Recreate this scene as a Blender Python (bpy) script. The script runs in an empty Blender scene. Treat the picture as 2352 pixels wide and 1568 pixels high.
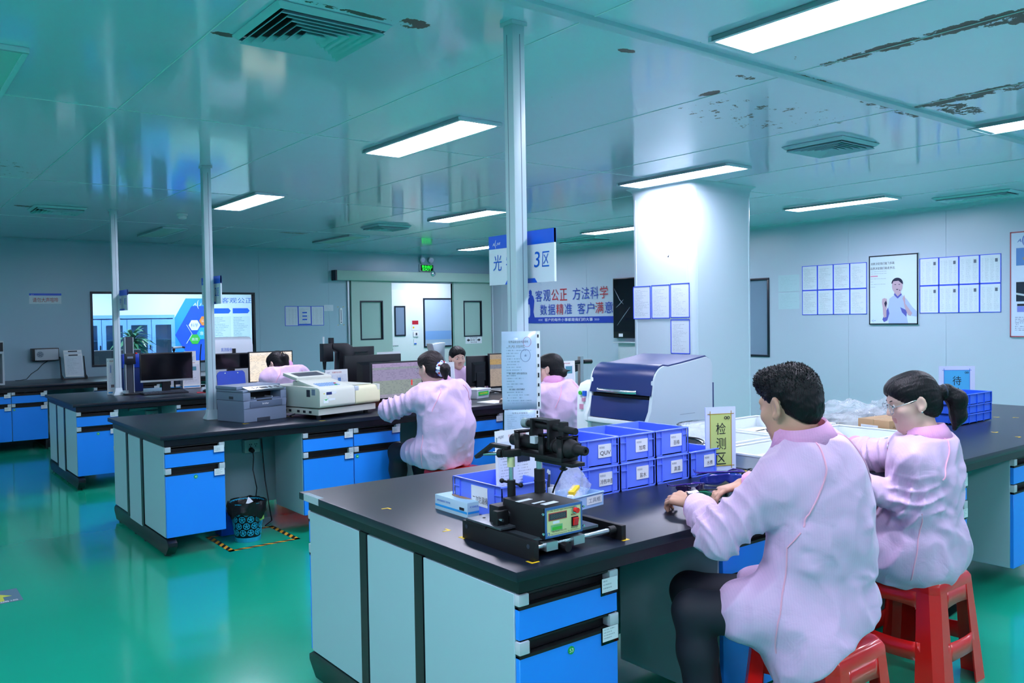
import bpy, bmesh, math, random
import numpy as np
from mathutils import Vector, Matrix, noise
from mathutils.bvhtree import BVHTree
random.seed(7)
rng = np.random.default_rng(7)
C = bpy.context.scene.collection
SC = bpy.context.scene
PI = math.pi

# ---------------------------------------------------------------- camera, world, exposure
EYE = 1.52
yaw, pitch, roll = math.radians(52.13319), math.radians(1.59575), math.radians(0.90226)
fw = Vector((math.cos(yaw)*math.cos(pitch), math.sin(yaw)*math.cos(pitch), -math.sin(pitch)))
rt = Vector((math.sin(yaw), -math.cos(yaw), 0)); dn = fw.cross(rt)
right = math.cos(roll)*rt + math.sin(roll)*dn; down = -math.sin(roll)*rt + math.cos(roll)*dn
cam = bpy.data.cameras.new('camera'); camo = bpy.data.objects.new('camera', cam); C.objects.link(camo)
cam.sensor_width = 36; cam.lens = 29.54; cam.clip_start = .05
camo.matrix_world = Matrix(((right.x, -down.x, -fw.x, 0), (right.y, -down.y, -fw.y, 0), (right.z, -down.z, -fw.z, EYE), (0, 0, 0, 1)))
SC.camera = camo
w = bpy.data.worlds.new('world'); SC.world = w; w.use_nodes = True
w.node_tree.nodes['Background'].inputs[0].default_value = (.5, .62, .7, 1); w.node_tree.nodes['Background'].inputs[1].default_value = .2
SC.view_settings.view_transform = 'Standard'; SC.view_settings.look = 'None'
SC.view_settings.exposure = 0.0; SC.view_settings.gamma = 1; SC.view_settings.use_curve_mapping = False
SC.cycles.max_bounces = 6; SC.cycles.diffuse_bounces = 3; SC.cycles.glossy_bounces = 4; SC.cycles.transmission_bounces = 6; SC.cycles.transparent_max_bounces = 8
SC.cycles.use_denoising = True; SC.cycles.sample_clamp_indirect = 6; SC.cycles.caustics_reflective = False; SC.cycles.caustics_refractive = False
SC.cycles.use_adaptive_sampling = True; SC.cycles.adaptive_threshold = .03
LAMP = 54.0      # strength of the lit ceiling panels
LAMP_COL = (.84, .80, 1.0)

# ---------------------------------------------------------------- materials
def lin(c):
    if isinstance(c, str): c = tuple(int(c[i:i+2], 16)/255 for i in (0, 2, 4))
    return tuple(x/12.92 if x <= .04045 else ((x+.055)/1.055)**2.4 for x in c)
MATS = {}
def mat(name, col, rough=.5, metal=0, emit=0, alpha=None, trans=0, ior=1.45, spec=.5, coat=0, sheen=0, bump=None, grain=0):
    if name in MATS: return MATS[name]
    m = bpy.data.materials.new(name); m.use_nodes = True; N = m.node_tree.nodes; L = m.node_tree.links
    b = N['Principled BSDF']; c = lin(col)
    b.inputs['Base Color'].default_value = (*c, 1); b.inputs['Roughness'].default_value = rough; b.inputs['Metallic'].default_value = metal
    b.inputs['Specular IOR Level'].default_value = spec; b.inputs['IOR'].default_value = ior; b.inputs['Coat Weight'].default_value = coat
    b.inputs['Coat Roughness'].default_value = .08; b.inputs['Transmission Weight'].default_value = trans; b.inputs['Sheen Weight'].default_value = sheen
    if emit: b.inputs['Emission Color'].default_value = (*c, 1); b.inputs['Emission Strength'].default_value = emit
    if alpha is not None: b.inputs['Alpha'].default_value = alpha
    if bump or grain:
        tc = N.new('ShaderNodeTexCoord'); nz = N.new('ShaderNodeTexNoise')
        s, d = bump if bump else (60, 0)
        nz.inputs['Scale'].default_value = s; nz.inputs['Detail'].default_value = 3
        L.new(tc.outputs['Object'], nz.inputs['Vector'])
        if bump:
            bp = N.new('ShaderNodeBump'); bp.inputs['Distance'].default_value = d; bp.inputs['Strength'].default_value = .6
            L.new(nz.outputs['Fac'], bp.inputs['Height']); L.new(bp.outputs['Normal'], b.inputs['Normal'])
        if grain:
            mx = N.new('ShaderNodeMixRGB'); mx.blend_type = 'MULTIPLY'; mx.inputs['Fac'].default_value = grain; mx.inputs['Color1'].default_value = (*c, 1)
            L.new(nz.outputs['Fac'], mx.inputs['Color2']); L.new(mx.outputs['Color'], b.inputs['Base Color'])
    MATS[name] = m
    return m

def node(N, t, **k):
    n = N.new(t)
    for a, v in k.items(): setattr(n, a, v)
    return n
def mth(N, L, op, a, b=None, c=None):
    n = N.new('ShaderNodeMath'); n.operation = op
    for i, v in enumerate((a, b, c)):
        if v is None: continue
        if isinstance(v, (int, float)): n.inputs[i].default_value = v
        else: L.new(v, n.inputs[i])
    return n.outputs[0]

def doc_mat(name, paper, ink, rows, fill=.62, seed=0, cols=1, rough=.25, margin=.1, top=.12, strength=.6):
    """printed sheet: lines of illegible small print laid out over the sheet's own UVs"""
    if name in MATS: return MATS[name]
    m = bpy.data.materials.new(name); m.use_nodes = True; N = m.node_tree.nodes; L = m.node_tree.links; b = N['Principled BSDF']
    uv = N.new('ShaderNodeUVMap'); sp = N.new('ShaderNodeSeparateXYZ'); L.new(uv.outputs[0], sp.inputs[0]); u, v = sp.outputs[0], sp.outputs[1]
    vr = mth(N, L, 'MULTIPLY', v, rows); fr = mth(N, L, 'FRACT', vr); row = mth(N, L, 'FLOOR', vr)
    line = mth(N, L, 'LESS_THAN', fr, .4)
    wn = N.new('ShaderNodeTexWhiteNoise'); wn.noise_dimensions = '2D'; cb = N.new('ShaderNodeCombineXYZ'); L.new(row, cb.inputs[0]); cb.inputs[1].default_value = seed; L.new(cb.outputs[0], wn.inputs[0])
    ln = mth(N, L, 'MULTIPLY_ADD', wn.outputs[0], .55, .35)
    cu = mth(N, L, 'FRACT', mth(N, L, 'MULTIPLY', u, cols))
    inl = mth(N, L, 'LESS_THAN', cu, ln) if cols == 1 else mth(N, L, 'LESS_THAN', cu, mth(N, L, 'MULTIPLY_ADD', wn.outputs[0], .3, .5))
    w2 = N.new('ShaderNodeTexWhiteNoise'); w2.noise_dimensions = '2D'; cb2 = N.new('ShaderNodeCombineXYZ')
    L.new(mth(N, L, 'FLOOR', mth(N, L, 'MULTIPLY', u, 105)), cb2.inputs[0]); L.new(row, cb2.inputs[1]); L.new(cb2.outputs[0], w2.inputs[0])
    gl = mth(N, L, 'LESS_THAN', w2.outputs[0], fill)
    k = mth(N, L, 'MULTIPLY', mth(N, L, 'MULTIPLY', line, inl), gl)
    for s, val, op in ((u, margin, 'GREATER_THAN'), (u, 1-margin, 'LESS_THAN'), (v, .08, 'GREATER_THAN'), (v, 1-top, 'LESS_THAN')):
        k = mth(N, L, 'MULTIPLY', k, mth(N, L, op, s, val))
    k = mth(N, L, 'MULTIPLY', k, strength)
    mx = N.new('ShaderNodeMixRGB'); mx.inputs[1].default_value = (*lin(paper), 1); mx.inputs[2].default_value = (*lin(ink), 1)
    L.new(k, mx.inputs[0]); L.new(mx.outputs[0], b.inputs['Base Color']); b.inputs['Roughness'].default_value = rough
    MATS[name] = m
    return m

# ---------------------------------------------------------------- mesh builder
def basis(axis):
    a = Vector(axis).normalized(); h = Vector((0, 0, 1)) if abs(a.z) < .9 else Vector((1, 0, 0))
    x = h.cross(a).normalized(); return x, a.cross(x).normalized(), a
class MB:
    def __init__(s): s.v = []; s.f = []; s.uv = {}; s.mi = []; s.cur = 0
    def add(s, vs, fs):
        o = len(s.v); s.v += [tuple(p) for p in vs]
        for f in fs: s.f.append(tuple(i+o for i in f)); s.mi.append(s.cur)
        return s
    def box(s, x0, x1, y0, y1, z0, z1):
        return s.add([(x, y, z) for z in (z0, z1) for y in (y0, y1) for x in (x0, x1)],
                     [(0, 2, 3, 1), (4, 5, 7, 6), (0, 1, 5, 4), (2, 6, 7, 3), (0, 4, 6, 2), (1, 3, 7, 5)])
    def hexa(s, bot, top): # 4 bottom points ccw, 4 top points
        return s.add(list(bot)+list(top), [(3, 2, 1, 0), (4, 5, 6, 7), (0, 1, 5, 4), (1, 2, 6, 5), (2, 3, 7, 6), (3, 0, 4, 7)])
    def obox(s, c, a, b, n, ha, hb, hn): # oriented box
        c, a, b, n = Vector(c), Vector(a).normalized(), Vector(b).normalized(), Vector(n).normalized()
        bot = [c+a*i*ha+b*j*hb-n*hn for i, j in ((-1, -1), (1, -1), (1, 1), (-1, 1))]
        return s.hexa(bot, [p+n*2*hn for p in bot])
    def quad(s, p0, p1, p2, p3): # with uv, p0 = bottom left
        s.uv[len(s.f)] = ((0, 0), (1, 0), (1, 1), (0, 1)); return s.add([p0, p1, p2, p3], [(0, 1, 2, 3)])
    def cyl(s, p0, p1, r0, r1=None, n=16, cap=True):
        p0, p1 = Vector(p0), Vector(p1); r1 = r0 if r1 is None else r1; x, y, a = basis(p1-p0)
        vs = [p+(x*math.cos(2*PI*i/n)+y*math.sin(2*PI*i/n))*r for p, r in ((p0, r0), (p1, r1)) for i in range(n)]
        fs = [(i, (i+1) % n, n+(i+1) % n, n+i) for i in range(n)]
        if cap: fs += [tuple(range(n))[::-1], tuple(range(n, 2*n))]
        return s.add(vs, fs)
    def tube(s, pts, r, n=8, closed=False):
        pts = [Vector(p) for p in pts]; m = len(pts); rs = r if isinstance(r, (list, tuple)) else [r]*m; vs = []; px = None
        for i in range(m):
            t = (pts[(i+1) % m]-pts[i-1]) if closed else pts[min(i+1, m-1)]-pts[max(i-1, 0)]
            if t.length < 1e-9: t = Vector((0, 0, 1))
            t.normalize()
            if px is None: px = basis(t)[0]
            px = (px-t*px.dot(t)); px = px.normalized() if px.length > 1e-6 else basis(t)[0]; py = t.cross(px)
            vs += [pts[i]+(px*math.cos(2*PI*k/n)+py*math.sin(2*PI*k/n))*rs[i] for k in range(n)]
        fs = [(i*n+k, i*n+(k+1) % n, ((i+1) % m)*n+(k+1) % n, ((i+1) % m)*n+k) for i in range(m if closed else m-1) for k in range(n)]
        if not closed: fs += [tuple(range(n))[::-1], tuple(range((m-1)*n, m*n))]
        return s.add(vs, fs)
    def lathe(s, prof, c=(0, 0, 0), n=24): # (r,z) profile
        cx, cy, cz = c
        vs = [(cx+r*math.cos(2*PI*k/n), cy+r*math.sin(2*PI*k/n), cz+z) for r, z in prof for k in range(n)]
        return s.add(vs, [(i*n+k, i*n+(k+1) % n, (i+1)*n+(k+1) % n, (i+1)*n+k) for i in range(len(prof)-1) for k in range(n)])
    def prism(s, poly, o, a, b, n, h): # polygon in the plane o + a*u + b*v, thickness h along n
        o, a, b, n = Vector(o), Vector(a), Vector(b), Vector(n); m = len(poly)
        bot = [o+a*u+b*v for u, v in poly]; s.add(bot+[p+n*h for p in bot], [tuple(range(m))[::-1], tuple(range(m, 2*m))]+[(i, (i+1) % m, m+(i+1) % m, m+i) for i in range(m)])
        return s
    def loft(s, rings, cap=True):
        n = len(rings[0]); vs = [p for r in rings for p in r]
        fs = [(i*n+k, i*n+(k+1) % n, (i+1)*n+(k+1) % n, (i+1)*n+k) for i in range(len(rings)-1) for k in range(n)]
        if cap: fs += [tuple(range(n))[::-1], tuple(range((len(rings)-1)*n, len(rings)*n))]
        return s.add(vs, fs)
    def sphere(s, c, r, n=12, m=8, sc=(1, 1, 1)):
        c = Vector(c); vs = []
        for i in range(m+1):
            t = PI*i/m
            for k in range(n): vs.append(c+Vector((math.sin(t)*math.cos(2*PI*k/n)*r*sc[0], math.sin(t)*math.sin(2*PI*k/n)*r*sc[1], -math.cos(t)*r*sc[2])))
        return s.add(vs, [(i*n+k, i*n+(k+1) % n, (i+1)*n+(k+1) % n, (i+1)*n+k) for i in range(m) for k in range(n)])
    def build(s, name, mats, parent=None, smooth=False, bevel=0, seg=2, stuff=False, label=None, solid=0):
        me = bpy.data.meshes.new(name); me.from_pydata(s.v, [], s.f)
        if not isinstance(mats, (list, tuple)): mats = [mats]
        for m in mats: me.materials.append(m)
        if len(mats) > 1: me.polygons.foreach_set('material_index', s.mi)
        if s.uv:
            ul = me.uv_layers.new(name='UVMap')
            for fi, q in s.uv.items():
                p = me.polygons[fi]
                for li, c in zip(p.loop_indices, q): ul.data[li].uv = c
        bm = bmesh.new(); bm.from_mesh(me)
        bmesh.ops.remove_doubles(bm, verts=bm.verts, dist=1e-6)
        if not s.uv: bmesh.ops.recalc_face_normals(bm, faces=bm.faces)
        if bevel: 
            es = [e for e in bm.edges if len(e.link_faces) == 2 and e.calc_face_angle(0) > .5]
            bmesh.ops.bevel(bm, geom=es, offset=bevel, segments=seg, profile=.6, affect='EDGES', clamp_overlap=True)
        bm.to_mesh(me); bm.free()
        if smooth or bevel:
            for p in me.polygons: p.use_smooth = True
            try: me.set_sharp_from_angle(angle=math.radians(smooth if smooth not in (True, False) else 38))
            except Exception: pass
        o = bpy.data.objects.new(name, me); C.objects.link(o)
        if parent is not None: o.parent = parent
        if stuff: o['kind'] = 'stuff'
        if label: o['label'] = label
        if solid:
            md = o.modifiers.new('thickness', 'SOLIDIFY'); md.thickness = solid; md.offset = 0
        return o

def tag(o, label, cat, group=None, kind=None):
    if label: o['label'] = label
    if cat: o['category'] = cat
    if group: o['group'] = group
    if kind: o['kind'] = kind
    return o
def thing(name, label, cat, loc=(0, 0, 0), rz=0, group=None, rot=None):
    o = bpy.data.objects.new(name, None); C.objects.link(o); o.location = loc; o.rotation_euler = rot if rot else (0, 0, rz); o.empty_display_size = .1
    return tag(o, label, cat, group)
def struct(name, mb, m, parent=None, **k):
    o = mb.build(name, m, parent, **k)
    if parent is None: o['kind'] = 'structure'
    return o
def root(name):
    o = bpy.data.objects.new(name, None); C.objects.link(o); o['kind'] = 'structure'; return o
def dup(o, loc, rz=None, label=None, group=None):
    r = o.copy(); C.objects.link(r); r.location = loc
    if rz is not None: r.rotation_euler = (0, 0, rz)
    if label: r['label'] = label
    if group: r['group'] = group
    for ch in list(o.children):
        c = ch.copy(); C.objects.link(c); c.parent = r
        for g in list(ch.children):
            d = g.copy(); C.objects.link(d); d.parent = c
    return r

# ---------------------------------------------------------------- flat lettering (font outlines turned into meshes)
TEXTS = []
def text(s, p0, ux, uy, w, h, m, parent, name='lettering', shear=0, bold=0):
    """string s fitted into the box of width w (along ux) and height h (along uy) whose lower left corner is p0 (parent space)"""
    cu = bpy.data.curves.new('lettering', 'FONT'); cu.body = s; cu.size = 1; cu.shear = shear; cu.resolution_u = 3; cu.offset = bold
    o = bpy.data.objects.new('tmp_text', cu); C.objects.link(o)
    TEXTS.append((o, Vector(p0), Vector(ux).normalized(), Vector(uy).normalized(), w, h, m, parent, name))
def flush_texts():
    bpy.context.view_layer.update(); dg = bpy.context.evaluated_depsgraph_get()
    for o, p0, ux, uy, w, h, m, parent, name in TEXTS:
        me = bpy.data.meshes.new_from_object(o.evaluated_get(dg)); n = len(me.vertices)
        if n:
            co = np.empty(n*3, np.float32); me.vertices.foreach_get('co', co); co = co.reshape(-1, 3)
            lo, hi = co.min(0), co.max(0); sz = np.maximum(hi-lo, 1e-6)
            sx = w/sz[0] if w else h/sz[1]; sy = h/sz[1] if h else sx
            out = np.array(p0)+np.outer((co[:, 0]-lo[0])*sx, np.array(ux))+np.outer((co[:, 1]-lo[1])*sy, np.array(uy))
            me.vertices.foreach_set('co', out.astype(np.float32).ravel()); me.materials.clear(); me.materials.append(m); me.update()
            t = bpy.data.objects.new(name, me); C.objects.link(t); t.parent = parent
        bpy.data.objects.remove(o)
    TEXTS.clear()
# ---------------------------------------------------------------- shared materials
M = dict(
 white=mat('white_plastic', 'e6edf2', .35), paper=mat('paper', 'e4ecf5', .6), cream=mat('cream_plastic', 'd0d6cc', .4), grey=mat('grey_plastic', '7c8da6', .42),
 lgrey=mat('light_grey_plastic', 'b7c4cf', .4), dgrey=mat('dark_grey_plastic', '2b3442', .45), black=mat('black_plastic', '0c1018', .35), matt=mat('matt_black', '0a0c11', .55),
 steel=mat('steel', 'c9d2d8', .22, 1), alu=mat('aluminium', 'b9c6cc', .35, .9), red=mat('red_plastic', 'e01a18', .22, coat=.3), blue=mat('blue_crate_plastic', '6485ff', .3),
 sky=mat('drawer_blue', '2490ff', .35), panel=mat('bench_panel_grey', '9dc0cb', .38), top=mat('black_worktop', '131a29', .3, bump=(900, .0004)), rail=mat('black_steel', '0d1119', .35),
 wall=mat('wall_steel_panel', 'b4c6d8', .3, spec=.45), wallback=mat('back_wall_steel_panel', 'a3c4d6', .3, spec=.45), colm=mat('column_cladding', 'c2d6e2', .3), pole=mat('pole_enamel', 'bcd0da', .35),
 doorp=mat('door_panel', 'a9c8c0', .35), cwall=mat('corridor_wall', 'dbeeee', .5), frame=mat('window_frame_black', '12202e', .35), bluetape=mat('blue_border_tape', '1f49e8', .4),
 signblue=mat('sign_blue', '0f5fe0', .35), navy=mat('navy_plastic', '182f6b', .35), yellow=mat('yellow_tape', 'e8c51c', .5), green=mat('green_label', '14a84a', .5), inkblue=mat('ink_blue', '0c5fcf', .5), ink=mat('ink_black', '141a26', .6),
 inkred=mat('ink_red', 'c01f2c', .5), inkwhite=mat('ink_white', 'f2f6fa', .5), charblue=mat('letter_blue', '1f3fae', .4), charred=mat('letter_red', 'b32234', .4), pink=mat('ink_pink', 'd08fb0', .6), inkgrey=mat('ink_grey', '6d7f95', .6),
 lamp=mat('lamp_diffuser', 'ffffff', .4), lampoff=mat('unlit_diffuser', 'b9dcd8', .35), lampframe=mat('lamp_frame', 'cfe4ee', .35), card=mat('cardboard', 'b08f6a', .7, bump=(80, .001)), teal=mat('teal_plastic', '1f9fc4', .35),
 bag=mat('bin_liner', '0b0c10', .3, bump=(25, .01)), orange=mat('orange_print', 'e8862e', .5), cyanp=mat('cyan_print', '22b0c8', .5), greenp=mat('green_print', '3dbb3d', .5), skyp=mat('sky_print', '2aa4ee', .45), cabblue=mat('cabinet_blue', '6fa9f2', .4),
 dark=mat('dark_recess', '06080c', .6), trayw=mat('white_tray', 'e9f3f7', .4), led=mat('led_green', '25ff40', .4, emit=2.2), ledpanel=mat('sign_box', '0a1a10', .3), vent=mat('vent_enamel', 'b4d6e2', .4), sock=mat('socket_white', 'd5e6e4', .35))
b_ = M['lamp'].node_tree.nodes['Principled BSDF']; b_.inputs['Emission Color'].default_value = (*LAMP_COL, 1); b_.inputs['Emission Strength'].default_value = LAMP

def glass_mat(name, tint, f0=.06, rough=.01, amount=.9):
    m = bpy.data.materials.new(name); m.use_nodes = True; N = m.node_tree.nodes; L = m.node_tree.links; N.remove(N['Principled BSDF'])
    tr = N.new('ShaderNodeBsdfTransparent'); tr.inputs[0].default_value = (*lin(tint), 1); gl = N.new('ShaderNodeBsdfGlossy'); gl.inputs['Roughness'].default_value = rough
    fr = N.new('ShaderNodeFresnel'); fr.inputs[0].default_value = 1.5; mx = N.new('ShaderNodeMixShader')
    L.new(fr.outputs[0], mx.inputs[0]); L.new(tr.outputs[0], mx.inputs[1]); L.new(gl.outputs[0], mx.inputs[2]); L.new(mx.outputs[0], N['Material Output'].inputs[0])
    return m
M['glass'] = glass_mat('clear_glass', 'eef8f8'); M['acrylic'] = glass_mat('clear_acrylic', 'e4f0fa'); M['film'] = glass_mat('clear_film', 'f4f8fc', rough=.12)
M['clearbag'] = mat('clear_bag', 'eaf3fb', .1, alpha=.3, bump=(32, .03)); M['tintglass'] = mat('tinted_glass', '7b93ab', .08, spec=.7)

def ceiling_mat():
    m = bpy.data.materials.new('ceiling_steel_panel'); m.use_nodes = True; N = m.node_tree.nodes; L = m.node_tree.links; b = N['Principled BSDF']
    g = N.new('ShaderNodeNewGeometry'); sp = N.new('ShaderNodeSeparateXYZ'); L.new(g.outputs['Position'], sp.inputs[0]); k = None
    for cx, cy, rx, ry, d in ((3.6, 1.75, .075, .7, 1), (3.68, 1.3, .1, .35, .9), (4.78, 1.95, .12, .62, .95), (5.05, 2.25, .3, .13, .85), (2.69, 2.61, .06, .035, 1), (3.47, 2.56, .085, .04, 1), (3.56, 2.86, .05, .1, 1), (3.8, 2.4, .3, .05, .85),
                              (4.7, 2.48, .55, .05, .75), (4.55, 10.48, .26, .1, 1), (1.2, 3.4, .07, .035, 1), (1.75, 2.86, .1, .07, 1), (1.5, 2.88, .3, .025, .85), (1.45, 9.35, .35, .1, .8), (4.2, 3.0, .9, .45, .42), (.6, 7.2, .7, .6, .5), (5.5, 3.05, .22, .05, .8), (1.5, 2.63, .05, .02, .9)):
        dx = mth(N, L, 'MULTIPLY', mth(N, L, 'SUBTRACT', sp.outputs[0], cx), 1/rx); dy = mth(N, L, 'MULTIPLY', mth(N, L, 'SUBTRACT', sp.outputs[1], cy), 1/ry)
        r = mth(N, L, 'SQRT', mth(N, L, 'ADD', mth(N, L, 'MULTIPLY', dx, dx), mth(N, L, 'MULTIPLY', dy, dy)))
        v = mth(N, L, 'MULTIPLY', mth(N, L, 'MAXIMUM', mth(N, L, 'SUBTRACT', 1.0, r), 0), d)
        v = mth(N, L, 'MINIMUM', mth(N, L, 'MULTIPLY', v, 2.2), d)
        k = v if k is None else mth(N, L, 'MAXIMUM', k, v)
    nz = N.new('ShaderNodeTexNoise'); nz.inputs['Scale'].default_value = 14; nz.inputs['Detail'].default_value = 6; nz.inputs['Roughness'].default_value = .68; L.new(g.outputs['Position'], nz.inputs['Vector'])
    s = mth(N, L, 'ADD', nz.outputs['Fac'], mth(N, L, 'MULTIPLY', k, .30)); st = mth(N, L, 'GREATER_THAN', s, .73)
    mx = N.new('ShaderNodeMixRGB'); mx.inputs[1].default_value = (*lin('e2eaff'), 1); mx.inputs[2].default_value = (*lin('5c463f'), 1); L.new(st, mx.inputs[0]); L.new(mx.outputs[0], b.inputs['Base Color'])
    L.new(mth(N, L, 'MULTIPLY_ADD', st, .5, .09), b.inputs['Roughness']); b.inputs['Specular IOR Level'].default_value = .85
    n2 = N.new('ShaderNodeTexNoise'); n2.inputs['Scale'].default_value = 2.5; n2.inputs['Detail'].default_value = 2; L.new(g.outputs['Position'], n2.inputs['Vector'])
    bp = N.new('ShaderNodeBump'); bp.inputs['Distance'].default_value = .004; bp.inputs['Strength'].default_value = .3
    L.new(mth(N, L, 'MULTIPLY_ADD', st, .06, n2.outputs['Fac']), bp.inputs['Height']); L.new(bp.outputs['Normal'], b.inputs['Normal'])
    return m
M['ceil'] = ceiling_mat()
def floor_mat():
    m = mat('green_epoxy', '16b894', .16, spec=.6, coat=.4); N = m.node_tree.nodes; L = m.node_tree.links; b = N['Principled BSDF']
    g = N.new('ShaderNodeNewGeometry'); nz = N.new('ShaderNodeTexNoise'); nz.inputs['Scale'].default_value = 1.3; nz.inputs['Detail'].default_value = 3; L.new(g.outputs['Position'], nz.inputs['Vector'])
    mx = N.new('ShaderNodeMixRGB'); mx.inputs[1].default_value = (*lin('0da57c'), 1); mx.inputs[2].default_value = (*lin('12ac8c'), 1); L.new(nz.outputs['Fac'], mx.inputs[0]); L.new(mx.outputs[0], b.inputs['Base Color'])
    bp = N.new('ShaderNodeBump'); bp.inputs['Distance'].default_value = .006; bp.inputs['Strength'].default_value = .25; L.new(nz.outputs['Fac'], bp.inputs['Height']); L.new(bp.outputs['Normal'], b.inputs['Normal'])
    return m
M['floor'] = floor_mat()

# ---------------------------------------------------------------- the room
XR, YB, ZC, XL, YN = 9.5, 12.8, 2.68, -4.2, -3.6
struct('floor', MB().box(XL-.1, 14, YN-.1, 17, -.1, 0), M['floor'])
ce = root('ceiling')
xs = [XL, -2.28, -1.14, 0, 1.14, 2.28, 3.6, 4.74, 5.92, 7.1, 8.3, XR]; ys = [YN, -.2, 2.41, 4.9, 7.6, 10.2, YB]
for i in range(len(xs)-1):
    for j in range(len(ys)-1):
        MB().box(xs[i], xs[i+1], ys[j], ys[j+1], ZC, ZC+.05).build('panel', M['ceil'], ce, bevel=.0035, seg=1)
struct('trim_1', MB().box(XL, XR, 2.38, 2.435, ZC-.018, ZC+.01), mat('trim_enamel', 'b9d3e2', .3), bevel=.004)
JS = mat('joint_strip', 'e6f2f6', .4)
for x in xs[1:-1]: MB().box(x-.0025, x+.0025, YN, YB-.05, ZC-.0025, ZC+.004).build('joint_strip', JS, ce)
for y in ys[1:-1]:
    if y != 2.41: MB().box(XL, XR-.05, y-.003, y+.003, ZC-.0025, ZC+.004).build('joint_strip', JS, ce)
def panels(rootname, axis, at, a0, a1, step, z0, z1, m, holes=(), off=0, t=.06, sgn=1):
    r = root(rootname); e = [a0]; x = a0+off if off else a0+step
    while x < a1-.05: e.append(x); x += step
    e.append(a1)
    for i in range(len(e)-1):
        mb = MB(); cuts = [(h0, h1, b0, b1) for h0, h1, b0, b1 in holes if h0 < e[i+1] and h1 > e[i]]
        xe = sorted({e[i], e[i+1]} | {min(max(v, e[i]), e[i+1]) for c in cuts for v in c[:2]})
        for k in range(len(xe)-1):
            mid = (xe[k]+xe[k+1])/2; zz = [(z0, z1)]
            for h0, h1, b0, b1 in cuts:
                if h0 < mid < h1: zz = [(z0, b0), (b1, z1)]
            for q0, q1 in zz:
                if q1-q0 < .01: continue
                if axis == 'x': mb.box(xe[k], xe[k+1], min(at, at+t*sgn), max(at, at+t*sgn), q0, q1)
                else: mb.box(min(at, at+t*sgn), max(at, at+t*sgn), xe[k], xe[k+1], q0, q1)
        if mb.f: mb.build('panel', m, r, bevel=.003 if not cuts else 0, seg=1)
    return r
WIN = (2.58, 4.86, .96, 1.95); DOOR = (7.27, 8.6, 0, 2.17)
wl = panels('wall_left', 'x', YB, XL, XR, 1.18, 0, ZC, M['wallback'], (WIN, DOOR), off=.9)
wr = panels('wall_right', 'y', XR, YN, YB, 1.16, 0, ZC, M['wall'], ((6.7, 7.9, .98, 1.97),), off=1.03)
panels('wall_back', 'x', YN, XL, XR, 1.18, 0, ZC, M['wall'], sgn=-1); panels('wall_front', 'y', XL, YN, YB, 1.18, 0, ZC, M['wall'], sgn=-1)
def cove(pts): # quarter round along ceiling/wall or vertical
    pass
q = [(0, 0)]+[(.05*(1-math.sin(a)), .05*(1-math.cos(a))) for a in [i*PI/12 for i in range(7)]]
struct('trim_2', MB().prism(q, (XL, YB, ZC), (0, -1, 0), (0, 0, -1), (1, 0, 0), XR-XL), M['wallback'], smooth=True)
struct('trim_3', MB().prism(q, (XR, YN, ZC), (-1, 0, 0), (0, 0, -1), (0, 1, 0), YB-YN), M['wall'], smooth=True)
struct('trim_4', MB().box(XR-.03, XR, YB-.03, YB, 0, ZC), M['lampframe'], bevel=.012)
struct('baseboard_left', MB().box(XL, 7.2, YB-.02, YB, 0, .09).box(8.7, XR, YB-.02, YB, 0, .09), M['colm']); struct('baseboard_right', MB().box(XR-.02, XR, YN, YB-.04, 0, .09), M['colm'])
# observation window in the left wall
wn = root('window_1'); x0, x1, z0, z1 = WIN; f = .03
for nm, bx in (('frame_rail', (x0-f, x1+f, YB-.012, YB+.07, z1, z1+f)), ('frame_rail', (x0-f, x1+f, YB-.012, YB+.07, z0-f, z0)), ('frame_stile', (x0-f, x0, YB-.012, YB+.07, z0, z1)), ('frame_stile', (x1, x1+f, YB-.012, YB+.07, z0, z1))):
    MB().box(*bx).build(nm, M['frame'], wn, bevel=.003)
MB().box(x0, x1, YB+.02, YB+.026, z0, z1).build('pane', M['glass'], wn)
# window in the right wall beside the column
wn = root('window_2'); y0, y1, z0, z1 = 6.7, 7.9, .98, 1.97
for nm, bx in (('frame_rail', (XR-.012, XR+.05, y0-f, y1+f, z1, z1+f)), ('frame_rail', (XR-.012, XR+.05, y0-f, y1+f, z0-f, z0)), ('frame_stile', (XR-.012, XR+.05, y0-f, y0, z0, z1)), ('frame_stile', (XR-.012, XR+.05, y1, y1+f, z0, z1))):
    MB().box(*bx).build(nm, M['frame'], wn, bevel=.003)
MB().box(XR+.01, XR+.016, y0, y1, z0, z1).build('pane', M['tintglass'], wn)
# sliding double door with its track box
dr = root('door_1')
def leaf(a, b, wx0, wx1):
    p = MB()
    for bx in ((a, wx0, 0, 2.19), (wx1, b, 0, 2.19), (wx0, wx1, 0, 1.21), (wx0, wx1, 1.83, 2.19)): p.box(bx[0], bx[1], YB-.06, YB-.006, bx[2]+.01, bx[3])
    lf = p.build('door_leaf', M['doorp'], dr)
    fr = MB(); g = .022
    for bx in ((wx0-g, wx1+g, 1.83, 1.83+g), (wx0-g, wx1+g, 1.21-g, 1.21), (wx0-g, wx0, 1.21, 1.83), (wx1, wx1+g, 1.21, 1.83)): fr.box(bx[0], bx[1], YB-.067, YB-.006, bx[2], bx[3])
    fr.build('viewing_frame', M['frame'], lf); MB().box(wx0, wx1, YB-.03, YB-.02, 1.21, 1.83).build('viewing_pane', mat('door_glass', '9fc3bb', .08), lf)
    return lf
leaf(6.52, 7.29, 6.70, 7.09); lr = leaf(8.58, 9.42, 8.81, 9.18)
MB().box(6.22, 9.47, YB-.15, YB-.002, 2.19, 2.35).build('track_cover', M['doorp'], dr, bevel=.006); MB().box(6.195, 6.225, YB-.152, YB-.002, 2.185, 2.355).build('track_end_cap', M['frame'], dr)
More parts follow.
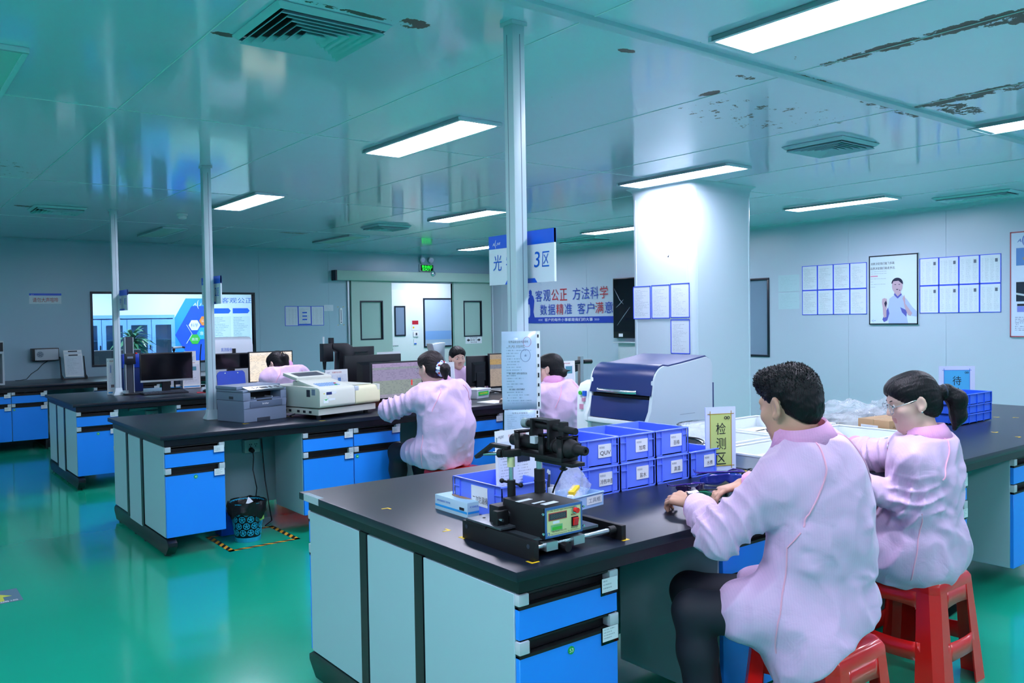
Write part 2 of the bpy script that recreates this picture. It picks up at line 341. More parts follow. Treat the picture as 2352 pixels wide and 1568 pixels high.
MB().box(7.245, 7.27, YB-.02, YB+.07, 0, 2.19).box(8.6, 8.625, YB-.02, YB+.07, 0, 2.19).box(7.245, 8.625, YB-.02, YB+.07, 2.165, 2.19).build('door_jamb', M['alu'], dr); MB().box(6.47, 6.5, YB-.03, YB, 0, 2.19).box(9.44, 9.47, YB-.03, YB, 0, 2.19).build('side_post', M['alu'], dr)
# corridor behind the door and office behind the window
struct('wall_corridor', MB().box(7.0, 12.5, 14.8, 14.9, 0, 2.6).box(12.4, 12.5, 12.9, 14.8, 0, 2.6), M['cwall']); struct('ceiling_corridor', MB().box(6.95, 12.5, YB+.06, 14.9, 2.6, 2.66), M['cwall'])
struct('wall_divider', MB().box(6.9, 7.0, YB+.06, 16.6, 0, 2.6), M['cwall']); struct('wall_office', MB().box(-1.5, 6.9, 16.5, 16.6, 0, 2.6).box(-1.6, -1.5, YB+.06, 16.5, 0, 2.6), M['cwall']); struct('ceiling_office', MB().box(-1.6, 6.9, YB+.06, 16.6, 2.6, 2.66), M['cwall'])
d2 = root('door_2'); MB().box(7.98, 8.85, 14.765, 14.8, 0, 2.12).build('door_leaf', M['cwall'], d2, bevel=.006)
g = MB()
for bx in ((8.5, 8.75, 1.77, 1.8), (8.5, 8.75, 1.19, 1.22), (8.5, 8.525, 1.22, 1.77), (8.725, 8.75, 1.22, 1.77)): g.box(bx[0], bx[1], 14.75, 14.77, bx[2], bx[3])
g.build('viewing_frame', M['frame'], d2); MB().box(8.525, 8.725, 14.757, 14.764, 1.22, 1.77).build('viewing_pane', M['tintglass'], d2)
MB().tube([(8.42, 14.76, 1.0), (8.42, 14.70, 1.0), (8.54, 14.70, 1.0)], .012).cyl((8.42, 14.765, .93), (8.42, 14.745, .93), .025).build('handle', M['steel'], d2)
w3 = root('window_3'); y = 14.8; g = MB()
for bx in ((9.2, 10.9, 1.93, 1.96), (9.2, 10.9, .94, .97), (9.2, 9.23, .97, 1.93), (10.87, 10.9, .97, 1.93)): g.box(bx[0], bx[1], y-.02, y, bx[2], bx[3])
g.build('frame_rail', M['frame'], w3); MB().box(9.23, 10.87, y-.012, y-.006, .97, 1.93).build('pane', mat('frosted_pane', 'a8c6e0', .15), w3)
MB().box(9.23, 10.87, y-.014, y-.0125, 1.1, 1.28).build('privacy_band', mat('band_blue', '7fb0e6', .3), w3)

# column with rounded cladding corners
cb = MB(); X0, X1, Y0, Y1 = 5.656, 6.496, 4.738, 5.458; r = .06; pr = []
for cx, cy, a0 in ((X1-r, Y1-r, 0), (X0+r, Y1-r, 90), (X0+r, Y0+r, 180), (X1-r, Y0+r, 270)):
    pr += [(cx+r*math.cos(math.radians(a0+k*15)), cy+r*math.sin(math.radians(a0+k*15))) for k in range(7)]
cl = struct('column', MB().prism(pr, (0, 0, 0), (1, 0, 0), (0, 1, 0), (0, 0, 1), ZC), M['colm'], smooth=30)
fl = [[(px+(px-6.1)*e, py+(py-5.08)*e, ZC-z) for px, py in pr] for z, e in ((.09, .004), (.05, .012), (.02, .045), (.001, .12))]
MB().loft(fl, cap=False).build('ceiling_cove', M['colm'], cl, smooth=True)
jn = MB()
for jx, jy in ((X0+.06, Y0-.001), (X1-.06, Y0-.001)): jn.box(jx-.004, jx+.004, jy-.002, jy+.004, 0, ZC-.1)
for jy in (Y0+.06, Y1-.06): jn.box(X0-.003, X0+.003, jy-.004, jy+.004, 0, ZC-.1)
jn.build('cover_strip', M['lampframe'], cl)

# ---------------------------------------------------------------- ceiling fittings
def lamp(x, y, label, lit=True, ln=1.19, group=None):
    t = thing('ceiling_light', label, 'ceiling light', (x, y, ZC), group=group); a, b = .15, ln/2; fr = MB()
    for bx in ((-a, a, -b, -b+.022), (-a, a, b-.022, b), (-a, -a+.022, -b+.022, b-.022), (a-.022, a, -b+.022, b-.022)): fr.box(bx[0], bx[1], bx[2], bx[3], -.022, -.001)
    fr.build('frame', M['lampframe'], t, bevel=.002); MB().box(-a+.021, a-.021, -b+.021, b-.021, -.016, -.006).build('diffuser', M['lamp'] if lit else M['lampoff'], t); return t
lamp(2.9, 4.58, 'lit ceiling panel light left of the tall white pole, above the second bench')
lamp(2.99, 1.69, 'largest lit ceiling panel light, top right above the nearest bench')
lamp(2.98, 7.92, 'lit ceiling panel light just right of the pole that has the printer at its foot')
lamp(5.42, 7.76, 'lit ceiling panel light touching the tall white pole, above the zone sign')
lamp(8.02, 11.0, 'small distant lit ceiling panel light left of the zone sign on the tall pole')
lamp(5.41, 4.65, 'lit ceiling panel light right against the face of the square column')
lamp(8.0, 7.95, 'small lit ceiling panel light just left of the column, right of the zone sign')
lamp(8.22, 4.9, 'lit ceiling panel light between the column and the right wall')
lamp(5.7, 1.84, 'lit ceiling panel light cut off at the right edge of the photo, near rusted ceiling')
lamp(.45, 4.62, 'unlit ceiling panel light cut off at the left edge of the photo', False)
lamp(3.06, 11.1, 'unlit ceiling panel light over the observation window', False); lamp(5.42, 10.9, 'unlit ceiling panel light before the sliding door track', False)
for x, y in ((-2.2, 10.9), (-2.2, 7.8), (-2.2, 4.6), (-2.2, 1.7), (.4, 1.7), (.4, -1.4), (3, -1.4), (-2.2, -1.4), (5.7, -1.4), (8.2, 1.8), (8.2, -1.4)):  # unseen panels added as fill light, placed as if the rows went on
    lamp(x, y, 'added unseen ceiling panel light for fill, continuing the same rows outside the frame', group='added fill lights outside the frame')
for x, y, l in ((9.2, 13.8, 'added ceiling panel light to light the corridor beyond the sliding door'),):  # lamp added so the corridor is not dark
    t = lamp(x, y, l); t.location.z = 2.59
for x, y in ((1.2, 14.6), (3.4, 14.2), (5.6, 14.6), (2.6, 15.3), (4.7, 15.3)):  # lamps added to make the office brighter behind its window
    t = lamp(x, y, 'added ceiling panel light to brighten the office behind the observation window', group='added office ceiling lights'); t.location.z = 2.59
def vent(x, y, s, label, sy=None, n=6):
    t = thing('air_vent', label, 'air vent', (x, y, ZC)); sy = sy or s; a, b = s/2, sy/2
    def ring(k0, k1, z0, z1):
        o = [(-a*k0, -b*k0), (a*k0, -b*k0), (a*k0, b*k0), (-a*k0, b*k0)]; i = [(-a*k1, -b*k1), (a*k1, -b*k1), (a*k1, b*k1), (-a*k1, b*k1)]
        vs = [(u, v, z0) for u, v in o]+[(u, v, z1) for u, v in i]+[(u, v, z0-.004) for u, v in o]+[(u, v, z1-.004) for u, v in i]; m = MB()
        for q in range(4): w_ = (q+1) % 4; m.add(vs, [(q, w_, 4+w_, 4+q), (8+q, 12+q, 12+w_, 8+w_), (q, 8+q, 8+w_, w_), (4+q, 4+w_, 12+w_, 12+q)])
        return m
    ring(1, .92, -.002, -.02).build('rim', M['vent'], t); MB().box(-a*.9, a*.9, -b*.9, b*.9, -.003, -.001).build('backing', M['dark'], t)
    for k in range(n):
        k0 = .9-k*.86/n; ring(k0, k0-.66/n, -.034, -.008).build('louver', M['vent'], t)
    return t
vent(1.46, 3.15, .47, 'square louvred air vent nearest the camera, rust at its corners'); vent(5.34, 3.25, .46, 'square louvred air vent on the ceiling in front of the right wall')
vent(1.6, 9.4, .46, 'rust-edged air vent above the far left bench'); vent(5.2, 9.2, .46, 'distant air vent left of the tall pole, above the sliding door side')
vent(8.87, 3.8, .3, 'narrow air vent near the right wall at the right edge', .75, 4); vent(8.63, 9.3, .36, 'dark narrow air vent above the slogan on the right wall', .86, 4)
t = thing('smoke_detector', 'small white round smoke detector on the ceiling', 'smoke detector', (2.74, 9.17, ZC)); MB().lathe([(.001, -.001), (.055, -.001), (.055, -.02), (.05, -.026)], n=20).build('base', M['white'], t, smooth=True); MB().lathe([(.045, -.026), (.045, -.05), (.03, -.058), (.001, -.06)], n=20).build('sensing_head', M['white'], t, smooth=True)
def pole(x, y, label, z0=.8):
    t = thing('service_pole', label, 'pole', (x, y, z0)); h = ZC-z0; s = .03
    MB().box(-s, s, -s, s, 0, h-.001).build('pole_body', M['pole'], t, bevel=.004); g = MB()
    for k in (.006,): g.box(k-.0015, k+.0015, -s-.0006, -s+.002, .05, h-.05).box(-s-.0006, -s+.002, k-.0015, k+.0015, .05, h-.05)
    g.build('seam_groove', M['inkgrey'], t)
    MB().loft([[(u*k, v*k, z) for u, v in ((-1, -1), (1, -1), (1, 1), (-1, 1))] for k, z in ((.052, .0005), (.05, .012), (.036, .04), (.0315, .075))]).build('foot_collar', M['pole'], t, bevel=.004); MB().box(-s-.008, s+.008, -s-.008, s+.008, h-.016, h-.001).build('ceiling_cap', M['pole'], t)
    return t
P1 = pole(2.071, 2.622, 'tall white square service pole nearest the camera, through the near bench'); P2 = pole(2.067, 6.33, 'white service pole standing just left of the grey printer'); P3 = pole(2.07, 9.205, 'leftmost white service pole, on the third bench')
# ---------------------------------------------------------------- laboratory benches
lab1 = doc_mat('tag_print', 'dbe6ee', '5b6f86', 5, seed=3, margin=.08, top=.05); lab2 = doc_mat('tag_print_b', 'dbe6ee', '5b6f86', 4, seed=8, margin=.08, top=.05)
def worktop(x0, x1, y0, y1, label, rim=True):
    t = thing('worktop', label, 'worktop', (x0, y0, .8)); w, d = x1-x0, y1-y0
    MB().box(0, w, 0, d, -.03, 0).build('slab', M['top'], t, bevel=.004); MB().box(.03, w-.03, .03, d-.03, -.075, -.0305).build('apron', M['rail'], t); return t
def cabinet(x, y, w, label, cols=1, num=None, rz=0, d=.512, tagged=True, group=None, npos=.5):
    """base unit facing local -Y: carcass, a row of drawers over doors, black pull channels with grey end brackets"""
    t = thing('base_cabinet', label, 'cabinet', (x, y, 0), rz, group); cw = w/cols; zt = .722
    c = MB().box(0, .018, .018, d, .133, zt).box(w-.018, w, .018, d, .133, zt).box(.018, w-.018, .018, d, .133, .151).box(.018, w-.018, d-.01, d, .151, zt).box(.018, w-.018, .03, d-.01, zt-.02, zt)
    for k in range(1, cols): c.box(k*cw-.006, k*cw+.006, .018, d, .151, zt)
    c.build('carcass', M['panel'], t, bevel=.0015, seg=1)
    for k in range(cols):
        a, b = k*cw, (k+1)*cw; e = .004
        for nm, z0, z1, zs in (('drawer', .587, .684, .722), ('door', .133, .541, .583)):
            p = MB().box(a+e, b-e, 0, .018, z0, z1).build(nm, M['sky'], t, bevel=.0015, seg=1)
            MB().box(a+.02, b-.02, .03, .045, z1-.001, zs).box(a+e, b-e, -.002, .02, z1-.008, z1+.002).box(a+.01, b-.01, .004, .03, zs-.006, zs).build('pull_channel', M['matt'], p)
            for q in (a+.002, b-.040): MB().box(q, q+.038, -.004, .03, z1+.003, zs-.001).build('channel_bracket', M['lgrey'], p, bevel=.003)
            if tagged:
                q = b-.075; s = .012 if nm == 'drawer' else .0
                MB().quad((q, -.006, z1-.038+s), (q+.068, -.006, z1-.038+s), (q+.068, -.006, z1+.006+s), (q, -.006, z1+.006+s)).build('paper_tag', lab1 if nm == 'door' else lab2, p)
                MB().box(q-.003, q+.071, -.0045, -.0025, z1-.048+s, z1+.006+s).build('tag_sleeve', M['acrylic'], p)
            if nm == 'door' and num and k == cols-1:
                cx = a+cw*npos; cz = z1-.03; MB().cyl((cx, .001, cz), (cx, -.0022, cz), .0125, n=24).build('number_sticker', M['green'], p); text(num, (cx-.0075, -.003, cz-.006), (1, 0, 0), (0, 0, 1), .015, .012, M['inkwhite'], p, 'number')
    return t
def frame(x0, x1, y0, y1, label, ends=True):
    """black C-shaped steel frame: feet on the floor, posts between the end panels, rails"""
    t = thing('bench_frame', label, 'bench frame', (x0, y0, 0)); L_, d = x1-x0, y1-y0
    for fx in (.06, L_-.06, L_*.5):
        prof = [(.0, .06), (.06, .0), (d-.06, 0), (d, .06), (d, .085), (d-.04, .105), (.04, .105), (0, .085)]
        MB().prism([(u, v*1+.018) for u, v in prof], (fx-.03, 0, 0), (0, 1, 0), (0, 0, 1), (1, 0, 0), .06).build('foot_bar', M['rail'], t, bevel=.004)
        for fy in (.12, d*.42, d*.6, d-.12): MB().cyl((fx, fy, .002), (fx, fy, .02), .022, n=12).build('levelling_foot', M['rail'], t)
        for py in (.577, .972) if ends and fx < .1 else (.6, .94): MB().box(fx-.035, fx+.035, py-.027, py+.027, .12, .724).build('post', M['rail'], t)
    MB().box(.03, L_-.03, .56, .6, .68, .724).box(.03, L_-.03, .95, .99, .68, .724).build('rail', M['rail'], t)
    if ends: MB().box(.028, .046, .608, .942, .105, .72).build('end_panel', M['panel'], t, bevel=.002, seg=1)
    MB().box(.11, L_-.05, .76, .775, .12, .72).build('divider_panel', M['panel'], t)
    return t
B1 = (1.45, 6.9, 1.86, 3.35)
worktop(*B1, 'black worktop of the nearest bench, with the lensometer and blue crates on it'); frame(*B1, 'black steel frame under the nearest bench')
cabinet(1.475, 1.89, .405, 'blue-fronted cabinet numbered 53 at the near end of the closest bench', 1, '53')
cabinet(2.4, 1.89, .62, 'blue-fronted cabinet behind the man in the pink smock', 1, None, tagged=False); cabinet(3.71, 1.89, .6, 'blue-fronted cabinet just right of the woman with glasses, under the near bench')
cabinet(4.85, 1.89, .8, 'blue-fronted cabinet cut by the right edge of the photo', 2)
cabinet(1.475+.9, 3.32, .9, 'cabinet at the far side of the near bench, grey end panel showing', 2, None, PI, tagged=False); cabinet(4.6, 3.32, .9, 'cabinet on the far side of the near bench, towards the middle', 2, None, PI, tagged=False)
B2 = (1.5, 5.6, 5.6, 7.04)
worktop(*B2, 'black worktop of the second bench, with the printer and the cream instrument'); frame(*B2, 'black steel frame under the second bench')
cabinet(1.53, 5.63, .39, 'blue-fronted cabinet numbered 43 at the end of the second bench', 1, '43'); cabinet(2.475, 5.63, .8, 'double blue cabinet numbered 44 below the cream instrument', 2, '44', npos=.07); cabinet(3.85, 5.63, .42, 'blue cabinet on the second bench, between the two seated women', 1)
cabinet(2.43, 7.01, .9, 'cabinet on the far side of the second bench, its grey end panel showing', 2, None, PI, tagged=False); cabinet(4.9, 5.63, .6, 'blue cabinet of the second bench, hidden near the big white machine', 1, None)
B3 = (1.515, 5.6, 8.45, 9.9)
worktop(*B3, 'black worktop of the third bench, with the wide dark monitor'); frame(*B3, 'black steel frame under the third bench')
cabinet(1.545, 8.48, .36, 'blue-fronted cabinet numbered 33 at the end of the third bench', 1, '33'); cabinet(2.43, 8.48, .8, 'blue cabinet of the third bench, partly hidden by the pole and printer', 2, None); cabinet(2.445, 9.87, .9, 'cabinet on the far side of the third bench, its grey end showing', 2, None, PI, tagged=False)
worktop(-.6, 4.9, 11.6, YB-.03, 'black worktop of the wall bench below the observation window'); 
cabinet(1.04, 11.63, .77, 'double blue cabinet of the wall bench at the left edge of the photo', 2, '30', npos=.07, d=.6); cabinet(.15, 11.63, .85, 'double blue cabinet of the wall bench, left of the photo edge', 2, None, d=.6); cabinet(2.33, 11.63, .8, 'blue cabinet of the wall bench, right of its kneehole', 2, None, d=.6)
t = thing('bench_frame', 'black steel feet under the wall bench at left', 'bench frame', (0, 11.66, 0))
for fx in (.1, 1.05, 1.78, 2.4, 3.1, 4.6): MB().box(fx, fx+.05, 0, 1, .018, .12).build('foot_bar', M['rail'], t, bevel=.01); MB().cyl((fx+.02, .1, .002), (fx+.02, .1, .02), .022).build('levelling_foot', M['rail'], t)
MB().box(.1, 4.7, .9, .92, .1, .72).build('divider_panel', M['panel'], t)
flush_texts()
# ---------------------------------------------------------------- wall papers, signs
UX = {'left': (1, 0, 0), 'right': (0, -1, 0)}; Z = (0, 0, 1)
DOCS = [doc_mat('sheet_%d' % k, 'd6e3ef', '7d93a8', r, f, seed=k, cols=c, rough=.12, strength=s) for k, (r, f, c, s) in enumerate(((30, .7, 1, .55), (26, .6, 1, .5), (34, .75, 4, .4), (24, .5, 1, .5), (36, .7, 3, .4)))]
def sheet(name, label, cat, p, ux, w, h, face, border=None, bw=.007, group=None, th=.003, uy=Z, photo=None, off=0):
    """a paper on a wall: p = lower left corner seen from the front"""
    ux = Vector(ux); uy = Vector(uy); n = ux.cross(uy).normalized(); t = thing(name, label, cat, p, group=group)
    o = n*off; B = MB().obox(o+ux*w/2+uy*h/2+n*th/2, ux, uy, n, w/2, h/2, th/2).build('backing', M['paper'], t)
    e = n*(th+.0006)+o; q = [e, e+ux*w, e+ux*w+uy*h, e+uy*h]; MB().quad(*q).build('printed_face', face, t)
    if border:
        for nm, c, a, b in (('border_strip', uy*bw/2+ux*w/2, w/2, bw/2), ('border_strip', uy*(h-bw/2)+ux*w/2, w/2, bw/2), ('border_strip', ux*bw/2+uy*h/2, bw/2, h/2), ('border_strip', ux*(w-bw/2)+uy*h/2, bw/2, h/2)):
            MB().obox(o+c+n*(th+.001), ux, uy, n, a, b, .0016).build(nm, border, t)
    if photo:
        px, py, pw, ph, m = photo; c = o+ux*(px+pw/2)+uy*(py+ph/2)+n*(th+.0012); MB().obox(c, ux, uy, n, pw/2, ph/2, .0006).build('photo_print', m, t)
    return t
def at(t_ux, u, v, n=.005): # offset in a sheet's own frame
    ux = Vector(t_ux); return ux*u+Vector(Z)*v+ux.cross(Vector(Z))*n
ordw = ('first', 'second', 'third', 'fourth'); photo_m = mat('portrait_print', '5a6678', .3)
for r in range(2):
    for c in range(4):
        row = ('upper', 'lower')[r]
        sheet('notice', '%s notice from the left in the %s row of the block left of the portrait' % (ordw[c].capitalize(), row), 'notice', (XR-.001, 6.18-c*.2175, 1.81-r*.31), UX['right'], .2165, .309, DOCS[(c+r*2) % 2 if c < 3 else 3], M['bluetape'], group='blue-bordered notices left of the portrait')
        sheet('notice', '%s record sheet from the left in the %s row right of the portrait' % (ordw[c].capitalize(), row), 'notice', (XR-.001, 4.68-c*.215, 1.81-r*.31), UX['right'], .214, .309, DOCS[2 if (c+r) % 2 else 4], M['bluetape'], group='blue-bordered record sheets right of the portrait', photo=(.155, .225, .026, .036, photo_m))
for z, l in ((1.805, 'Clear sleeve of print on the right wall, upper of the two'), (1.58, 'Clear sleeve of print on the right wall, lower of the two')):
    t = sheet('document_sleeve', l, 'notice', (XR-.001, 6.53, z), UX['right'], .31, .215, doc_mat('sheet_faint', 'b9d6e2', '8fb0c0', 14, .5, seed=5, strength=.35, rough=.1))
for k, (y, z) in enumerate(((5.418, 1.492), (5.192, 1.495), (4.968, 1.5), (4.968, 1.185))):
    sheet('notice', ('First blue-bordered notice on the column, at left', 'Second blue-bordered notice on the column, middle of its row', 'Third blue-bordered notice on the column, right end of the row', 'Blue-bordered notice hanging below the row on the column')[k], 'notice', (5.655, y+.018, z), UX['right'], .216, .3, DOCS[(0, 1, 3, 1)[k]], M['bluetape'], group='notices on the column')
for k, x in enumerate((5.375, 5.598, 5.821)):
    t = sheet('notice', ('Left blue-bordered notice beside the sliding door', 'Middle notice with blue headings beside the sliding door', 'Right blue-bordered notice beside the sliding door')[k], 'notice', (x, YB-.001, 1.45), UX['left'], .221, .315, DOCS[(2, 0, 4)[k]], M['bluetape'], group='notices left of the sliding door')
    if k == 1:
        for z in (.09, .145, .2): MB().box(.07, .15, -.0058, -.004, z, z+.02).build('heading_bar', M['signblue'], t)
        MB().box(.01, .21, -.0058, -.004, .01, .03).build('footer_band', M['signblue'], t)
sheet('notice', 'Small pale blue slip above the thermometer by the sliding door', 'notice', (6.05, YB-.001, 1.685), UX['left'], .165, .1, DOCS[3])
t = thing('thermometer', 'white wall thermometer between the notices and the sliding door', 'thermometer', (6.35, YB, 1.6)); MB().prism([(-.022, -.11), (.022, -.11), (.03, -.12), (.02, -.15), (-.02, -.15), (-.03, -.12)] and [(.026*math.cos(a), (.11 if math.sin(a) >= 0 else -.11)+.026*math.sin(a)) for a in [k*PI/10 for k in range(20)]], (0, -.012, 0), (1, 0, 0), (0, 0, 1), (0, 1, 0), .011).build('body', M['white'], t, bevel=.002); MB().box(-.006, .006, -.0135, -.012, -.08, .1).build('tube', M['inkgrey'], t); MB().lathe([(.001, 0), (.012, 0), (.012, .004), (.001, .004)], (0, 0, 0), 16).build('dial', M['inkgrey'], t).matrix_local = Matrix.Translation((0, -.012, -.105)) @ Matrix.Rotation(PI/2, 4, 'X')
for dx, dz in ((-.05, .15), (.05, .15), (-.05, -.15), (.05, -.15)):
    tag(MB().box(-.012, .012, -.001, 0, -.004, .004).build('tape_mark', M['yellow']), 'Short yellow tape corner on the wall around the thermometer', 'tape', 'tape corners around the thermometer').location = (6.35+dx, YB-.0005, 1.6+dz)
def logo(t, p, ux, h, m): # italic word mark with a tall crescent for its C
    ux = Vector(ux); n = ux.cross(Vector(Z)); p = Vector(p)
    text('A', p, ux, Z, h*.75, h*.62, m, t, 'logo', .2); text('JIE', p+ux*h*1.3, ux, Z, h*1.55, h*.62, m, t, 'logo', .2)
    pts = [(h*1.28+.55*h*math.cos(a)*(.75), h*.28+h*.95*math.sin(a)) for a in [math.radians(d) for d in range(75, 290, 18)]]; pi = [(u+h*.16*math.sin(PI*i/(len(pts)-1)), v) for i, (u, v) in enumerate(pts)][::-1]
    f = [p+ux*u+Vector(Z)*v for u, v in pts+pi]; k = len(pts); mb = MB(); mb.add(f, [(i, i+1, 2*k-2-i, 2*k-1-i) for i in range(k-1)]); mb.build('logo_crescent', m, t)
t = sheet('wall_sign', 'White sign with blue top band and red characters asking for quiet', 'sign', (1.81, YB-.001, 1.81), UX['left'], .385, .14, M['paper']); MB().box(0, .385, -.0055, -.0035, .112, .14).build('top_band', M['signblue'], t)
text('请勿大声喧哗', (.04, -.0048, .022), (1, 0, 0), Z, .305, .062, M['charred'], t); logo(t, (.02, -.0062, .117), (1, 0, 0), .013, M['inkwhite'])
# portrait poster
t = sheet('portrait_poster', 'Black-framed poster of a man in a pale blue shirt gesturing', 'poster', (XR-.001, 5.275, 1.375), UX['right'], .585, .81, mat('poster_white', 'cfe2f0', .1), M['frame'], .014, th=.018)
def flat(poly, m, nm, t, u, d=.0205): MB().prism(poly, at(u, 0, 0, d), u, Z, Vector(u).cross(Vector(Z)), .0012).build(nm, m, t)
u = UX['right']; ell = lambda cx, cy, a, b, n=18, a0=0, a1=360: [(cx+a*math.cos(math.radians(a0+(a1-a0)*i/n)), cy+b*math.sin(math.radians(a0+(a1-a0)*i/n))) for i in range(n)]
shirt = mat('shirt_print', 'a9bdf0', .12); skinp = mat('skin_print', 'b9a3b4', .12); hairp = mat('hair_print', '2b2f45', .12); shade = mat('shirt_shadow_print', '5c62b4', .12)
flat([(.24, .015), (.235, .2), (.25, .3), (.30, .335), (.40, .34), (.455, .29), (.52, .2), (.57, .15), (.57, .09), (.52, .1), (.44, .17), (.47, .015)], shirt, 'shirt', t, u)
flat([(.235, .2), (.2, .14), (.165, .06), (.185, .03), (.225, .05), (.25, .13)], shade, 'sleeve', t, u, .0208); flat([(.175, .12), (.17, .2), (.16, .26), (.165, .3), (.19, .31), (.22, .3), (.225, .24), (.215, .18), (.215, .09), (.185, .08)], skinp, 'forearm', t, u, .0212)
flat([(.19, .25), (.21, .28), (.222, .25), (.205, .2)], hairp, 'held_object', t, u, .0225); flat([(.42, .26), (.405, .3), (.425, .34), (.438, .3), (.44, .24), (.52, .13), (.5, .1), (.47, .11), (.43, .2)], skinp, 'forearm', t, u, .0212)
flat([(.4, .14), (.45, .09), (.46, .16), (.38, .2)], shade, 'sleeve_fold', t, u, .021); flat(ell(.348, .36, .04, .05), skinp, 'neck', t, u, .0206); flat([(.305, .345), (.35, .3), (.4, .345), (.39, .36), (.35, .325), (.315, .365)], shade, 'collar', t, u, .0216)
flat(ell(.345, .445, .063, .085), skinp, 'face', t, u, .0214); flat(ell(.345, .475, .068, .066, 14, -12, 192)+[(.285, .47), (.3, .5), (.36, .505), (.395, .475)], hairp, 'hair', t, u, .0222)
for cx, cy, a, b in ((.322, .462, .012, .0035), (.37, .462, .012, .0035), (.345, .405, .014, .005), (.375, .395, .006, .006)): flat(ell(cx, cy, a, b, 10), hairp, 'facial_feature', t, u, .0226)
text('创新决定我们能飞多高', at(u, .025, .70, .0205), u, Z, .285, .03, M['ink'], t); text('品质决定我们能走多远.', at(u, .02, .645, .0205), u, Z, .3, .03, M['ink'], t)
for z, m, w_ in ((.62, M['inkgrey'], .3), (.595, M['inkgrey'], .3), (.535, M['inkgrey'], .29), (.5, M['inkgrey'], .05), (.47, M['inkgrey'], .28), (.44, M['inkgrey'], .09)):
    q = [at(u, a, b, .0208) for a, b in ((.02, z), (.02+w_, z), (.02+w_, z+.013), (.02, z+.013))]; MB().quad(*q).build('small_print', doc_mat('line_print', 'cfe2f0', '4d6075', 1, .75, seed=2, margin=0, top=0), t)
MB().quad(*[at(u, a, b, .0208) for a, b in ((.02, .562), (.11, .562), (.11, .576), (.02, .576))]).build('small_print', M['pink'], t); logo(t, at(u, .03, .04, .021), u, .02, M['inkblue'])
# red framed board at the right edge
t = sheet('notice_board', 'Tall red-framed notice board at the right edge of the photo', 'notice board', (XR-.001, 3.73, 1.24), UX['right'], .8, 1.09, mat('board_white', 'cbdaf2', .15), mat('board_red', 'a8525e', .4), .012, th=.015)
logo(t, at(u, .07, .98, .017), u, .055, mat('logo_blue', '2b4fae', .4))
for (a, b, c, d), m in (((.06, .74, .7, .92), mat('photo_sky', '5b86c4', .2)), ((.06, .37, .7, .57), mat('photo_dark', '1c2838', .2)), ((.07, .26, .7, .32), mat('photo_violet', '7a86d8', .3)), ((.07, .322, .7, .345), M['ink'])):
    MB().quad(*[at(u, x, y, .0172) for x, y in ((a, b), (c, b), (c, d), (a, d))]).build('photo_print', m, t)
flat(ell(.17, .81, .05, .025, 12), mat('photo_sand', '8d8a7c', .3), 'photo_detail', t, u, .0176); flat([(.06, .44), (.3, .39), (.7, .5), (.7, .52), (.3, .41), (.06, .46)], M['lgrey'], 'photo_detail', t, u, .0176)
MB().quad(*[at(u, x, y, .0172) for x, y in ((.05, .05), (.75, .05), (.75, .22), (.05, .22))]).build('small_print', doc_mat('board_print', 'cbdaf2', '3b4c86', 9, .6, seed=4, cols=5, margin=0, top=0), t)
# slogan on the right wall
t = thing('wall_slogan', 'blue and red raised characters with a blue bar along the right wall', 'slogan', (XR, 11.75, 1.42)); u = UX['right']
MB().obox(at(u, 1.115, .053, .004), u, Z, (-1, 0, 0), 1.115, .053, .0035).build('bar', M['charblue'], t)
def raised(s, y, z, w_, h_, m): text(s, Vector((-.012, y-11.75, z-1.42)), u, Z, w_, h_, m, t, 'character')
for i, (s, m) in enumerate(zip('客观公正方法科学', 'bbrrbbbr')): raised(s, 11.51-(i*.219 if i < 4 else .985+(i-4)*.218), 1.8+.002*i, .19, .2, M['charblue' if m == 'b' else 'charred'])
for i, (s, m) in enumerate(zip('数据精准客户满意', 'bbrbbbrb')): raised(s, 11.385-(i*.217 if i < 4 else .975+(i-4)*.216), 1.562+.002*i, .19, .185, M['charblue' if m == 'b' else 'charred'])
raised('客户的每件小事都是我们的大事', 11.26, 1.452, 1.22, .055, M['inkwhite']); raised('‹‹‹‹', 11.43, 1.46, .11, .035, M['inkwhite']); raised('››››', 10.0, 1.46, .11, .035, M['inkwhite'])
fig = [(.06, .105), (.2, .105), (.17, .2), (.185, .3), (.2, .4), (.17, .48), (.125, .51), (.13, .53), (.125, .575), (.09, .6), (.06, .575), (.06, .53), (.075, .51), (.05, .5), (.075, .475), (.03, .42), (.02, .34), (.07, .34), (.09, .25), (.085, .15)]
MB().prism(fig, at(u, 0, 0, .001), u, Z, (-1, 0, 0), .008).build('thinking_figure', M['charblue'], t)
# television
t = thing('wall_screen', 'tall black wall screen half hidden behind the column', 'screen', (XR, 9.52, 1.18)); MB().box(-.06, -.004, -.56, 0, 0, .94).build('casing', M['black'], t, bevel=.006); MB().box(-.062, -.0605, -.545, -.015, .1, .925).build('panel', mat('screen_black', '0a0d14', .06), t)
for a in ([(-.0, .8), (-.12, .62), (-.2, .55)], [(-.06, .22), (-.2, .36), (-.34, .5)], [(-.2, .62), (-.12, .55), (-.04, .5)]): MB().tube([(-.063, y-.03, z-.02) for y, z in a], [.002, .007, .002], 6).build('picture_stroke', mat('screen_grey', '8a94a6', .3), t)
MB().box(-.063, -.0615, -.21, -.12, .02, .07).build('paper_tag', M['paper'], t)
t = thing('wall_cabinet', 'white metal box under the tall black screen', 'box', (9.3, 9.28, .82)); MB().box(0, .19, -.5, 0, 0, .29).build('body', M['lgrey'], t, bevel=.006); MB().box(-.05, .19, -.52, .07, .29, .305).build('lid', M['lgrey'], t, bevel=.004); MB().box(-.003, 0, -.46, -.04, .03, .26).build('front_panel', M['lgrey'], t)
for x in (.02, .17): MB().cyl((x, -.25, -.82), (x, -.25, 0), .02).build('leg', M['lgrey'], t)
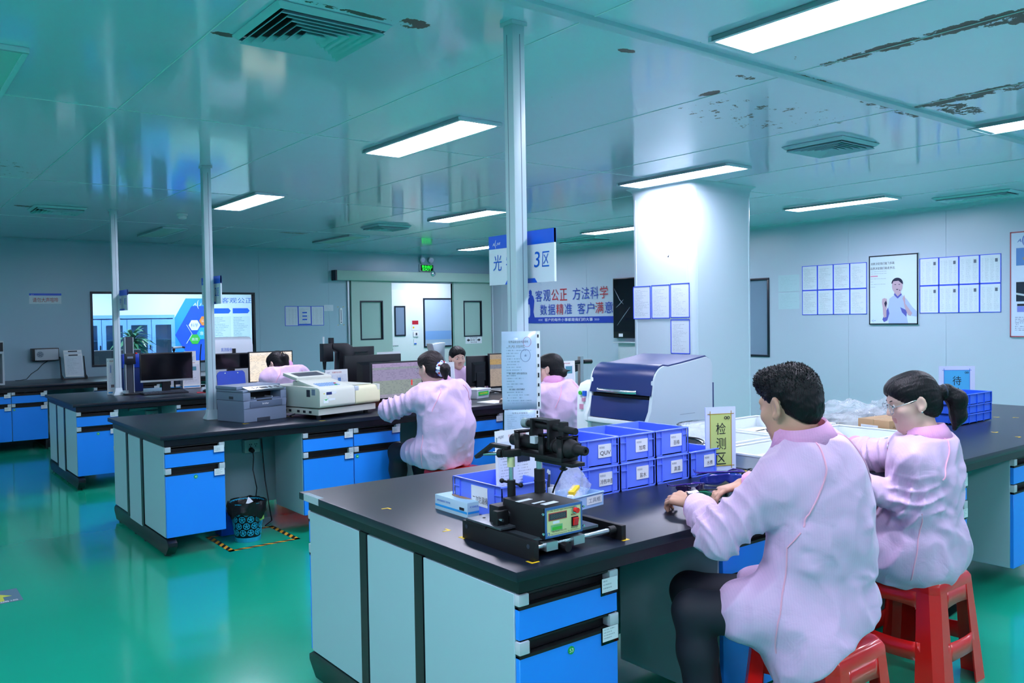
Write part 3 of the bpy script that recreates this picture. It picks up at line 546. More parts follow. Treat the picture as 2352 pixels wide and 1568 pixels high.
# exit sign with emergency lamps, sensor, door stickers
t = thing('exit_sign', 'green lit exit sign with two emergency lamps above the sliding door', 'exit sign', (8.025, YB, 2.37)); MB().box(-.145, .145, -.045, -.001, 0, .13).build('housing', M['lgrey'], t, bevel=.012); MB().box(-.132, .132, -.047, -.0455, .012, .118).build('face', M['ledpanel'], t)
text('安全出口', (-.105, -.048, .066), (1, 0, 0), Z, .21, .045, M['led'], t); text('EXIT', (-.09, -.048, .018), (1, 0, 0), Z, .18, .04, M['led'], t)
for x in (-.09, .09):
    MB().cyl((x, -.03, .13), (x, -.03, .165), .012).build('lamp_neck', M['lgrey'], t); l = MB().cyl((x, -.015, .215), (x, -.06, .205), .045, .058, 20).build('lamp_head', M['lgrey'], t, smooth=True); MB().cyl((x, -.0595, .205), (x, -.062, .2045), .044, n=20).build('lamp_glass', M['steel'], l)
t = thing('door_sensor', 'silver dome sensor on the sliding door track', 'sensor', (8.08, YB-.151, 2.33)); MB().sphere((0, 0, 0), .055, 16, 10, (1, .7, 1)).build('dome', M['steel'], t, smooth=True); MB().box(-.058, .058, -.01, .001, 0, .03).build('mount', M['lgrey'], t)
t = sheet('door_sticker', 'White automatic door sticker with two black arrows', 'sticker', (8.82, YB-.0605, 1.06), UX['left'], .37, .13, M['paper'], th=.001)
text('AUTO DOOR', (.1, -.0025, .1), (1, 0, 0), Z, .17, .02, M['ink'], t); text('自动门', (.115, -.0025, .045), (1, 0, 0), Z, .14, .045, M['ink'], t); text('请勿手推', (.115, -.0025, .012), (1, 0, 0), Z, .14, .022, M['ink'], t)
for s, c in ((1, .3), (-1, .07)): MB().prism([(s*x, y) for x, y in ((-.03, -.012), (.0, -.012), (.0, -.03), (.04, 0), (.0, .03), (.0, .012), (-.03, .012))][::s], (c, -.002, .065), (1, 0, 0), (0, 0, 1), (0, -1, 0), .001).build('arrow', M['ink'], t)
# zone signs on the poles
def zone(x, y, words, label):
    t = thing('zone_sign', label, 'sign', (x, y, 1.66)); MB().box(0, .01, -.425, 0, 0, .207).build('board', mat('sign_white', 'e2ecf8', .25), t)
    MB().box(-.0012, .0112, -.425, 0, .152, .207).build('top_band', M['signblue'], t); MB().prism([(.11, .0), (.125, .018), (.305, .018), (.32, 0)], (-.0012, 0, 0), (0, -1, 0), (0, 0, 1), (1, 0, 0), .0124).build('bottom_tab', M['signblue'], t)
    for k, (s, a, w_, h_) in enumerate(words): text(s, (-.0018, -a, .06), (0, -1, 0), Z, w_, h_, M['inkblue'], t, shear=.1)
    logo(t, (-.0022, -.028, .165), (0, -1, 0), .02, M['inkwhite']); return t
zone(2.136, 2.897, (('光', .03, .06, .066), ('学', .12, .06, .066), ('3', .303, .036, .062), ('区', .352, .046, .06)), 'blue and white zone 3 sign on the tall pole in the centre')
zone(2.116, 6.636, (('光', .03, .06, .066), ('学', .12, .06, .066), ('2', .303, .036, .062), ('区', .352, .046, .06)), 'blue and white zone 2 sign on the pole beside the printer'); zone(2.136, 9.44, (('光', .03, .06, .066), ('学', .12, .06, .066), ('1', .303, .036, .062), ('区', .352, .046, .06)), 'blue and white zone sign on the leftmost pole, seen almost edge on')
# data sheets hung on the near pole (curled plastic sleeves)
def hung(z0, z1, w_, label, m, d, head):
    t = thing('data_sheet', label, 'document', (2.02, 2.555, z0), -.66); n = 8; h = z1-z0; g = MB()
    prof = [(-d*math.sin(PI*k/n)*(.5+.5*k/n), h*k/n) for k in range(n+1)]
    for k in range(n):
        (y0, a), (y1, b) = prof[k:k+2]; s0, s1 = 1+.03*math.sin(PI*k/n), 1+.03*math.sin(PI*(k+1)/n)
        g.uv[len(g.f)] = ((0, k/n), (1, k/n), (1, (k+1)/n), (0, (k+1)/n)); g.add([(-w_/2*s0, y0, a), (w_/2, y0, a), (w_/2, y1, b), (-w_/2*s1, y1, b)], [(0, 1, 2, 3)])
    g.build('sleeve', m, t, smooth=True, solid=.0012); e = MB(); hl = MB()
    for k in range(n):
        (y0, a), (y1, b) = prof[k:k+2]; e.add([(w_/2, y0-.0008, a), (w_/2+.016, y0+.006, a), (w_/2+.016, y1+.006, b), (w_/2, y1-.0008, b)], [(0, 1, 2, 3)])
        hl.obox((w_/2+.008, (y0+y1)/2+.0015, (a+b)/2), (1, .4, 0), (0, 0, 1), (.4, -1, 0), .0028, .006 if k % 3 else .009, .0006)
    e.build('binding_strip', M['white'], t, smooth=True); hl.build('punch_holes', M['ink'], t, stuff=True)
    for cx, cz, r, m2, k in head:
        y = -d*math.sin(PI*cz/h)*(.5+.5*cz/h)-.002; MB().tube([(cx+r*.8*math.cos(a), y, cz+r*math.sin(a)) for a in [i*PI/12 for i in range(24)]], .0009, 4, True).build('round_stamp', m2, t)
        if k: text('★', (cx-.006, y-.001, cz-.006), (1, 0, 0), Z, .012, .012, m2, t, 'stamp_star')
    return t
stampb = mat('stamp_grey', '7f97c0', .5); stampr = mat('stamp_red', 'c79ab8', .5)
t = hung(1.165, 1.468, .133, 'Long curled data sheet with round stamps hung on the near pole', doc_mat('data_print', 'b9d2ec', '6884a6', 28, .62, seed=6, margin=.14, top=.2, strength=.55), .012, ((.032, .262, .019, stampr, 0), (.025, .21, .024, stampb, 1)))
for s, z, w_ in (('化学品安全技术说明书', .258, .075), ('第一部分  化学品名称', .243, .06), ('第二部分  成分/组成信息', .137, .07), ('第三部分  危险性概述', .076, .06)): text(s, (-.04, -.0145, z), (1, 0, 0), Z, w_, .007 if z < .25 else .01, M['ink'], t)
t = hung(1.0, 1.163, .12, 'Lower printed form in a clear sleeve below the data sheet on the pole', doc_mat('form_print', 'b6d0e8', '7d97b6', 22, .75, seed=9, cols=2, strength=.5), .004, ((.03, .11, .016, stampr, 0),)); text('化学品安全标签', (-.03, -.006, .148), (1, 0, 0), Z, .06, .007, M['ink'], t)
# fan box and clipboards at the back wall, cable
t = thing('ventilation_box', 'black-framed grey fan box mounted on the back wall at left', 'wall unit', (1.965, YB, 1.045)); MB().box(-.16, .16, -.13, -.001, 0, .17).build('casing', M['black'], t, bevel=.004); MB().box(-.125, .152, -.132, -.1305, .012, .158).build('front_plate', M['lgrey'], t)
for r in (.012, .024, .036): MB().tube([(-.065+r*math.cos(a), -.133, .09+r*math.sin(a)) for a in [i*PI/10 for i in range(20)]], .003, 5, True).build('fan_ring', M['inkgrey'], t)
for k in range(6): a = k*PI/3; MB().obox((-.065+.02*math.cos(a), -.134, .09+.02*math.sin(a)), (math.cos(a), 0, math.sin(a)), (-math.sin(a), 0, math.cos(a)), (0, 1, 0), .014, .004, .001).build('fan_blade', M['inkgrey'], t)
for x, z in ((-.11, .02), (.14, .02), (-.11, .15), (.14, .15)): MB().cyl((x, -.133, z), (x, -.1315, z), .004, n=8).build('screw', M['steel'], t)
tag(MB().tube([(2.0, YB-.02, 1.04), (1.93, YB-.03, .99), (1.88, YB-.04, .93), (1.8, YB-.06, .88), (1.74, YB-.1, .815), (1.66, YB-.14, .805), (1.6, YB-.16, .806)], .004).build('power_cable', M['black']), 'Thin dark cable running down from the wall fan box to the bench', 'cable')
t = thing('document_stand', 'black slanted stand holding two clipboards on the wall bench', 'stand', (2.255, 12.35, .8)); MB().prism([(0, 0), (.14, 0), (.2, .3), (.19, .3), (.1, .06), (0, .03)], (-.15, .0, 0), (0, 1, 0), (0, 0, 1), (1, 0, 0), .012).build('side_cheek', M['black'], t); MB().prism([(0, 0), (.14, 0), (.2, .3), (.19, .3), (.1, .06), (0, .03)], (.138, .0, 0), (0, 1, 0), (0, 0, 1), (1, 0, 0), .012).build('side_cheek', M['black'], t); MB().box(-.138, .138, .0, .14, 0, .012).build('shelf', M['black'], t)
for k, (dy, dz, l) in enumerate(((.05, .07, 'Rear clipboard with print on the slanted stand'), (.02, .02, 'Front clipboard with print on the slanted stand'))):
    c = thing('clipboard', l, 'clipboard', (2.255, 12.36+dy, .815+dz), rot=(-.28, 0, 0)); MB().box(-.11, .11, 0, .004, 0, .31).build('board', M['white'], c); MB().quad((-.1, -.002, .015), (.1, -.002, .015), (.1, -.002, .285), (-.1, -.002, .285)).build('sheet', DOCS[k], c); MB().box(-.055, .055, -.008, .0, .285, .3).build('clip', M['dgrey'], c, bevel=.002)
t = thing('instrument', 'grey instrument with a blue display cut off at the left edge of the photo', 'instrument', (1.2, 12.05, .8)); MB().box(0, .2, -.12, .2, .38, .54).build('head', M['lgrey'], t, bevel=.006); MB().box(.18, .2, -.12, .2, 0, .38).box(0, .02, -.12, .2, 0, .38).box(.02, .18, .18, .2, 0, .38).box(.02, .18, -.12, .18, 0, .02).build('body', M['lgrey'], t); MB().box(.03, .19, -.123, -.1205, .41, .52).build('display', M['black'], t); MB().box(.05, .15, -.125, -.1235, .44, .455).build('display_digits', mat('display_blue', '3a4dff', .4, emit=.8), t)

# ---------------------------------------------------------------- office behind the window, corridor wall
t = thing('filing_cabinet', 'blue filing cabinet with glass doors in the office beyond the window', 'cabinet', (2.95, 16.05, 0)); W_ = 1.66
MB().box(0, W_, 0, .4, 0, .08).box(0, W_, 0, .4, 1.62, 1.68).box(0, .03, 0, .4, .08, 1.62).box(W_-.03, W_, 0, .4, .08, 1.62).box(.03, W_-.03, .38, .4, .08, 1.62).box(.03, W_-.03, .01, .38, .85, .88).box(.03, W_-.03, .01, .38, 1.22, 1.24).build('carcass', M['cabblue'], t)
for k in range(4):
    a, b = k*W_/4, (k+1)*W_/4; d = MB().box(a+.005, a+.07, -.02, -.001, .1, 1.6).box(b-.07, b-.005, -.02, -.001, .1, 1.6).box(a+.07, b-.07, -.02, -.001, 1.5, 1.6).box(a+.07, b-.07, -.02, -.001, .1, .78).build('door', M['cabblue'], t)
    MB().box(a+.07, b-.07, -.012, -.008, .78, 1.5).build('pane', M['glass'], d); MB().box((b if k % 2 == 0 else a)-.035, (b if k % 2 == 0 else a)-.02, -.035, -.02, 1.05, 1.15).build('handle', M['steel'], d)
    for s, z in ((0, .885), (1, 1.245)):
        for q in range(5 if k < 2 else 2):
            x = a+.08+q*.052; h = .24+.01*(q % 2); o = thing('ring_binder', '%s binder from the left on the %s shelf behind cabinet door %s' % (('First', 'Second', 'Third', 'Fourth', 'Fifth')[q], ('lower', 'upper')[s], ordw[k]), 'binder', (x, 16.09, z), group='binders in the filing cabinet'); MB().box(0, .046, 0, .25, 0, h).build('cover', M['navy'] if (s == 0 or q < 3) else M['white'], o, bevel=.003); MB().box(.01, .036, -.002, -.0005, .09, .2).build('spine_label', M['white'], o)
t = thing('potted_plant', 'bushy green potted plant in front of the blue filing cabinet', 'plant', (3.72, 15.45, 0)); MB().lathe([(.001, .55), (.12, .55), (.16, .95), (.15, .95), (.13, .9), (.001, .9)], n=20).build('pot', M['signblue'], t, smooth=30); MB().box(-.2, .2, -.2, .2, 0, .55).build('plant_stand', M['dgrey'], t)
leaf = mat('leaf_green', '2f6f52', .35); MB().cyl((0, 0, .88), (0, 0, 1.1), .035).build('stem', leaf, t)
for k in range(90):
    a = rng.uniform(0, 2*PI); el = rng.uniform(.25, 1.45); L_ = rng.uniform(.3, .52); zz = rng.uniform(1.05, 1.3); mb = MB(); d = Vector((math.cos(a), math.sin(a), 0)); s = Vector((-math.sin(a), math.cos(a), 0)); row = []
    for i, wd in enumerate((.01, .034, .03, .005)):
        q = i/3; p = d*L_*q*math.cos(el*.7)+Vector((0, 0, zz+L_*(math.sin(el)*q-.75*q*q*math.cos(el*.5)))); row.append((p+s*wd, p-s*wd))
    mb.add([p for r_ in row for p in r_], [(0, 1, 3, 2), (2, 3, 5, 4), (4, 5, 7, 6)]); mb.build('leaf', leaf, t)
tag(MB().sphere((3.86, 15.2, .965), .022).build('small_ball', M['red'], smooth=True), 'small red ball-shaped object below the plant leaves', 'ornament')
tag(MB().box(3.84, 3.88, 15.18, 15.22, .5, .945).build('ball_stand', M['dgrey'], None), 'thin dark stand below the red ball', 'stand')
t = thing('sofa', 'dark sofa back below the office window at left', 'sofa', (3.2, 14.1, 0)); MB().box(-.5, .33, 0, .16, .3, 1.12).build('backrest', M['dgrey'], t, bevel=.03); MB().box(-.5, .33, .16, .7, .1, .45).build('seat', M['dgrey'], t, bevel=.03)
# hexagon wall graphic
t = thing('wall_graphic', 'large blue hexagon wall graphic with small coloured hexagons', 'wall graphic', (5.35, 16.5, 1.25)); hx = lambda cx, cz, r, a0=0: [(cx+r*math.cos(math.radians(a0+60*k)), cz+r*math.sin(math.radians(a0+60*k))) for k in range(6)]
for nm, pl, m, d in (('outer_hexagon', hx(0, .05, .8), mat('hex_cyan', '2f9df0', .4), .006), ('inner_hexagon', hx(.02, .05, .63), mat('hex_blue', '1b55d8', .4), .012), ('small_hexagon', hx(-.25, .23, .11), M['inkwhite'], .018), ('small_hexagon', hx(-.06, .31, .1), M['orange'], .018), ('small_hexagon', hx(-.08, .07, .13), M['cyanp'], .018), ('small_hexagon', hx(-.25, -.04, .105), M['greenp'], .018)):
    MB().prism(pl, (0, -d, 0), (1, 0, 0), (0, 0, 1), (0, 1, 0), d-.001).build(nm, m, t)
text('科学', (-.32, -.02, .195), (1, 0, 0), Z, .14, .07, M['inkblue'], t); text('公正', (-.12, -.02, .285), (1, 0, 0), Z, .12, .055, M['inkwhite'], t); text('准确', (-.16, -.02, .035), (1, 0, 0), Z, .16, .075, M['inkwhite'], t); text('高效', (-.31, -.02, -.07), (1, 0, 0), Z, .12, .06, M['inkwhite'], t); logo(t, (-.27, -.014, .6), (1, 0, 0), .09, M['inkwhite'])
MB().tube([(-.4, -.02, .24), (-.3, -.02, .06), (-.41, -.02, -.12)], .006, 6).build('bracket_line', M['inkwhite'], t)
t = sheet('wall_chart', 'white office wall chart with a blue title and two text columns', 'poster', (5.42, 16.499, .9), (1, 0, 0), 1.35, 1.15, M['paper'], th=.03); text('客观公正', (.2, -.033, 1.0), (1, 0, 0), Z, .62, .11, M['inkblue'], t)
for x in (.04, .42, .8): MB().quad((x, -.033, .05), (x+.34, -.033, .05), (x+.34, -.033, .74), (x, -.033, .74)).build('text_column', doc_mat('chart_print', 'd6e3ef', '5f7f9f', 22, .8, seed=1, margin=.03, top=.02), t); MB().prism([(x, .8), (x+.3, .8), (x+.34, .85), (x+.3, .9), (x, .9)], (0, -.034, 0), (1, 0, 0), (0, 0, 1), (0, 1, 0), .002).build('heading_arrow', M['signblue'], t)
# corridor wall fittings
t = sheet('warning_sign', 'white sign with a red band and yellow mark beyond the door', 'sign', (8.92, 14.799, 1.3), (1, 0, 0), .165, .21, M['paper']); MB().box(.01, .155, -.0055, -.004, .12, .2).build('red_band', M['charred'], t); MB().cyl((.04, -.0055, .06), (.04, -.004, .06), .02).build('yellow_mark', M['yellow'], t)
t = thing('card_reader', 'white card reader below the warning sign in the corridor', 'card reader', (8.95, 14.8, 1.17)); MB().box(0, .12, -.02, -.001, 0, .1).build('body', M['white'], t, bevel=.006); MB().box(.05, .085, -.022, -.0205, .03, .08).build('display', M['dgrey'], t); MB().box(.01, .075, -.012, -.001, -.16, -.05).build('push_button', M['white'], t); MB().box(.015, .07, -.0135, -.0125, -.155, -.13).build('button_tab', M['inkblue'], t)
t = thing('green_strip_sign', 'green vertical strip sign on the corridor wall at the door edge', 'sign', (8.37, 14.8, 1.1)); MB().box(0, .055, -.004, -.001, 0, .35).build('strip', M['green'], t); MB().cyl((.027, -.0055, .06), (.027, -.0042, .06), .018).build('pictogram', M['inkwhite'], t)
flush_texts()
# ---------------------------------------------------------------- things on the benches
def crate(loc, label, w=.212, d=.3, h=.114, rz=0, words=None, small='待测试:', group=None, face='front', shade=None, ribs=True, tagw=.075):
    """stacking crate: thin walls, rim, corner columns, label on the local -Y face"""
    t = thing('plastic_crate', label, 'crate', loc, rz, group); m = shade or M['blue']; k = .004; i = .006
    b = MB().box(i, w-i, i, d-i, .004, .009)
    for bx in ((i, w-i, i, i+k), (i, w-i, d-i-k, d-i), (i, i+k, i, d-i), (w-i-k, w-i, i, d-i)): b.box(bx[0], bx[1], bx[2], bx[3], .004, h-.004)
    b.build('tub', m, t)
    r = MB()
    for bx in ((0, w, 0, .009), (0, w, d-.009, d), (0, .009, .009, d-.009), (w-.009, w, .009, d-.009)): r.box(bx[0], bx[1], bx[2], bx[3], h-.006, h)
    r.build('rim', m, t, bevel=.0015, seg=1); g = MB()
    if ribs:
        for x in (.0, .038, w-.041, w-.003): g.box(x, x+.003, .0, i, .0, h-.006).box(x, x+.003, d-i, d, .0, h-.006)
        for y in (.0, .045, d-.048, d-.003): g.box(0, i, y, y+.003, 0, h-.006).box(w-i, w, y, y+.003, 0, h-.006)
        for z in (.004, h*.72): g.box(0, .04, .001, i, z, z+.003).box(w-.04, w, .001, i, z, z+.003).box(.001, i, 0, .047, z, z+.003).box(.001, i, d-.047, d, z, z+.003)
        g.box(.0, w, .0015, i, .0, .004).box(.0, w, d-i, d-.0015, 0, .004).box(.0015, i, 0, d, 0, .004).box(w-i, w-.0015, 0, d, 0, .004)
    else:
        n = 4
        for q in range(n+1): g.box(w*q/n*.985, w*q/n*.985+.003, 0, i, .004, h-.006).box(w*q/n*.985, w*q/n*.985+.003, d-i, d, .004, h-.006).box(0, i, d*q/n*.985, d*q/n*.985+.003, .004, h-.006).box(w-i, w, d*q/n*.985, d*q/n*.985+.003, .004, h-.006)
    if ribs: g.build('rib', m, t)
    else:
        for q in range(0, len(g.v), 8): MB().add(g.v[q:q+8], [tuple(i-q for i in f) for f in g.f[q//8*6:q//8*6+6]]).build('rib', m, t)
    if words:
        if face == 'front': p = Vector((w*.46, .005, h*.32)); ux = Vector((1, 0, 0))
        else: p = Vector((.005, d*.62, h*.3)); ux = Vector((0, -1, 0))
        n = ux.cross(Vector(Z)); hh = tagw*.72; MB().obox(p+ux*tagw/2+Vector(Z)*hh/2+n*.0006, ux, Z, n, tagw/2, hh/2, .0006).build('paper_label', M['paper'], t)
        L_ = len(words); text(words, p+ux*tagw*(.52-.13*min(L_, 3.4))+Vector(Z)*hh*.14+n*.0017, ux, Z, tagw*min(.93, .26*L_), hh*.36, M['ink'], t, 'label_text')
        if small: text(small, p+ux*tagw*.06+Vector(Z)*hh*.68+n*.0017, ux, Z, tagw*.42, hh*.17, M['inkgrey'], t, 'label_text')
    return t
xs_ = (2.236, 2.451, 2.666)
for x, wd, l in zip(xs_, ('冷热冲击', '盐水', '高温'), ('Blue crate labelled hot and cold shock, lower left of the stack', 'Blue crate labelled salt water, lower row, middle of the stack', 'Blue crate labelled high temperature, lower row, third from left')): crate((x, 2.44, .8), l, words=wd, group='blue test crates on the near bench')
crate((2.886, 2.44, .8), 'Single blue crate labelled water boiling, right end with nothing on top', words='水煮', group='blue test crates on the near bench')
for x, wd, l in zip(xs_, ('QUV', '加弯', '百格'), ('Blue crate marked QUV, upper left of the stack', 'Blue crate labelled bending, upper row, middle of the stack', 'Blue crate labelled cross cut, upper row at right')): crate((x-.001, 2.44+.002, .9145), l, words=wd, group='blue test crates on the near bench')
crate((1.76, 2.335, .8), 'Blue crate behind the tissue box, with a handwritten-style white label', w=.21, d=.31, h=.128, words='二次防漏桶', small=None, face='left', tagw=.1)
t = thing('marker_pen', 'White and black marker standing inside the left blue crate', 'marker', (1.93, 2.5, .81)); MB().cyl((0, 0, 0), (0, 0, .09), .009, n=12).build('barrel', M['black'], t); MB().cyl((0, 0, .09), (0, 0, .13), .0095, n=12).build('cap', M['white'], t)
for k in range(3): crate((5.45+.004*k, 2.42, .8+.058*k), ('Bottom shallow blue tray of the stack at the far right of the bench', 'Middle shallow blue tray of the stack at the far right of the bench', 'Top shallow blue tray of the stack at the far right of the bench')[k], w=.42, d=.34, h=.062 if k < 2 else .075, group='shallow blue trays', ribs=False, shade=mat('blue_tray_plastic', '2a66ea', .35))
def stand_sign(loc, rz, label, w, h, face, words, col, inkm, base=True):
    t = thing('table_sign', label, 'sign', loc, rz); MB().box(-w/2, w/2, -.003, .003, .01, h).build('acrylic_sheet', mat('milky_acrylic', 'c9d6f6', .15), t); MB().box(-w/2-.01, w/2+.01, -.03, .03, .0005, .01).build('foot', M['alu'], t, bevel=.002)
    a, b = -w*.36, w*.36; z0, z1 = h*.1, h*.9; MB().box(a, b, -.0042, -.0032, z0, z1).build('sheet', face, t); fr = MB()
    for bx in ((a-.012, b+.012, z1-.003, z1), (a-.012, b+.012, z0, z0+.003), (a, a+.003, z0-.012, z1+.012), (b-.003, b, z0-.012, z1+.012)): fr.box(bx[0], bx[1], -.005, -.0043, bx[2], bx[3])
    fr.build('sketched_border', col, t); n = len(words); cw = min(w*.32, .062)
    for k, s in enumerate(words): text(s, (-cw*.5, -.0052, z1-.028*h/.3-(k+1)*cw*1.42), (1, 0, 0), Z, cw, cw*1.12, inkm, t)
    for dx in (0, .014): MB().tube([(b-.03+dx+.006*math.cos(q), -.0055, z1-.02+.006*math.sin(q)) for q in [i*PI/6 for i in range(12)]], .0014, 5, True).build('glasses_mark', M['ink'], t)
    return t
stand_sign((3.095, 2.44, .8), -.42, 'Yellow-green inspection zone sign in a clear stand by the crates', .15, .3, mat('sign_lime', 'b8cc7c', .4), '检测区', mat('border_ochre', 'a98a1e', .5), M['ink'])
stand_sign((6.62, 2.98, .8), -.8, 'Blue waiting zone sign behind the shallow trays at right', .26, .3, mat('sign_cyan', '49b0ea', .4), '待检区', M['inkblue'], M['ink'])
# leaflet holders: white printed cards
def leaflet(loc, rz, label, w=.21, h=.297, tilt=.08, photos=((.12, .1, .05, .04, 'photo_dark'),), head=M['charred'], foot=True, seed=0, title='仪器作业说明'):
    t = thing('leaflet_holder', label, 'leaflet', loc, rz); s, c = math.sin(tilt), math.cos(tilt); up = Vector((0, s, c)); n = Vector((0, -c, s)); o = Vector((0, 0, .004))
    MB().obox(o+up*h/2, (1, 0, 0), up, n, w/2, h/2, .0015).build('card', M['white'], t); MB().box(-w/2, w/2, -.03, .04, .0005, .004).build('foot', M['acrylic'], t)
    P = lambda u_, v_, e: Vector((u_-w/2, 0, 0))+o+up*v_+n*(.0016+e); q = lambda a, b, cc, d, e: (P(a, b, e), P(cc, b, e), P(cc, d, e), P(a, d, e))
    MB().quad(*q(.012, h*.14, w-.012, h*.86, .0003)).build('print', doc_mat('leaflet_print_%d' % (seed % 3), 'd9e3f0', '66788e', 16+seed % 3*4, .55, seed=seed, cols=2 if seed % 2 else 1, margin=.05, top=.05, strength=.5), t)
    text(title, P(w*.3, h*.9, .0008), (1, 0, 0), up, w*.42, h*.045, head, t); text('A(JIE', P(w*.06, h*.9, .0008), (1, 0, 0), up, w*.14, h*.04, M['inkgrey'], t, 'logo', .2)
    if foot: MB().quad(*q(.01, h*.03, w-.01, h*.07, .0006)).build('foot_band', M['skyp'], t)
    for a, b, pw, ph, mm in photos: MB().quad(*q(a, b, a+pw, b+ph, .0008)).build('photo_print', MATS.get(mm) or mat(mm, '23384c', .3), t)
    return t
mat('photo_green', '3f9f45', .4); mat('photo_tealish', '4f8ea0', .3); mat('photo_dark', '1c2838', .2); mat('photo_sky', '5b86c4', .2)
leaflet((1.937, 2.466, .8), 0, 'White instrument card right behind the lensometer, with small colour photos', .2, .3, .03, ((.105, .045, .055, .035, 'photo_green'), (.105, .08, .055, .02, 'photo_sky'), (.1, .175, .06, .05, 'photo_dark'), (.03, .045, .04, .03, 'poster_white')), seed=1)
# tissue box, tool tray with bag and pens
t = thing('tissue_box', 'pale blue tissue box on the near bench in front of the blue crate', 'tissue box', (1.714, 2.482, .8)); tb = mat('tissue_box_card', 'b3dbee', .45); MB().box(0, .108, 0, .215, 0, .056).build('carton', tb, t, bevel=.002)
MB().prism([(.054+.026*math.cos(a), .105+.066*math.sin(a)) for a in [i*PI/9 for i in range(18)]], (0, 0, .0562), (1, 0, 0), (0, 1, 0), Z, .0008).build('opening', M['card'], t)
MB().box(-.0006, 0, .002, .213, .014, .022).box(.002, .106, -.0006, 0, .014, .022).build('light_band', M['skyp'], t); MB().box(.084, .104, -.0012, -.0004, .03, .05).build('brand_patch', M['ink'], t); text('M码', (.087, -.0016, .036), (1, 0, 0), Z, .014, .009, M['inkwhite'], t)
text('真刀蓝抽纸/油丁晴手套', (.01, -.0012, .036), (1, 0, 0), Z, .06, .007, M['inkblue'], t); text('油刃纸抽纸面丁晴手套', (-.0012, .2, .034), (0, -1, 0), Z, .09, .008, M['inkblue'], t); MB().box(-.0012, -.0004, .02, .05, .024, .034).build('code_patch', M['ink'], t)
t = thing('tool_tray', 'light blue tool tray right of the lensometer, holding small tools', 'tray', (2.05, 2.30, .8), .12); pb = mat('pale_blue_plastic', '9fc4f2', .35); b = MB()
for bx in ((0, .19, 0, .13, 0, .004), (0, .19, 0, .004, .004, .05), (0, .19, .126, .13, .004, .05), (0, .004, .004, .126, .004, .05), (.186, .19, .004, .126, .004, .05)): b.box(*bx)
b.build('tub', pb, t); MB().tube([(0, 0, .05), (.19, 0, .05), (.19, .13, .05), (0, .13, .05)], .004, 6, True).build('rim', pb, t); MB().box(.09, .18, -.0015, -.0003, .012, .042).build('paper_label', M['paper'], t); text('工具框', (.1, -.002, .018), (1, 0, 0), Z, .07, .018, M['inkgrey'], t)
t = thing('utility_knife', 'Yellow and white tool lying in the light blue tool tray', 'tool', (2.12, 2.36, .825), .5); MB().box(-.05, .04, -.012, .012, 0, .03).build('white_body', M['white'], t, bevel=.006); MB().obox((-.0, 0, .04), (1, 0, .2), (0, 1, 0), (-.2, 0, 1), .035, .013, .008).build('yellow_slider', M['yellow'], t, bevel=.002)
bm_ = MB(); pts = []
for i in range(9):
    for k in range(14):
        a = 2*PI*k/14; q = i/8; r = .075*(1-q)**.8*(1+.25*math.sin(3*a+i))*(1.15 if q < .3 else 1)+.004; pts.append((r*math.cos(a)+.03*q+.012*math.sin(5*q+a), r*.75*math.sin(a)+.02*q, .14*q+.008*math.sin(4*a+2*i)*(1-q)))
bm_.add(pts, [(i*14+k, i*14+(k+1) % 14, (i+1)*14+(k+1) % 14, (i+1)*14+k) for i in range(8) for k in range(14)])
o = bm_.build('plastic_bag', M['clearbag'], None, smooth=60); o.location = (2.14, 2.4, .83); tag(o, 'crumpled clear plastic bag peaking out of the light blue tool tray', 'bag')
t = thing('pen_cup', 'white pen cup behind the lensometer post', 'cup', (2.02, 2.4, .8)); MB().lathe([(.001, .001), (.028, .001), (.032, .09), (.03, .09), (.026, .004), (.001, .004)], n=20).build('cup', M['white'], t, smooth=30)
for k, (dx, dy, m, l) in enumerate(((.008, .004, M['charblue'], 'Blue pen standing in the white cup'), (-.01, .006, M['ink'], 'Black pen standing in the white cup'), (.0, -.01, M['dgrey'], 'Grey pen standing in the white cup'))):
    p = thing('pen', l, 'pen', (2.02, 2.4, .806), group='pens in the cup'); MB().cyl((dx*.3, dy*.3, 0), (dx*1.6, dy*1.6, .13), .0045, n=8).build('barrel', m, p); MB().cyl((dx*1.6, dy*1.6, .13), (dx*1.75, dy*1.75, .143), .005, .003, 8).build('cap', M['lgrey'], p)

o = MB().box(1.4495, 1.452, 3.16, 3.3, .772, .8002).box(1.4495, 1.475, 3.16, 3.3, .8001, .8006).build('clear_tape', mat('crumpled_tape', 'aebfc9', .2, bump=(120, .002))); tag(o, 'crumpled clear tape over the left corner of the near worktop', 'tape')
# ---------------------------------------------------------------- the lensometer
t = thing('lensometer', 'black ocular lensometer with cream control panel on the near bench', 'lensometer', (1.55, 1.905, .8)); K = M['matt']; mb = MB().box(0, .02, 0, .37, 0, .06)
mb.build('left_rail', K, t, bevel=.002); MB().box(.365, .385, .0, .37, 0, .048).build('right_rail', K, t, bevel=.002); MB().box(.02, .365, .352, .37, 0, .04).build('rear_crossbar', K, t)
for y in (.03, .3): MB().cyl((.02, y, .032), (.365, y, .032), .0085, n=16).build('guide_rod', M['steel'], t, smooth=True)
for x, z in ((-.001, .042), (-.001, .02)): pass
for y in (.025, .345): MB().cyl((-.0015, y, .042), (.002, y, .042), .007, n=12).build('bolt', M['dgrey'], t)
MB().cyl((.335, .03, .032), (.36, .03, .032), .013, n=16).build('rod_collar', K, t)
MB().box(.025, .30, .04, .3, .048, .056).build('carriage_plate', mat('dull_metal', '5a636c', .35, .7), t); MB().box(.05, .19, .05, .29, .012, .048).build('carriage_block', K, t)
for x in (.06, .17): MB().box(x, x+.045, .012, .05, .018, .044).build('bearing_block', M['alu'], t)
MB().cyl((.137, .05, .02), (.137, .0, .02), .014, n=16).build('lock_knob', K, t)
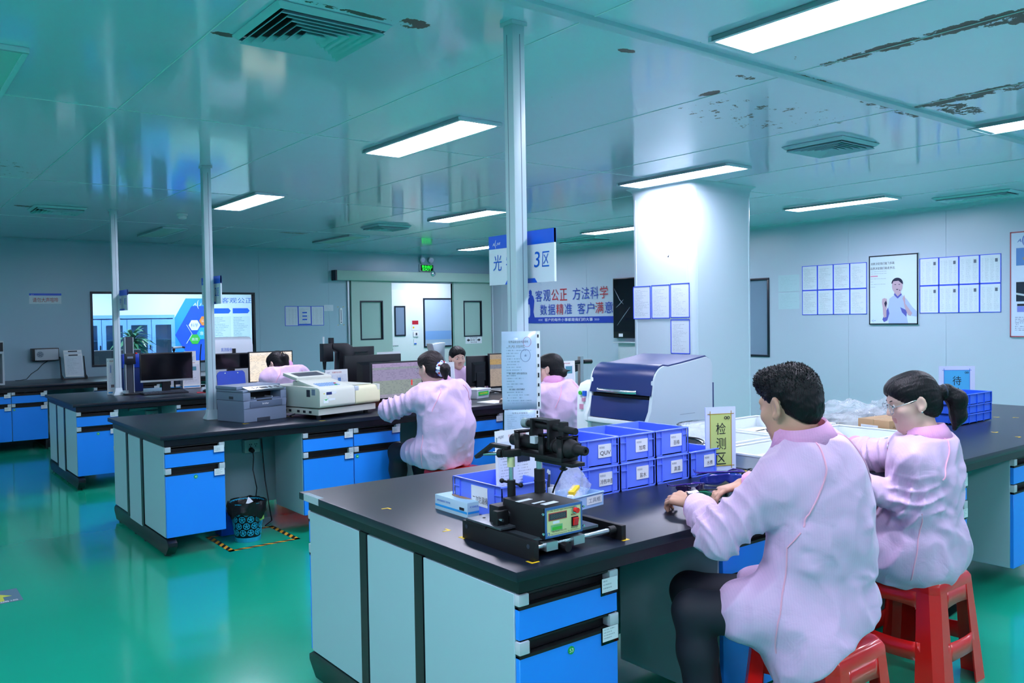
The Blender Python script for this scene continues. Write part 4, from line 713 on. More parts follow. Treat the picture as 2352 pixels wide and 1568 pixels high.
MB().box(.0, .12, .16, .35, .062, .07).build('side_table', mat('dull_metal', '5a636c', .35, .7), t, bevel=.002); MB().box(-.005, .075, .235, .355, .055, .062).build('side_table_slide', K, t)
for y in (.19, .25, .31): MB().cyl((.045, y, .0695), (.045, y, .0712), .005, n=10).build('hole', M['dark'], t)
b = MB().box(.058, .216, .022, .225, .052, .147); b.build('control_box', K, t, bevel=.003); pn = MB().box(.066, .208, .0195, .0215, .058, .143).build('panel_face', mat('panel_cream', 'd9dfa4', .45), t)
fr = MB()
for bx in ((.062, .212, .139, .147), (.062, .212, .054, .06), (.062, .068, .06, .139), (.206, .212, .06, .139)): fr.box(bx[0], bx[1], .0185, .0212, bx[2], bx[3])
fr.build('panel_border', mat('panel_border', '3c6aa6', .4), t)
MB().box(.075, .148, .018, .0194, .106, .129).build('display_bezel', mat('bezel_red', 'b2524a', .4), t); MB().box(.078, .145, .0174, .0182, .1085, .1265).build('display', M['dgrey'], t)
text('888888', (.082, .0172, .111), (1, 0, 0), Z, .059, .013, mat('segment_grey', '51605e', .4), t, 'display_digits')
text('YT-306 Ocular-type Lensometer', (.069, .0188, .1315), (1, 0, 0), Z, .105, .0065, M['ink'], t); text('RESET', (.166, .0188, .109), (1, 0, 0), Z, .026, .0055, M['ink'], t); text('POWER', (.166, .0188, .069), (1, 0, 0), Z, .028, .0055, M['ink'], t)
text('YIN-TSUNG CO., LTD', (.088, .0188, .0685), (1, 0, 0), Z, .058, .005, M['ink'], t); text('http://www.yin-tsung.com.tw  TEL: 886-6-2734756-6', (.083, .0188, .0615), (1, 0, 0), Z, .118, .0045, M['ink'], t); MB().tube([(.074+.005*math.cos(a), .0188, .066+.005*math.sin(a)) for a in [i*PI/8 for i in range(16)]], .0008, 4, True).build('maker_mark', M['inkblue'], t)
MB().box(.092, .118, .0184, .0194, .095, .103).build('serial_sticker', M['paper'], t); st = MB().box(.084, .13, .0182, .0194, .074, .092).build('green_sticker', mat('sticker_green', '7cc08c', .5), t); text('YIN-TSUNG CO.,LTD', (.093, .0178, .0865), (1, 0, 0), Z, .033, .0035, M['green'], st)
MB().quad((.088, .0179, .076), (.127, .0179, .076), (.127, .0179, .0855), (.088, .0179, .0855)).build('small_print', doc_mat('green_print', '7cc08c', '1f7f4a', 4, .7, margin=.02, top=.0), st)
MB().cyl((.18, .02, .126), (.18, .014, .126), .011, n=20).build('button_collar', M['steel'], t); MB().cyl((.18, .015, .126), (.18, .003, .126), .008, n=20).build('reset_button', M['red'], t, smooth=30)
MB().box(.167, .193, .016, .0195, .076, .105).build('switch_frame', M['black'], t); MB().hexa([(.171, .0165, .079), (.189, .0165, .079), (.189, .013, .079), (.171, .013, .079)][::-1], [(.171, .0165, .102), (.189, .0165, .102), (.189, .0075, .102), (.171, .0075, .102)][::-1]).build('rocker_switch', M['red'], t)
for x in (.054, .219):
    for z in (.07, .13): MB().cyl((x, .0215, z), (x, .018, z), .004, n=10).build('screw', M['steel'], t)
for x, y, w_, d_ in ((.09, .055, .06, .022), (.075, .09, .05, .012), (.055, .14, .06, .018)): MB().obox((x+w_/2, y+d_/2, .1474), (1, .1, 0), (-.1, 1, 0), Z, w_/2, d_/2, .0004).build('paper_strip', M['paper'], t)
# thin post with the lens arm
MB().box(.03, .1, .21, .26, .056, .125).build('slide_block', K, t, bevel=.002); MB().box(.01, .055, .19, .215, .06, .115).build('adjuster_block', K, t, bevel=.002); MB().cyl((.018, .19, .09), (.018, .172, .09), .005, n=12).build('adjuster_screw', M['steel'], t); MB().cyl((.055, .2, .1), (.07, .2, .1), .012, n=16).build('adjuster_knob', M['steel'], t)
MB().cyl((.11, .245, .1), (.11, .245, .195), .0135, n=20).build('thin_post_sleeve', K, t, smooth=30); MB().cyl((.11, .245, .195), (.11, .245, .29), .0075, n=16).build('thin_post', M['steel'], t, smooth=30); MB().cyl((.11, .245, .238), (.11, .245, .27), .0125, n=14).build('tape_wrap', mat('masking_tape', 'c9cf9e', .7), t, smooth=30)
for s in (-1, 1): MB().cyl((.11, .245, .185), (.11+.025*s, .245-.018*s, .185-.008*s), .004, n=8).sphere((.11+.025*s, .245-.018*s, .185-.008*s), .008, 10, 8).build('clamp_screw', K, t, smooth=30)
MB().obox((.112, .245, .283), (1, -.3, 0), (.3, 1, 0), Z, .03, .014, .011).build('clamp_head', K, t, bevel=.002); MB().cyl((.11, .25, .281), (.075, .345, .272), .0065, n=14).build('cross_rod', M['steel'], t, smooth=30)
MB().cyl((.095, .27, .28), (.09, .285, .279), .014, n=14).build('rod_clamp', K, t, smooth=30)
for p0, p1 in (((.068, .37, .262), (.085, .31, .305)), ((.085, .31, .305), (.105, .255, .3))):
    p0, p1 = Vector(p0), Vector(p1); a = (p1-p0).normalized(); n = a.cross(Vector((1, .2, 0))).normalized(); MB().obox((p0+p1)/2, a, n.cross(a), n, (p1-p0).length/2+.006, .012, .006).build('swing_arm', K, t, bevel=.002)
MB().cyl((.09, .295, .31), (.09, .295, .33), .0015, n=6).build('pin', M['steel'], t)
# thick post with the telescope
MB().cyl((.2, .21, .147), (.2, .21, .225), .0175, n=24).cyl((.2, .21, .185), (.2, .21, .188), .019, n=24).build('thick_post_sleeve', K, t, smooth=30); MB().cyl((.2, .21, .225), (.2, .21, .27), .0105, n=20).build('thick_post', M['steel'], t, smooth=30)
MB().box(.165, .235, .06, .3, .267, .28).box(.172, .228, .02, .2, .255, .267).build('telescope_base', K, t, bevel=.002)
for y in (.07, .16, .285): MB().box(.165, .172, y-.012, y+.012, .28, .345).box(.228, .235, y-.012, y+.012, .28, .345).box(.172, .228, y-.005, y+.005, .28, .29).box(.165, .235, y-.012, y+.012, .338, .345).build('yoke', K, t, bevel=.0015)
MB().cyl((.2, .345, .308), (.2, .31, .308), .02, n=24).cyl((.2, .31, .308), (.2, .12, .308), .023, n=24).build('telescope_tube', K, t, smooth=30)
MB().lathe([(.001, 0), (.02, 0), (.022, .03), (.03, .034), (.032, .055), (.03, .075), (.024, .085), (.022, .098), (.015, .1), (.0145, .135), (.013, .14), (.006, .1395), (.005, .13), (.001, .13)], n=28).build('eyepiece', mat('rubber_black', '15161a', .7), t, smooth=30).matrix_local = Matrix.Translation((.2, .125, .308)) @ Matrix.Rotation(PI/2, 4, 'X')
MB().box(.176, .224, .13, .142, .3, .392).box(.176, .224, .215, .227, .32, .392).box(.18, .22, .142, .215, .385, .392).build('upper_bracket', K, t, bevel=.0015); MB().cyl((.2, .275, .37), (.2, .1, .368), .012, n=20).build('upper_tube', K, t, smooth=30)
MB().cyl((.2, .285, .37), (.2, .262, .37), .017, n=24).build('objective_ring', mat('aged_silver', '8fa3a8', .5, .5), t, smooth=30); MB().box(.188, .212, .075, .1, .3, .39).build('front_bracket', K, t, bevel=.004); MB().cyl((.2, .1, .366), (.2, .03, .364), .0135, .011, 20).build('finder_eyepiece', mat('rubber_black', '15161a', .7), t, smooth=30)
MB().box(.166, .19, .19, .215, .312, .335).build('scale_block', M['lgrey'], t); MB().cyl((.2, .09, .256), (.2, .09, .235), .008, n=12).cyl((.2, .09, .242), (.2, .09, .238), .013, n=14).build('fixing_screw', K, t)
MB().tube([(.2, .085, .245), (.215, .12, .22), (.222, .16, .17), (.222, .17, .149)], .003).build('lead', K, t, smooth=True)
# yellow position marks on the worktops
def mark(x, y, a, label, s=.03, grp='yellow position marks on the near worktop'):
    o = MB().box(0, s, 0, s*.28, 0, .0006).box(0, s*.28, s*.28, s, 0, .0006).build('tape_mark', M['yellow']); o.location = (x, y, .8002); o.rotation_euler = (0, 0, a); tag(o, label, 'tape mark', grp)
for x, y, a, l in ((1.585, 2.83, PI, 'Yellow corner mark alone on the left of the near worktop'), (1.575, 2.38, PI/2, 'Yellow corner mark between the tissue box and the lensometer'), (1.542, 2.29, -PI/2, 'Yellow corner mark at the rear left of the lensometer'), (1.537, 1.898, 0, 'Yellow corner mark at the front corner of the lensometer'), (1.945, 1.898, PI/2, 'Yellow corner mark at the right of the lensometer'), (3.21, 2.37, PI/2, 'Yellow mark beside the foot of the inspection sign'), (3.30, 2.30, 0, 'Yellow mark at the corner of the white tray'), (5.19, 1.98, PI/2, 'Yellow mark near the front edge at far right'), (5.28, 2.15, 0, 'Small yellow mark left of the front edge at far right'), (6.04, 2.45, 0, 'Small yellow mark right of the tray stack'), (6.12, 2.38, PI, 'Small yellow mark furthest right on the near worktop')): mark(x, y, a, l)
for x, y, l in ((2.14, 5.85, 'Yellow mark at the front corner of the printer'), (2.55, 6.03, 'Yellow mark at the right corner of the printer'), (2.62, 5.62, 'Yellow mark under the front of the cream instrument'), (3.22, 5.83, 'Yellow mark at the right of the cream instrument')): mark(x, y, .2, l, .035, 'yellow position marks on the second worktop')

# ---------------------------------------------------------------- sunglasses, phone, trays and bags near the seated pair
mirror = mat('mirror_lens', '3550d8', .08, .55, coat=1); purple = mat('purple_frame', '4a2f9a', .2, coat=.5); gm = mat('green_mirror', '2f9f76', .06, .6, coat=1); dl = mat('dark_lens', '0d1020', .08, coat=1)
for m_, th_ in ((mirror, 420), (gm, 520)):
    b_ = m_.node_tree.nodes['Principled BSDF']; b_.inputs['Thin Film Thickness'].default_value = th_; b_.inputs['Thin Film IOR'].default_value = 1.8
def specs(loc, rz, label, s=1, lens=dl, fr=M['black'], shield=False, tilt=0):
    t = thing('sunglasses', label, 'sunglasses', loc, rot=(tilt, 0, rz)); R_ = .075*s
    def arc(a0, a1, z0, z1, n, k=1): return [[(R_*math.sin(a0+(a1-a0)*i/n), R_*.75*(1-math.cos(a0+(a1-a0)*i/n))-.0, z0(i/n)+(z1(i/n)-z0(i/n))*j/4) for j in range(5)] for i in range(n+1)]
    def patch(a0, a1, z0, z1, n, m, nm):
        g = arc(a0, a1, z0, z1, n); mb = MB(); mb.add([p for r in g for p in r], [(i*5+j, (i+1)*5+j, (i+1)*5+j+1, i*5+j+1) for i in range(n) for j in range(4)]); return mb.build(nm, m, t, smooth=True, solid=.002)
    if shield: patch(-1.15, 1.15, lambda q: .004+.018*max(0, 1-abs(q-.5)*9), lambda q: .058-.03*abs(q-.5)**2*4, 24, lens, 'shield_lens')
    else:
        for a, b in ((-1.1, -.13), (.13, 1.1)): patch(a, b, lambda q: .004+.02*(2*q-1)**2, lambda q: .042-.012*(2*q-1)**2, 10, lens, 'lens')
    H_ = .06 if shield else .044; MB().tube([(R_*1.01*math.sin(a), R_*.75*(1-math.cos(a))-.001, H_-.02*abs(a)**2*.4) for a in [-1.2+2.4*i/20 for i in range(21)]], .0028*s, 6).build('brow_bar', fr, t, smooth=True)
    for q in (-1, 1): MB().tube([(q*R_*.95, R_*.52, H_-.012), (q*R_*1.0, R_*.9, H_-.015), (q*R_*.85, R_*1.6, H_-.02), (q*R_*.7, R_*1.85, H_-.034)], [.003*s, .0026*s, .0024*s, .002*s], 6).build('temple_arm', fr, t, smooth=True)
    return t
specs((2.86, 2.23, .8005), -.6, 'Large purple mirrored shield goggles on the bench before the man', 1.4, mirror, purple, True)
specs((2.60, 2.08, .8005), -.6, 'Green mirrored sunglasses between the hands of the man', 1.05, gm, M['black']); specs((2.63, 2.21, .8005), -.4, 'Dark purple sunglasses just behind the green mirrored pair', .95, mat('violet_lens', '2b1a55', .06, .5, coat=1), purple)
specs((3.05, 2.24, .8005), .4, 'Black sunglasses right of the shield goggles', .9, dl)
t = thing('phone', 'dark phone lying under the right hand of the man', 'phone', (2.52, 2.0, .8), .55); MB().box(-.075, .075, -.036, .036, .0005, .009).build('case', M['black'], t, bevel=.003); MB().box(-.072, .072, -.033, .033, .009, .0096).build('screen', mat('phone_screen', '14243f', .05, coat=1), t)
def tray(x0, x1, y0, y1, label, H_=.065):
    t = thing('white_tray', label, 'tray', (x0, y0, .8), group='white plastic trays'); W_, D_ = x1-x0, y1-y0; b = MB()
    for bx in ((.01, W_-.01, .01, D_-.01, .0005, .006), (.01, W_-.01, .01, .018, .006, H_), (.01, W_-.01, D_-.018, D_-.01, .006, H_), (.01, .018, .018, D_-.018, .006, H_), (W_-.018, W_-.01, .018, D_-.018, .006, H_)): b.box(*bx)
    b.build('tub', M['trayw'], t); r = MB()
    for bx in ((0, W_, 0, .018), (0, W_, D_-.018, D_), (0, .018, .018, D_-.018), (W_-.018, W_, .018, D_-.018)): r.box(bx[0], bx[1], bx[2], bx[3], H_-.002, H_+.006)
    r.build('rim', M['trayw'], t)
tray(3.24, 3.84, 2.12, 2.62, 'Empty white tray nearest the camera, left of the man in the pink smock'); tray(3.26, 3.86, 2.66, 3.30, 'White tray behind the inspection sign, holding a clear face shield'); tray(3.88, 4.5, 2.24, 2.7, 'White tray in front of the woman with glasses, dark pair inside'); tray(3.90, 4.55, 2.74, 3.3, 'White tray at the far edge of the near bench, before the bags')
for k, (x, y, z, l) in enumerate(((3.52, 2.78, .81, 'Black frame in the white tray, just left of the man\'s face'), (3.48, 2.95, .81, 'Dark goggles standing in the white tray by the inspection sign'), (4.05, 2.45, .81, 'Black pair in the white tray at the hand of the woman'), (4.2, 2.9, .81, 'Black pair at the far edge of the white tray'))): specs((x, y, z), (.3, 2.0, -.3, 1.2)[k], l, (1, 1.3, 1.05, 1)[k], dl, M['black'], k == 1)
t = thing('face_shield', 'Clear curved face shield standing in the white tray', 'face shield', (3.62, 2.98, .81)); n = 16; mb = MB(); mb.add([(.16*math.cos(a), .1*math.sin(a), z) for z in (.01, .12) for a in [PI*.02+PI*.96*i/n for i in range(n+1)]], [(i, i+1, n+2+i, n+1+i) for i in range(n)]); mb.build('visor', M['clearbag'], t, smooth=True, solid=.002); MB().tube([(.162*math.cos(a), .102*math.sin(a), .12) for a in [PI*.02+PI*.96*i/n for i in range(n+1)]], .004).build('edge_bead', M['film'], t, smooth=True)
t = thing('cardboard_box', 'brown cardboard box with a white label beside the woman with glasses', 'box', (4.52, 2.40, .8), -.12); MB().box(0, .27, 0, .2, 0, .112).build('carton', M['card'], t, bevel=.003); MB().box(-.001, .271, .096, .104, .02, .1125).build('tape', mat('parcel_tape', 'a98e66', .3), t)
MB().box(-.0012, 0, .07, .18, .015, .08).build('shipping_label', M['paper'], t); MB().quad((-.0018, .175, .02), (-.0018, .1, .02), (-.0018, .1, .075), (-.0018, .175, .075)).build('label_print', DOCS[3], t); MB().quad((.03, -.0005, .03), (.13, -.0005, .03), (.13, -.0005, .085), (.03, -.0005, .085)).build('side_print', doc_mat('box_print', 'b08f6a', '5a4a3c', 4, .6, margin=.05), t)
def pile(name, label, loc, r, h, m, seed, cat='bag', n=22):
    rg = np.random.default_rng(seed); vs = []; N_ = 12
    for i in range(N_+1):
        for k in range(n):
            a = 2*PI*k/n; q = i/N_; p = Vector((math.cos(a)*math.cos(q*PI/2), math.sin(a)*math.cos(q*PI/2), math.sin(q*PI/2))); f = 1+.35*noise.noise(p*2.3+Vector((seed, 0, 0)))+.18*noise.noise(p*6+Vector((0, seed, 0))); vs.append((p.x*r[0]*f, p.y*r[1]*f, max(.0006, p.z*h*f)))
    o = MB().add(vs, [(i*n+k, i*n+(k+1) % n, (i+1)*n+(k+1) % n, (i+1)*n+k) for i in range(N_) for k in range(n)]).build(name, m, None); o.location = loc; return tag(o, label, cat)
pile('plastic_bag', 'Largest heap of clear plastic bags beyond the white tray', (4.95, 2.9, .8), (.3, .25), .15, M['clearbag'], 3, n=30); pile('plastic_bag', 'Clear bag with dark goggles at the right of the heap of bags', (5.2, 2.75, .8), (.2, .15), .15, M['clearbag'], 9); pile('plastic_bag', 'Clear crumpled bag between the cardboard box and the white tray', (4.75, 2.75, .8), (.18, .16), .09, M['clearbag'], 12); pile('plastic_bag', 'Small clear bag lying in the white tray near the sign', (3.6, 2.85, .8085), (.1, .08), .035, M['clearbag'], 15)
specs((5.2, 2.74, .8005), .4, 'Dark goggles inside the clear bag behind the cardboard box', 1.3, dl, M['black'], True); specs((4.95, 2.9, .8005), .8, 'Dark glasses inside the largest heap of clear bags', 1.1, dl)
for k, (x, y, a, m, l) in enumerate(((4.55, 2.78, .3, 'cyanp', 'Cyan colour card lying before the heap of bags'), (4.68, 2.72, -.4, 'greenp', 'Green printed card lying before the heap of bags'), (4.75, 2.82, .9, 'yellow', 'Yellow printed card lying before the heap of bags'), (4.45, 2.98, 0, 'paper', 'White slip lying before the heap of bags'))):
    o = MB().box(-.06, .06, -.035, .035, 0, .004).build('sample_card', M[m], None, bevel=.001); o.location = (x, y, .801+.004*k); o.rotation_euler = (.0, 0, a); tag(o, l, 'card', 'sample cards')

# ---------------------------------------------------------------- big white test machine with navy hood
t = thing('weathering_machine', 'big white test machine with rounded navy hood behind the blue crates', 'machine', (4.0, 3.72, 0)); Wd, De = .60, .64
def side(k, top=1.235): # outline in x (depth) and z of the shell, rounded front top
    p = [(De, .13), (De, top-.055), (De-.02, top-.02), (De-.06, top)]; fx, fz = .15, top-.062; p += [(.33, top-.035), (.2, top-.05)]
    for a in range(100, 186, 12): p.append((.17+.12*math.cos(math.radians(a))*1.0, fz-.1+.12*math.sin(math.radians(a))))
    p += [(.02, .9), (-.012, .84), (-.012, .80), (.02, .78), (.02, .13)]; return p
sp_ = side(0); MSH = mat('machine_shell', 'c3d4de', .35)
MB().prism(sp_, (0, 0, 0), (1, 0, 0), (0, 0, 1), (0, 1, 0), .03).build('right_side_shell', MSH, t, bevel=.006); MB().prism(sp_, (0, Wd-.03, 0), (1, 0, 0), (0, 0, 1), (0, 1, 0), .03).build('left_side_shell', M['white'], t, bevel=.006)
inn = [(x+.002 if x < .3 else x-.004, z+.010 if z > 1.0 else z) for x, z in sp_]; hood = [p for p in inn if p[1] > 1.0]; arc_ = hood
ring = [(x, z) for x, z in hood]; mb = MB(); vs = []
for y in (.018, Wd-.018): vs += [(x, y, z) for x, z in ring]+[(.035, y, 1.02)]
k = len(ring); ov = [(De-.01, 1.19)]+[q for q in ring if q[1] > 1.03]+[(.028, 1.0), (.035, 1.0)]
MB().prism(ov+[(.1, .99), (De-.02, .99)], (0, .014, 0), (1, 0, 0), (0, 0, 1), (0, 1, 0), Wd-.028).build('hood', M['navy'], t, bevel=.004)
MB().hexa([(.012, .03, .83), (.06, .03, .83), (.06, Wd-.03, .83), (.012, Wd-.03, .83)], [(.034, .03, .972), (.08, .03, .972), (.08, Wd-.03, .972), (.034, Wd-.03, .972)]).build('lower_door', M['navy'], t, bevel=.004)
MB().box(.05, De-.02, .03, Wd-.03, .13, .99).build('inner_body', M['dark'], t); MB().box(-.004, .05, .03, Wd-.03, .795, .826).build('door_sill', M['white'], t, bevel=.004); MB().box(.03, .06, .03, Wd-.03, .13, .79).build('lower_front', M['lgrey'], t, bevel=.004)
MB().tube([(.012, Wd*.2, 1.02), (.0, Wd*.24, 1.018), (-.006, Wd*.5, 1.018), (.0, Wd*.76, 1.018), (.012, Wd*.8, 1.02)], .014, 10).build('handle', M['steel'], t, smooth=True)
MB().box(.02, De, -.0012, .0005, .735, .739).box(.3, .45, -.0012, .0005, .86, .862).build('seam_line', M['inkgrey'], t); MB().box(De, De+.06, .04, Wd-.04, .2, 1.05).build('rear_housing', M['navy'], t)
wg = MB().prism([(.02, .13), (.02, .8), (.03, 1.0), (.06, 1.05), (.12, 1.07), (.3, 1.07), (.3, .13)], (0, Wd, 0), (1, 0, 0), (0, 0, 1), (0, 1, 0), .115).build('control_pod', M['white'], t, bevel=.01)
MB().box(.014, .03, Wd+.015, Wd+.045, .965, 1.0).build('maker_badge', M['inkblue'], wg); MB().cyl((.022, Wd+.07, .985), (.012, Wd+.07, .985), .014, n=20).build('maker_mark', M['greenp'], wg); MB().box(.012, .03, Wd+.025, Wd+.05, .925, .95).build('small_label', M['pink'], wg); MB().box(.012, .03, Wd+.045, Wd+.075, .87, .905).build('small_label', M['pink'], wg)
for x in (.1, .55):
    for y in (.08, Wd-.06): MB().cyl((x, y, .002), (x, y, .13), .03, n=16).build('leg', M['dgrey'], t)
tag(MB().tube([(5.679-.002, 4.985, 2.16), (5.67, 4.99, 2.11), (5.66, 5.0, 2.06), (5.655, 5.01, 2.04)], .003).sphere((5.655, 5.01, 2.04), .006, 8, 6).build('cable_end', M['ink']), 'Short loose cable end hanging on the bright column face', 'cable')

# ---------------------------------------------------------------- second bench: printer, cream spectrometer, screens
G = mat('printer_grey', '6f8098', .6); G2 = mat('printer_grey_dark', '56667d', .4)
t = thing('laser_printer', 'grey multifunction laser printer on the second bench', 'printer', (2.155, 5.90, .8), .26); w_, d_ = .37, .33
ringp = lambda z, e: [(-e, -e*.5, z), (w_+e, -e*.5, z), (w_+e, d_, z), (-e, d_, z)]
b = MB(); b.loft([ringp(.0, 0), ringp(.1, .0), ringp(.155, .004)]); b.build('lower_body', G, t, bevel=.008)
b = MB().box(-.004, .06, .0, d_, .155, .215).box(w_-.05, w_+.004, .0, d_, .155, .215).box(.06, w_-.05, .13, d_, .155, .215).box(-.004, w_+.004, .004, d_, .2155, .232); b.build('upper_body', G, t, bevel=.006); MB().box(.06, w_-.05, .01, .13, .156, .166).build('output_tray', G2, t)
for x in (.1, .25): MB().box(x, x+.006, .012, .1, .166, .176).build('tray_guide', M['lgrey'], t)
MB().box(.058, w_-.048, .125, .13, .157, .214).build('exit_slot', M['dark'], t); MB().box(.05, w_-.04, -.0045, -.001, .105, .15).build('manual_feed_door', G2, t, bevel=.0015); MB().box(.11, .24, -.003, .002, .148, .157).build('finger_grip', M['dark'], t); MB().box(.11, .22, -.0048, .001, .0, .028).build('cassette_grip', M['dgrey'], t, bevel=.003)
MB().box(-.0015, w_+.0015, -.0022, .001, .0985, .1).build('parting_line', M['dgrey'], t); text('brother', (.155, -.0058, .122), (1, 0, 0), Z, .055, .013, M['inkwhite'], t)
pn = MB().prism([(-.012, .232), (.075, .253), (.075, .236), (-.002, .218)], (.04, 0, 0), (0, 1, 0), (0, 0, 1), (1, 0, 0), w_-.06).build('control_panel', M['alu'], t, bevel=.003); s_ = Vector((0, .0872, .021)).normalized(); nn = Vector((0, -s_.z, s_.y)); o_ = Vector((.04, -.012, .2325))
for x, v, a, b2, m in ((.15, .04, .03, .014, 'ledpanel'), (.06, .05, .006, .004, 'ink'), (.085, .035, .006, .004, 'ink'), (.105, .05, .006, .004, 'ink'), (.06, .03, .006, .004, 'ink'), (.21, .05, .008, .005, 'ink'), (.21, .03, .008, .005, 'ink'), (.26, .05, .012, .006, 'dgrey'), (.27, .03, .009, .006, 'dgrey')): MB().obox(o_+Vector((x, 0, 0))+s_*v+nn*.0008, (1, 0, 0), s_, nn, a, b2, .0012).build('button' if m != 'ledpanel' else 'display', M[m], pn)
MB().box(-.006, w_+.006, .075, d_+.004, .2335, .258).build('scanner_lid', G, t, bevel=.006); MB().box(.05, w_-.05, .07, .08, .236, .252).build('lid_front_gap', M['dark'], t); MB().box(-.0055, -.003, .12, .17, .165, .185).build('side_handle', M['dgrey'], t)
# blue folder rack behind the printer
t = thing('paper_support', 'blue clipboard-like paper support rising behind the grey printer', 'paper tray', (2.3, 6.62, .8)); MB().box(-.09, .2, -.06, .1, 0, .2).build('printer_body', M['dgrey'], t, bevel=.01); MB().box(-.1, .25, -.08, .11, .2005, .215).build('top_plate', M['black'], t, bevel=.004); MB().prism([(-.085, 0), (.14, 0), (.14, .1), (.13, .115), (.12, .12), (-.06, .12), (-.075, .11), (-.085, .09)], (0, .0, .2155), (1, 0, 0), (0, .2, 1), (0, 1, -.2), .008).build('support_sheet', mat('support_blue', '2347c4', .25, coat=.4), t)
for x in (-.02, .08): MB().cyl((x, .014, .32), (x, .03, .317), .005, n=10).build('rivet', M['steel'], t)
# cream spectrometer
t = thing('spectrometer', 'cream table-top spectrometer with a keypad on the second bench', 'instrument', (2.635, 5.675, .8), .235); CR = M['cream']; w_, d_ = .585, .56
MB().box(.0, w_-.03, .02, d_, .03, .075).build('base', CR, t, bevel=.004)
for x in (.04, w_-.09):
    for y in (.07, d_-.07): MB().cyl((x, y, 0.0005), (x, y, .03), .018, n=14).build('rubber_foot', M['black'], t)
pr_ = lambda h: [(.0, .085), (-.012, .1), (-.012, h-.03), (-.004, h-.008), (.02, h), (d_, h+.005), (d_, .08)]
MB().prism(pr_(.235), (-.01, 0, 0), (0, 1, 0), (0, 0, 1), (1, 0, 0), .335).build('body_shell', CR, t, bevel=.008); MB().prism(pr_(.222), (.327, 0, 0), (0, 1, 0), (0, 0, 1), (1, 0, 0), .25).build('sample_compartment', mat('cream_plastic_light', 'dbdcb8', .4), t, bevel=.012)
MB().box(.36, .55, .06, .4, .226, .231).build('compartment_lid', CR, t, bevel=.002); MB().box(.32, .36, -.014, .05, .19, .226).build('lid_hinge', M['lgrey'], t, bevel=.006); MB().box(.545, .575, -.013, .06, .18, .226).build('lid_latch', CR, t, bevel=.006)
ps = Vector((0, .97, .2)).normalized(); pnn = Vector((0, -ps.z, ps.y)); pc = Vector((.165, .16, .245)); kp = MB().obox(pc, (1, 0, 0), ps, pnn, .155, .12, .012).build('keypad_console', CR, t, bevel=.004); MB().prism([(.05, .232), (.34, .232), (.34, .27), (.1, .245)], (.02, 0, 0), (0, 1, 0), (0, 0, 1), (1, 0, 0), .29).build('console_wedge', CR, t)
for r in range(4):
    for c in range(8): MB().obox(pc+Vector((-.1+c*.024, 0, 0))+ps*(-.085+r*.021)+pnn*.0135, (1, 0, 0), ps, pnn, .0095, .008, .0018).build('key', M['red'] if (r, c) == (2, 7) else M['green'] if (r, c) == (0, 6) else mat('key_blue', '8fb2dd', .4), kp)
MB().obox(pc+ps*.2+pnn*.018, (1, 0, 0), ps, pnn, .165, .085, .012).build('display_hood', CR, t, bevel=.004); MB().obox(pc+ps*.2+pnn*.0305, (1, 0, 0), ps, pnn, .12, .05, .001).build('display', M['dgrey'], t)
for x, z, a, b2, m in ((.03, .19, .004, .004, 'yellow'), (.075, .19, .025, .01, 'navy'), (.12, .192, .022, .007, 'paper'), (.06, .165, .008, .008, 'paper'), (.1, .145, .03, .007, 'paper'), (.045, .135, .022, .014, 'paper')): MB().box(x-a, x+a, -.0135, -.0118, z-b2, z+b2).build('front_label', M[m], t)
MB().prism([(-.018, .148), (.018, .148), (0, .138)], (.045, -.0142, 0), (1, 0, 0), (0, 0, 1), (0, 1, 0), .0008).build('green_mark', M['green'], t)
for y, z, a, b2, m in ((.12, .19, .02, .026, 'dgrey'), (.06, .2, .02, .022, 'grey'), (.42, .13, .018, .018, 'paper')): MB().box(-.0118, -.0098, y-a, y+a, z-b2, z+b2).build('side_label', M[m], t)
for y in (.1, .17, .24, .34, .4): MB().box(-.001, .0012, y, y+.03, .042, .06).build('port', M['black'], t)
tag(MB().tube([(2.56, 5.95, .83), (2.53, 5.98, .815), (2.55, 6.0, .806), (2.56, 6.1, .806)], .004).build('power_cable', M['black']), 'Dark cable between the printer and the cream instrument', 'cable')
def monitor(loc, rz, label, w=.5, h=.3, lift=.08, face='black', back=False, bez=.012, chin=.018, stand='black', screen=None):
    t = thing('monitor', label, 'monitor', loc, rz); c = MB().box(-w/2, w/2, 0, .025, lift, lift+h).build('casing', M['black'], t, bevel=.004)
    MB().hexa([(-w*.3, .025, lift+.04), (w*.3, .025, lift+.04), (w*.22, .05, lift+.06), (-w*.22, .05, lift+.06)], [(-w*.3, .025, lift+h*.8), (w*.3, .025, lift+h*.8), (w*.22, .05, lift+h*.7), (-w*.22, .05, lift+h*.7)]).build('rear_housing', M['black'], t)
    s = MB().quad((-w/2+bez, -.0008, lift+chin), (w/2-bez, -.0008, lift+chin), (w/2-bez, -.0008, lift+h-bez), (-w/2+bez, -.0008, lift+h-bez)).build('screen', screen or mat('screen_off', '090c12', .1), t)
    MB().box(-.04, .04, .03, .06, .012, lift+h*.45).build('neck', M[stand], t); MB().box(-.12, .12, -.07, .12, .0005, .012).build('foot', M[stand], t, bevel=.005); return t
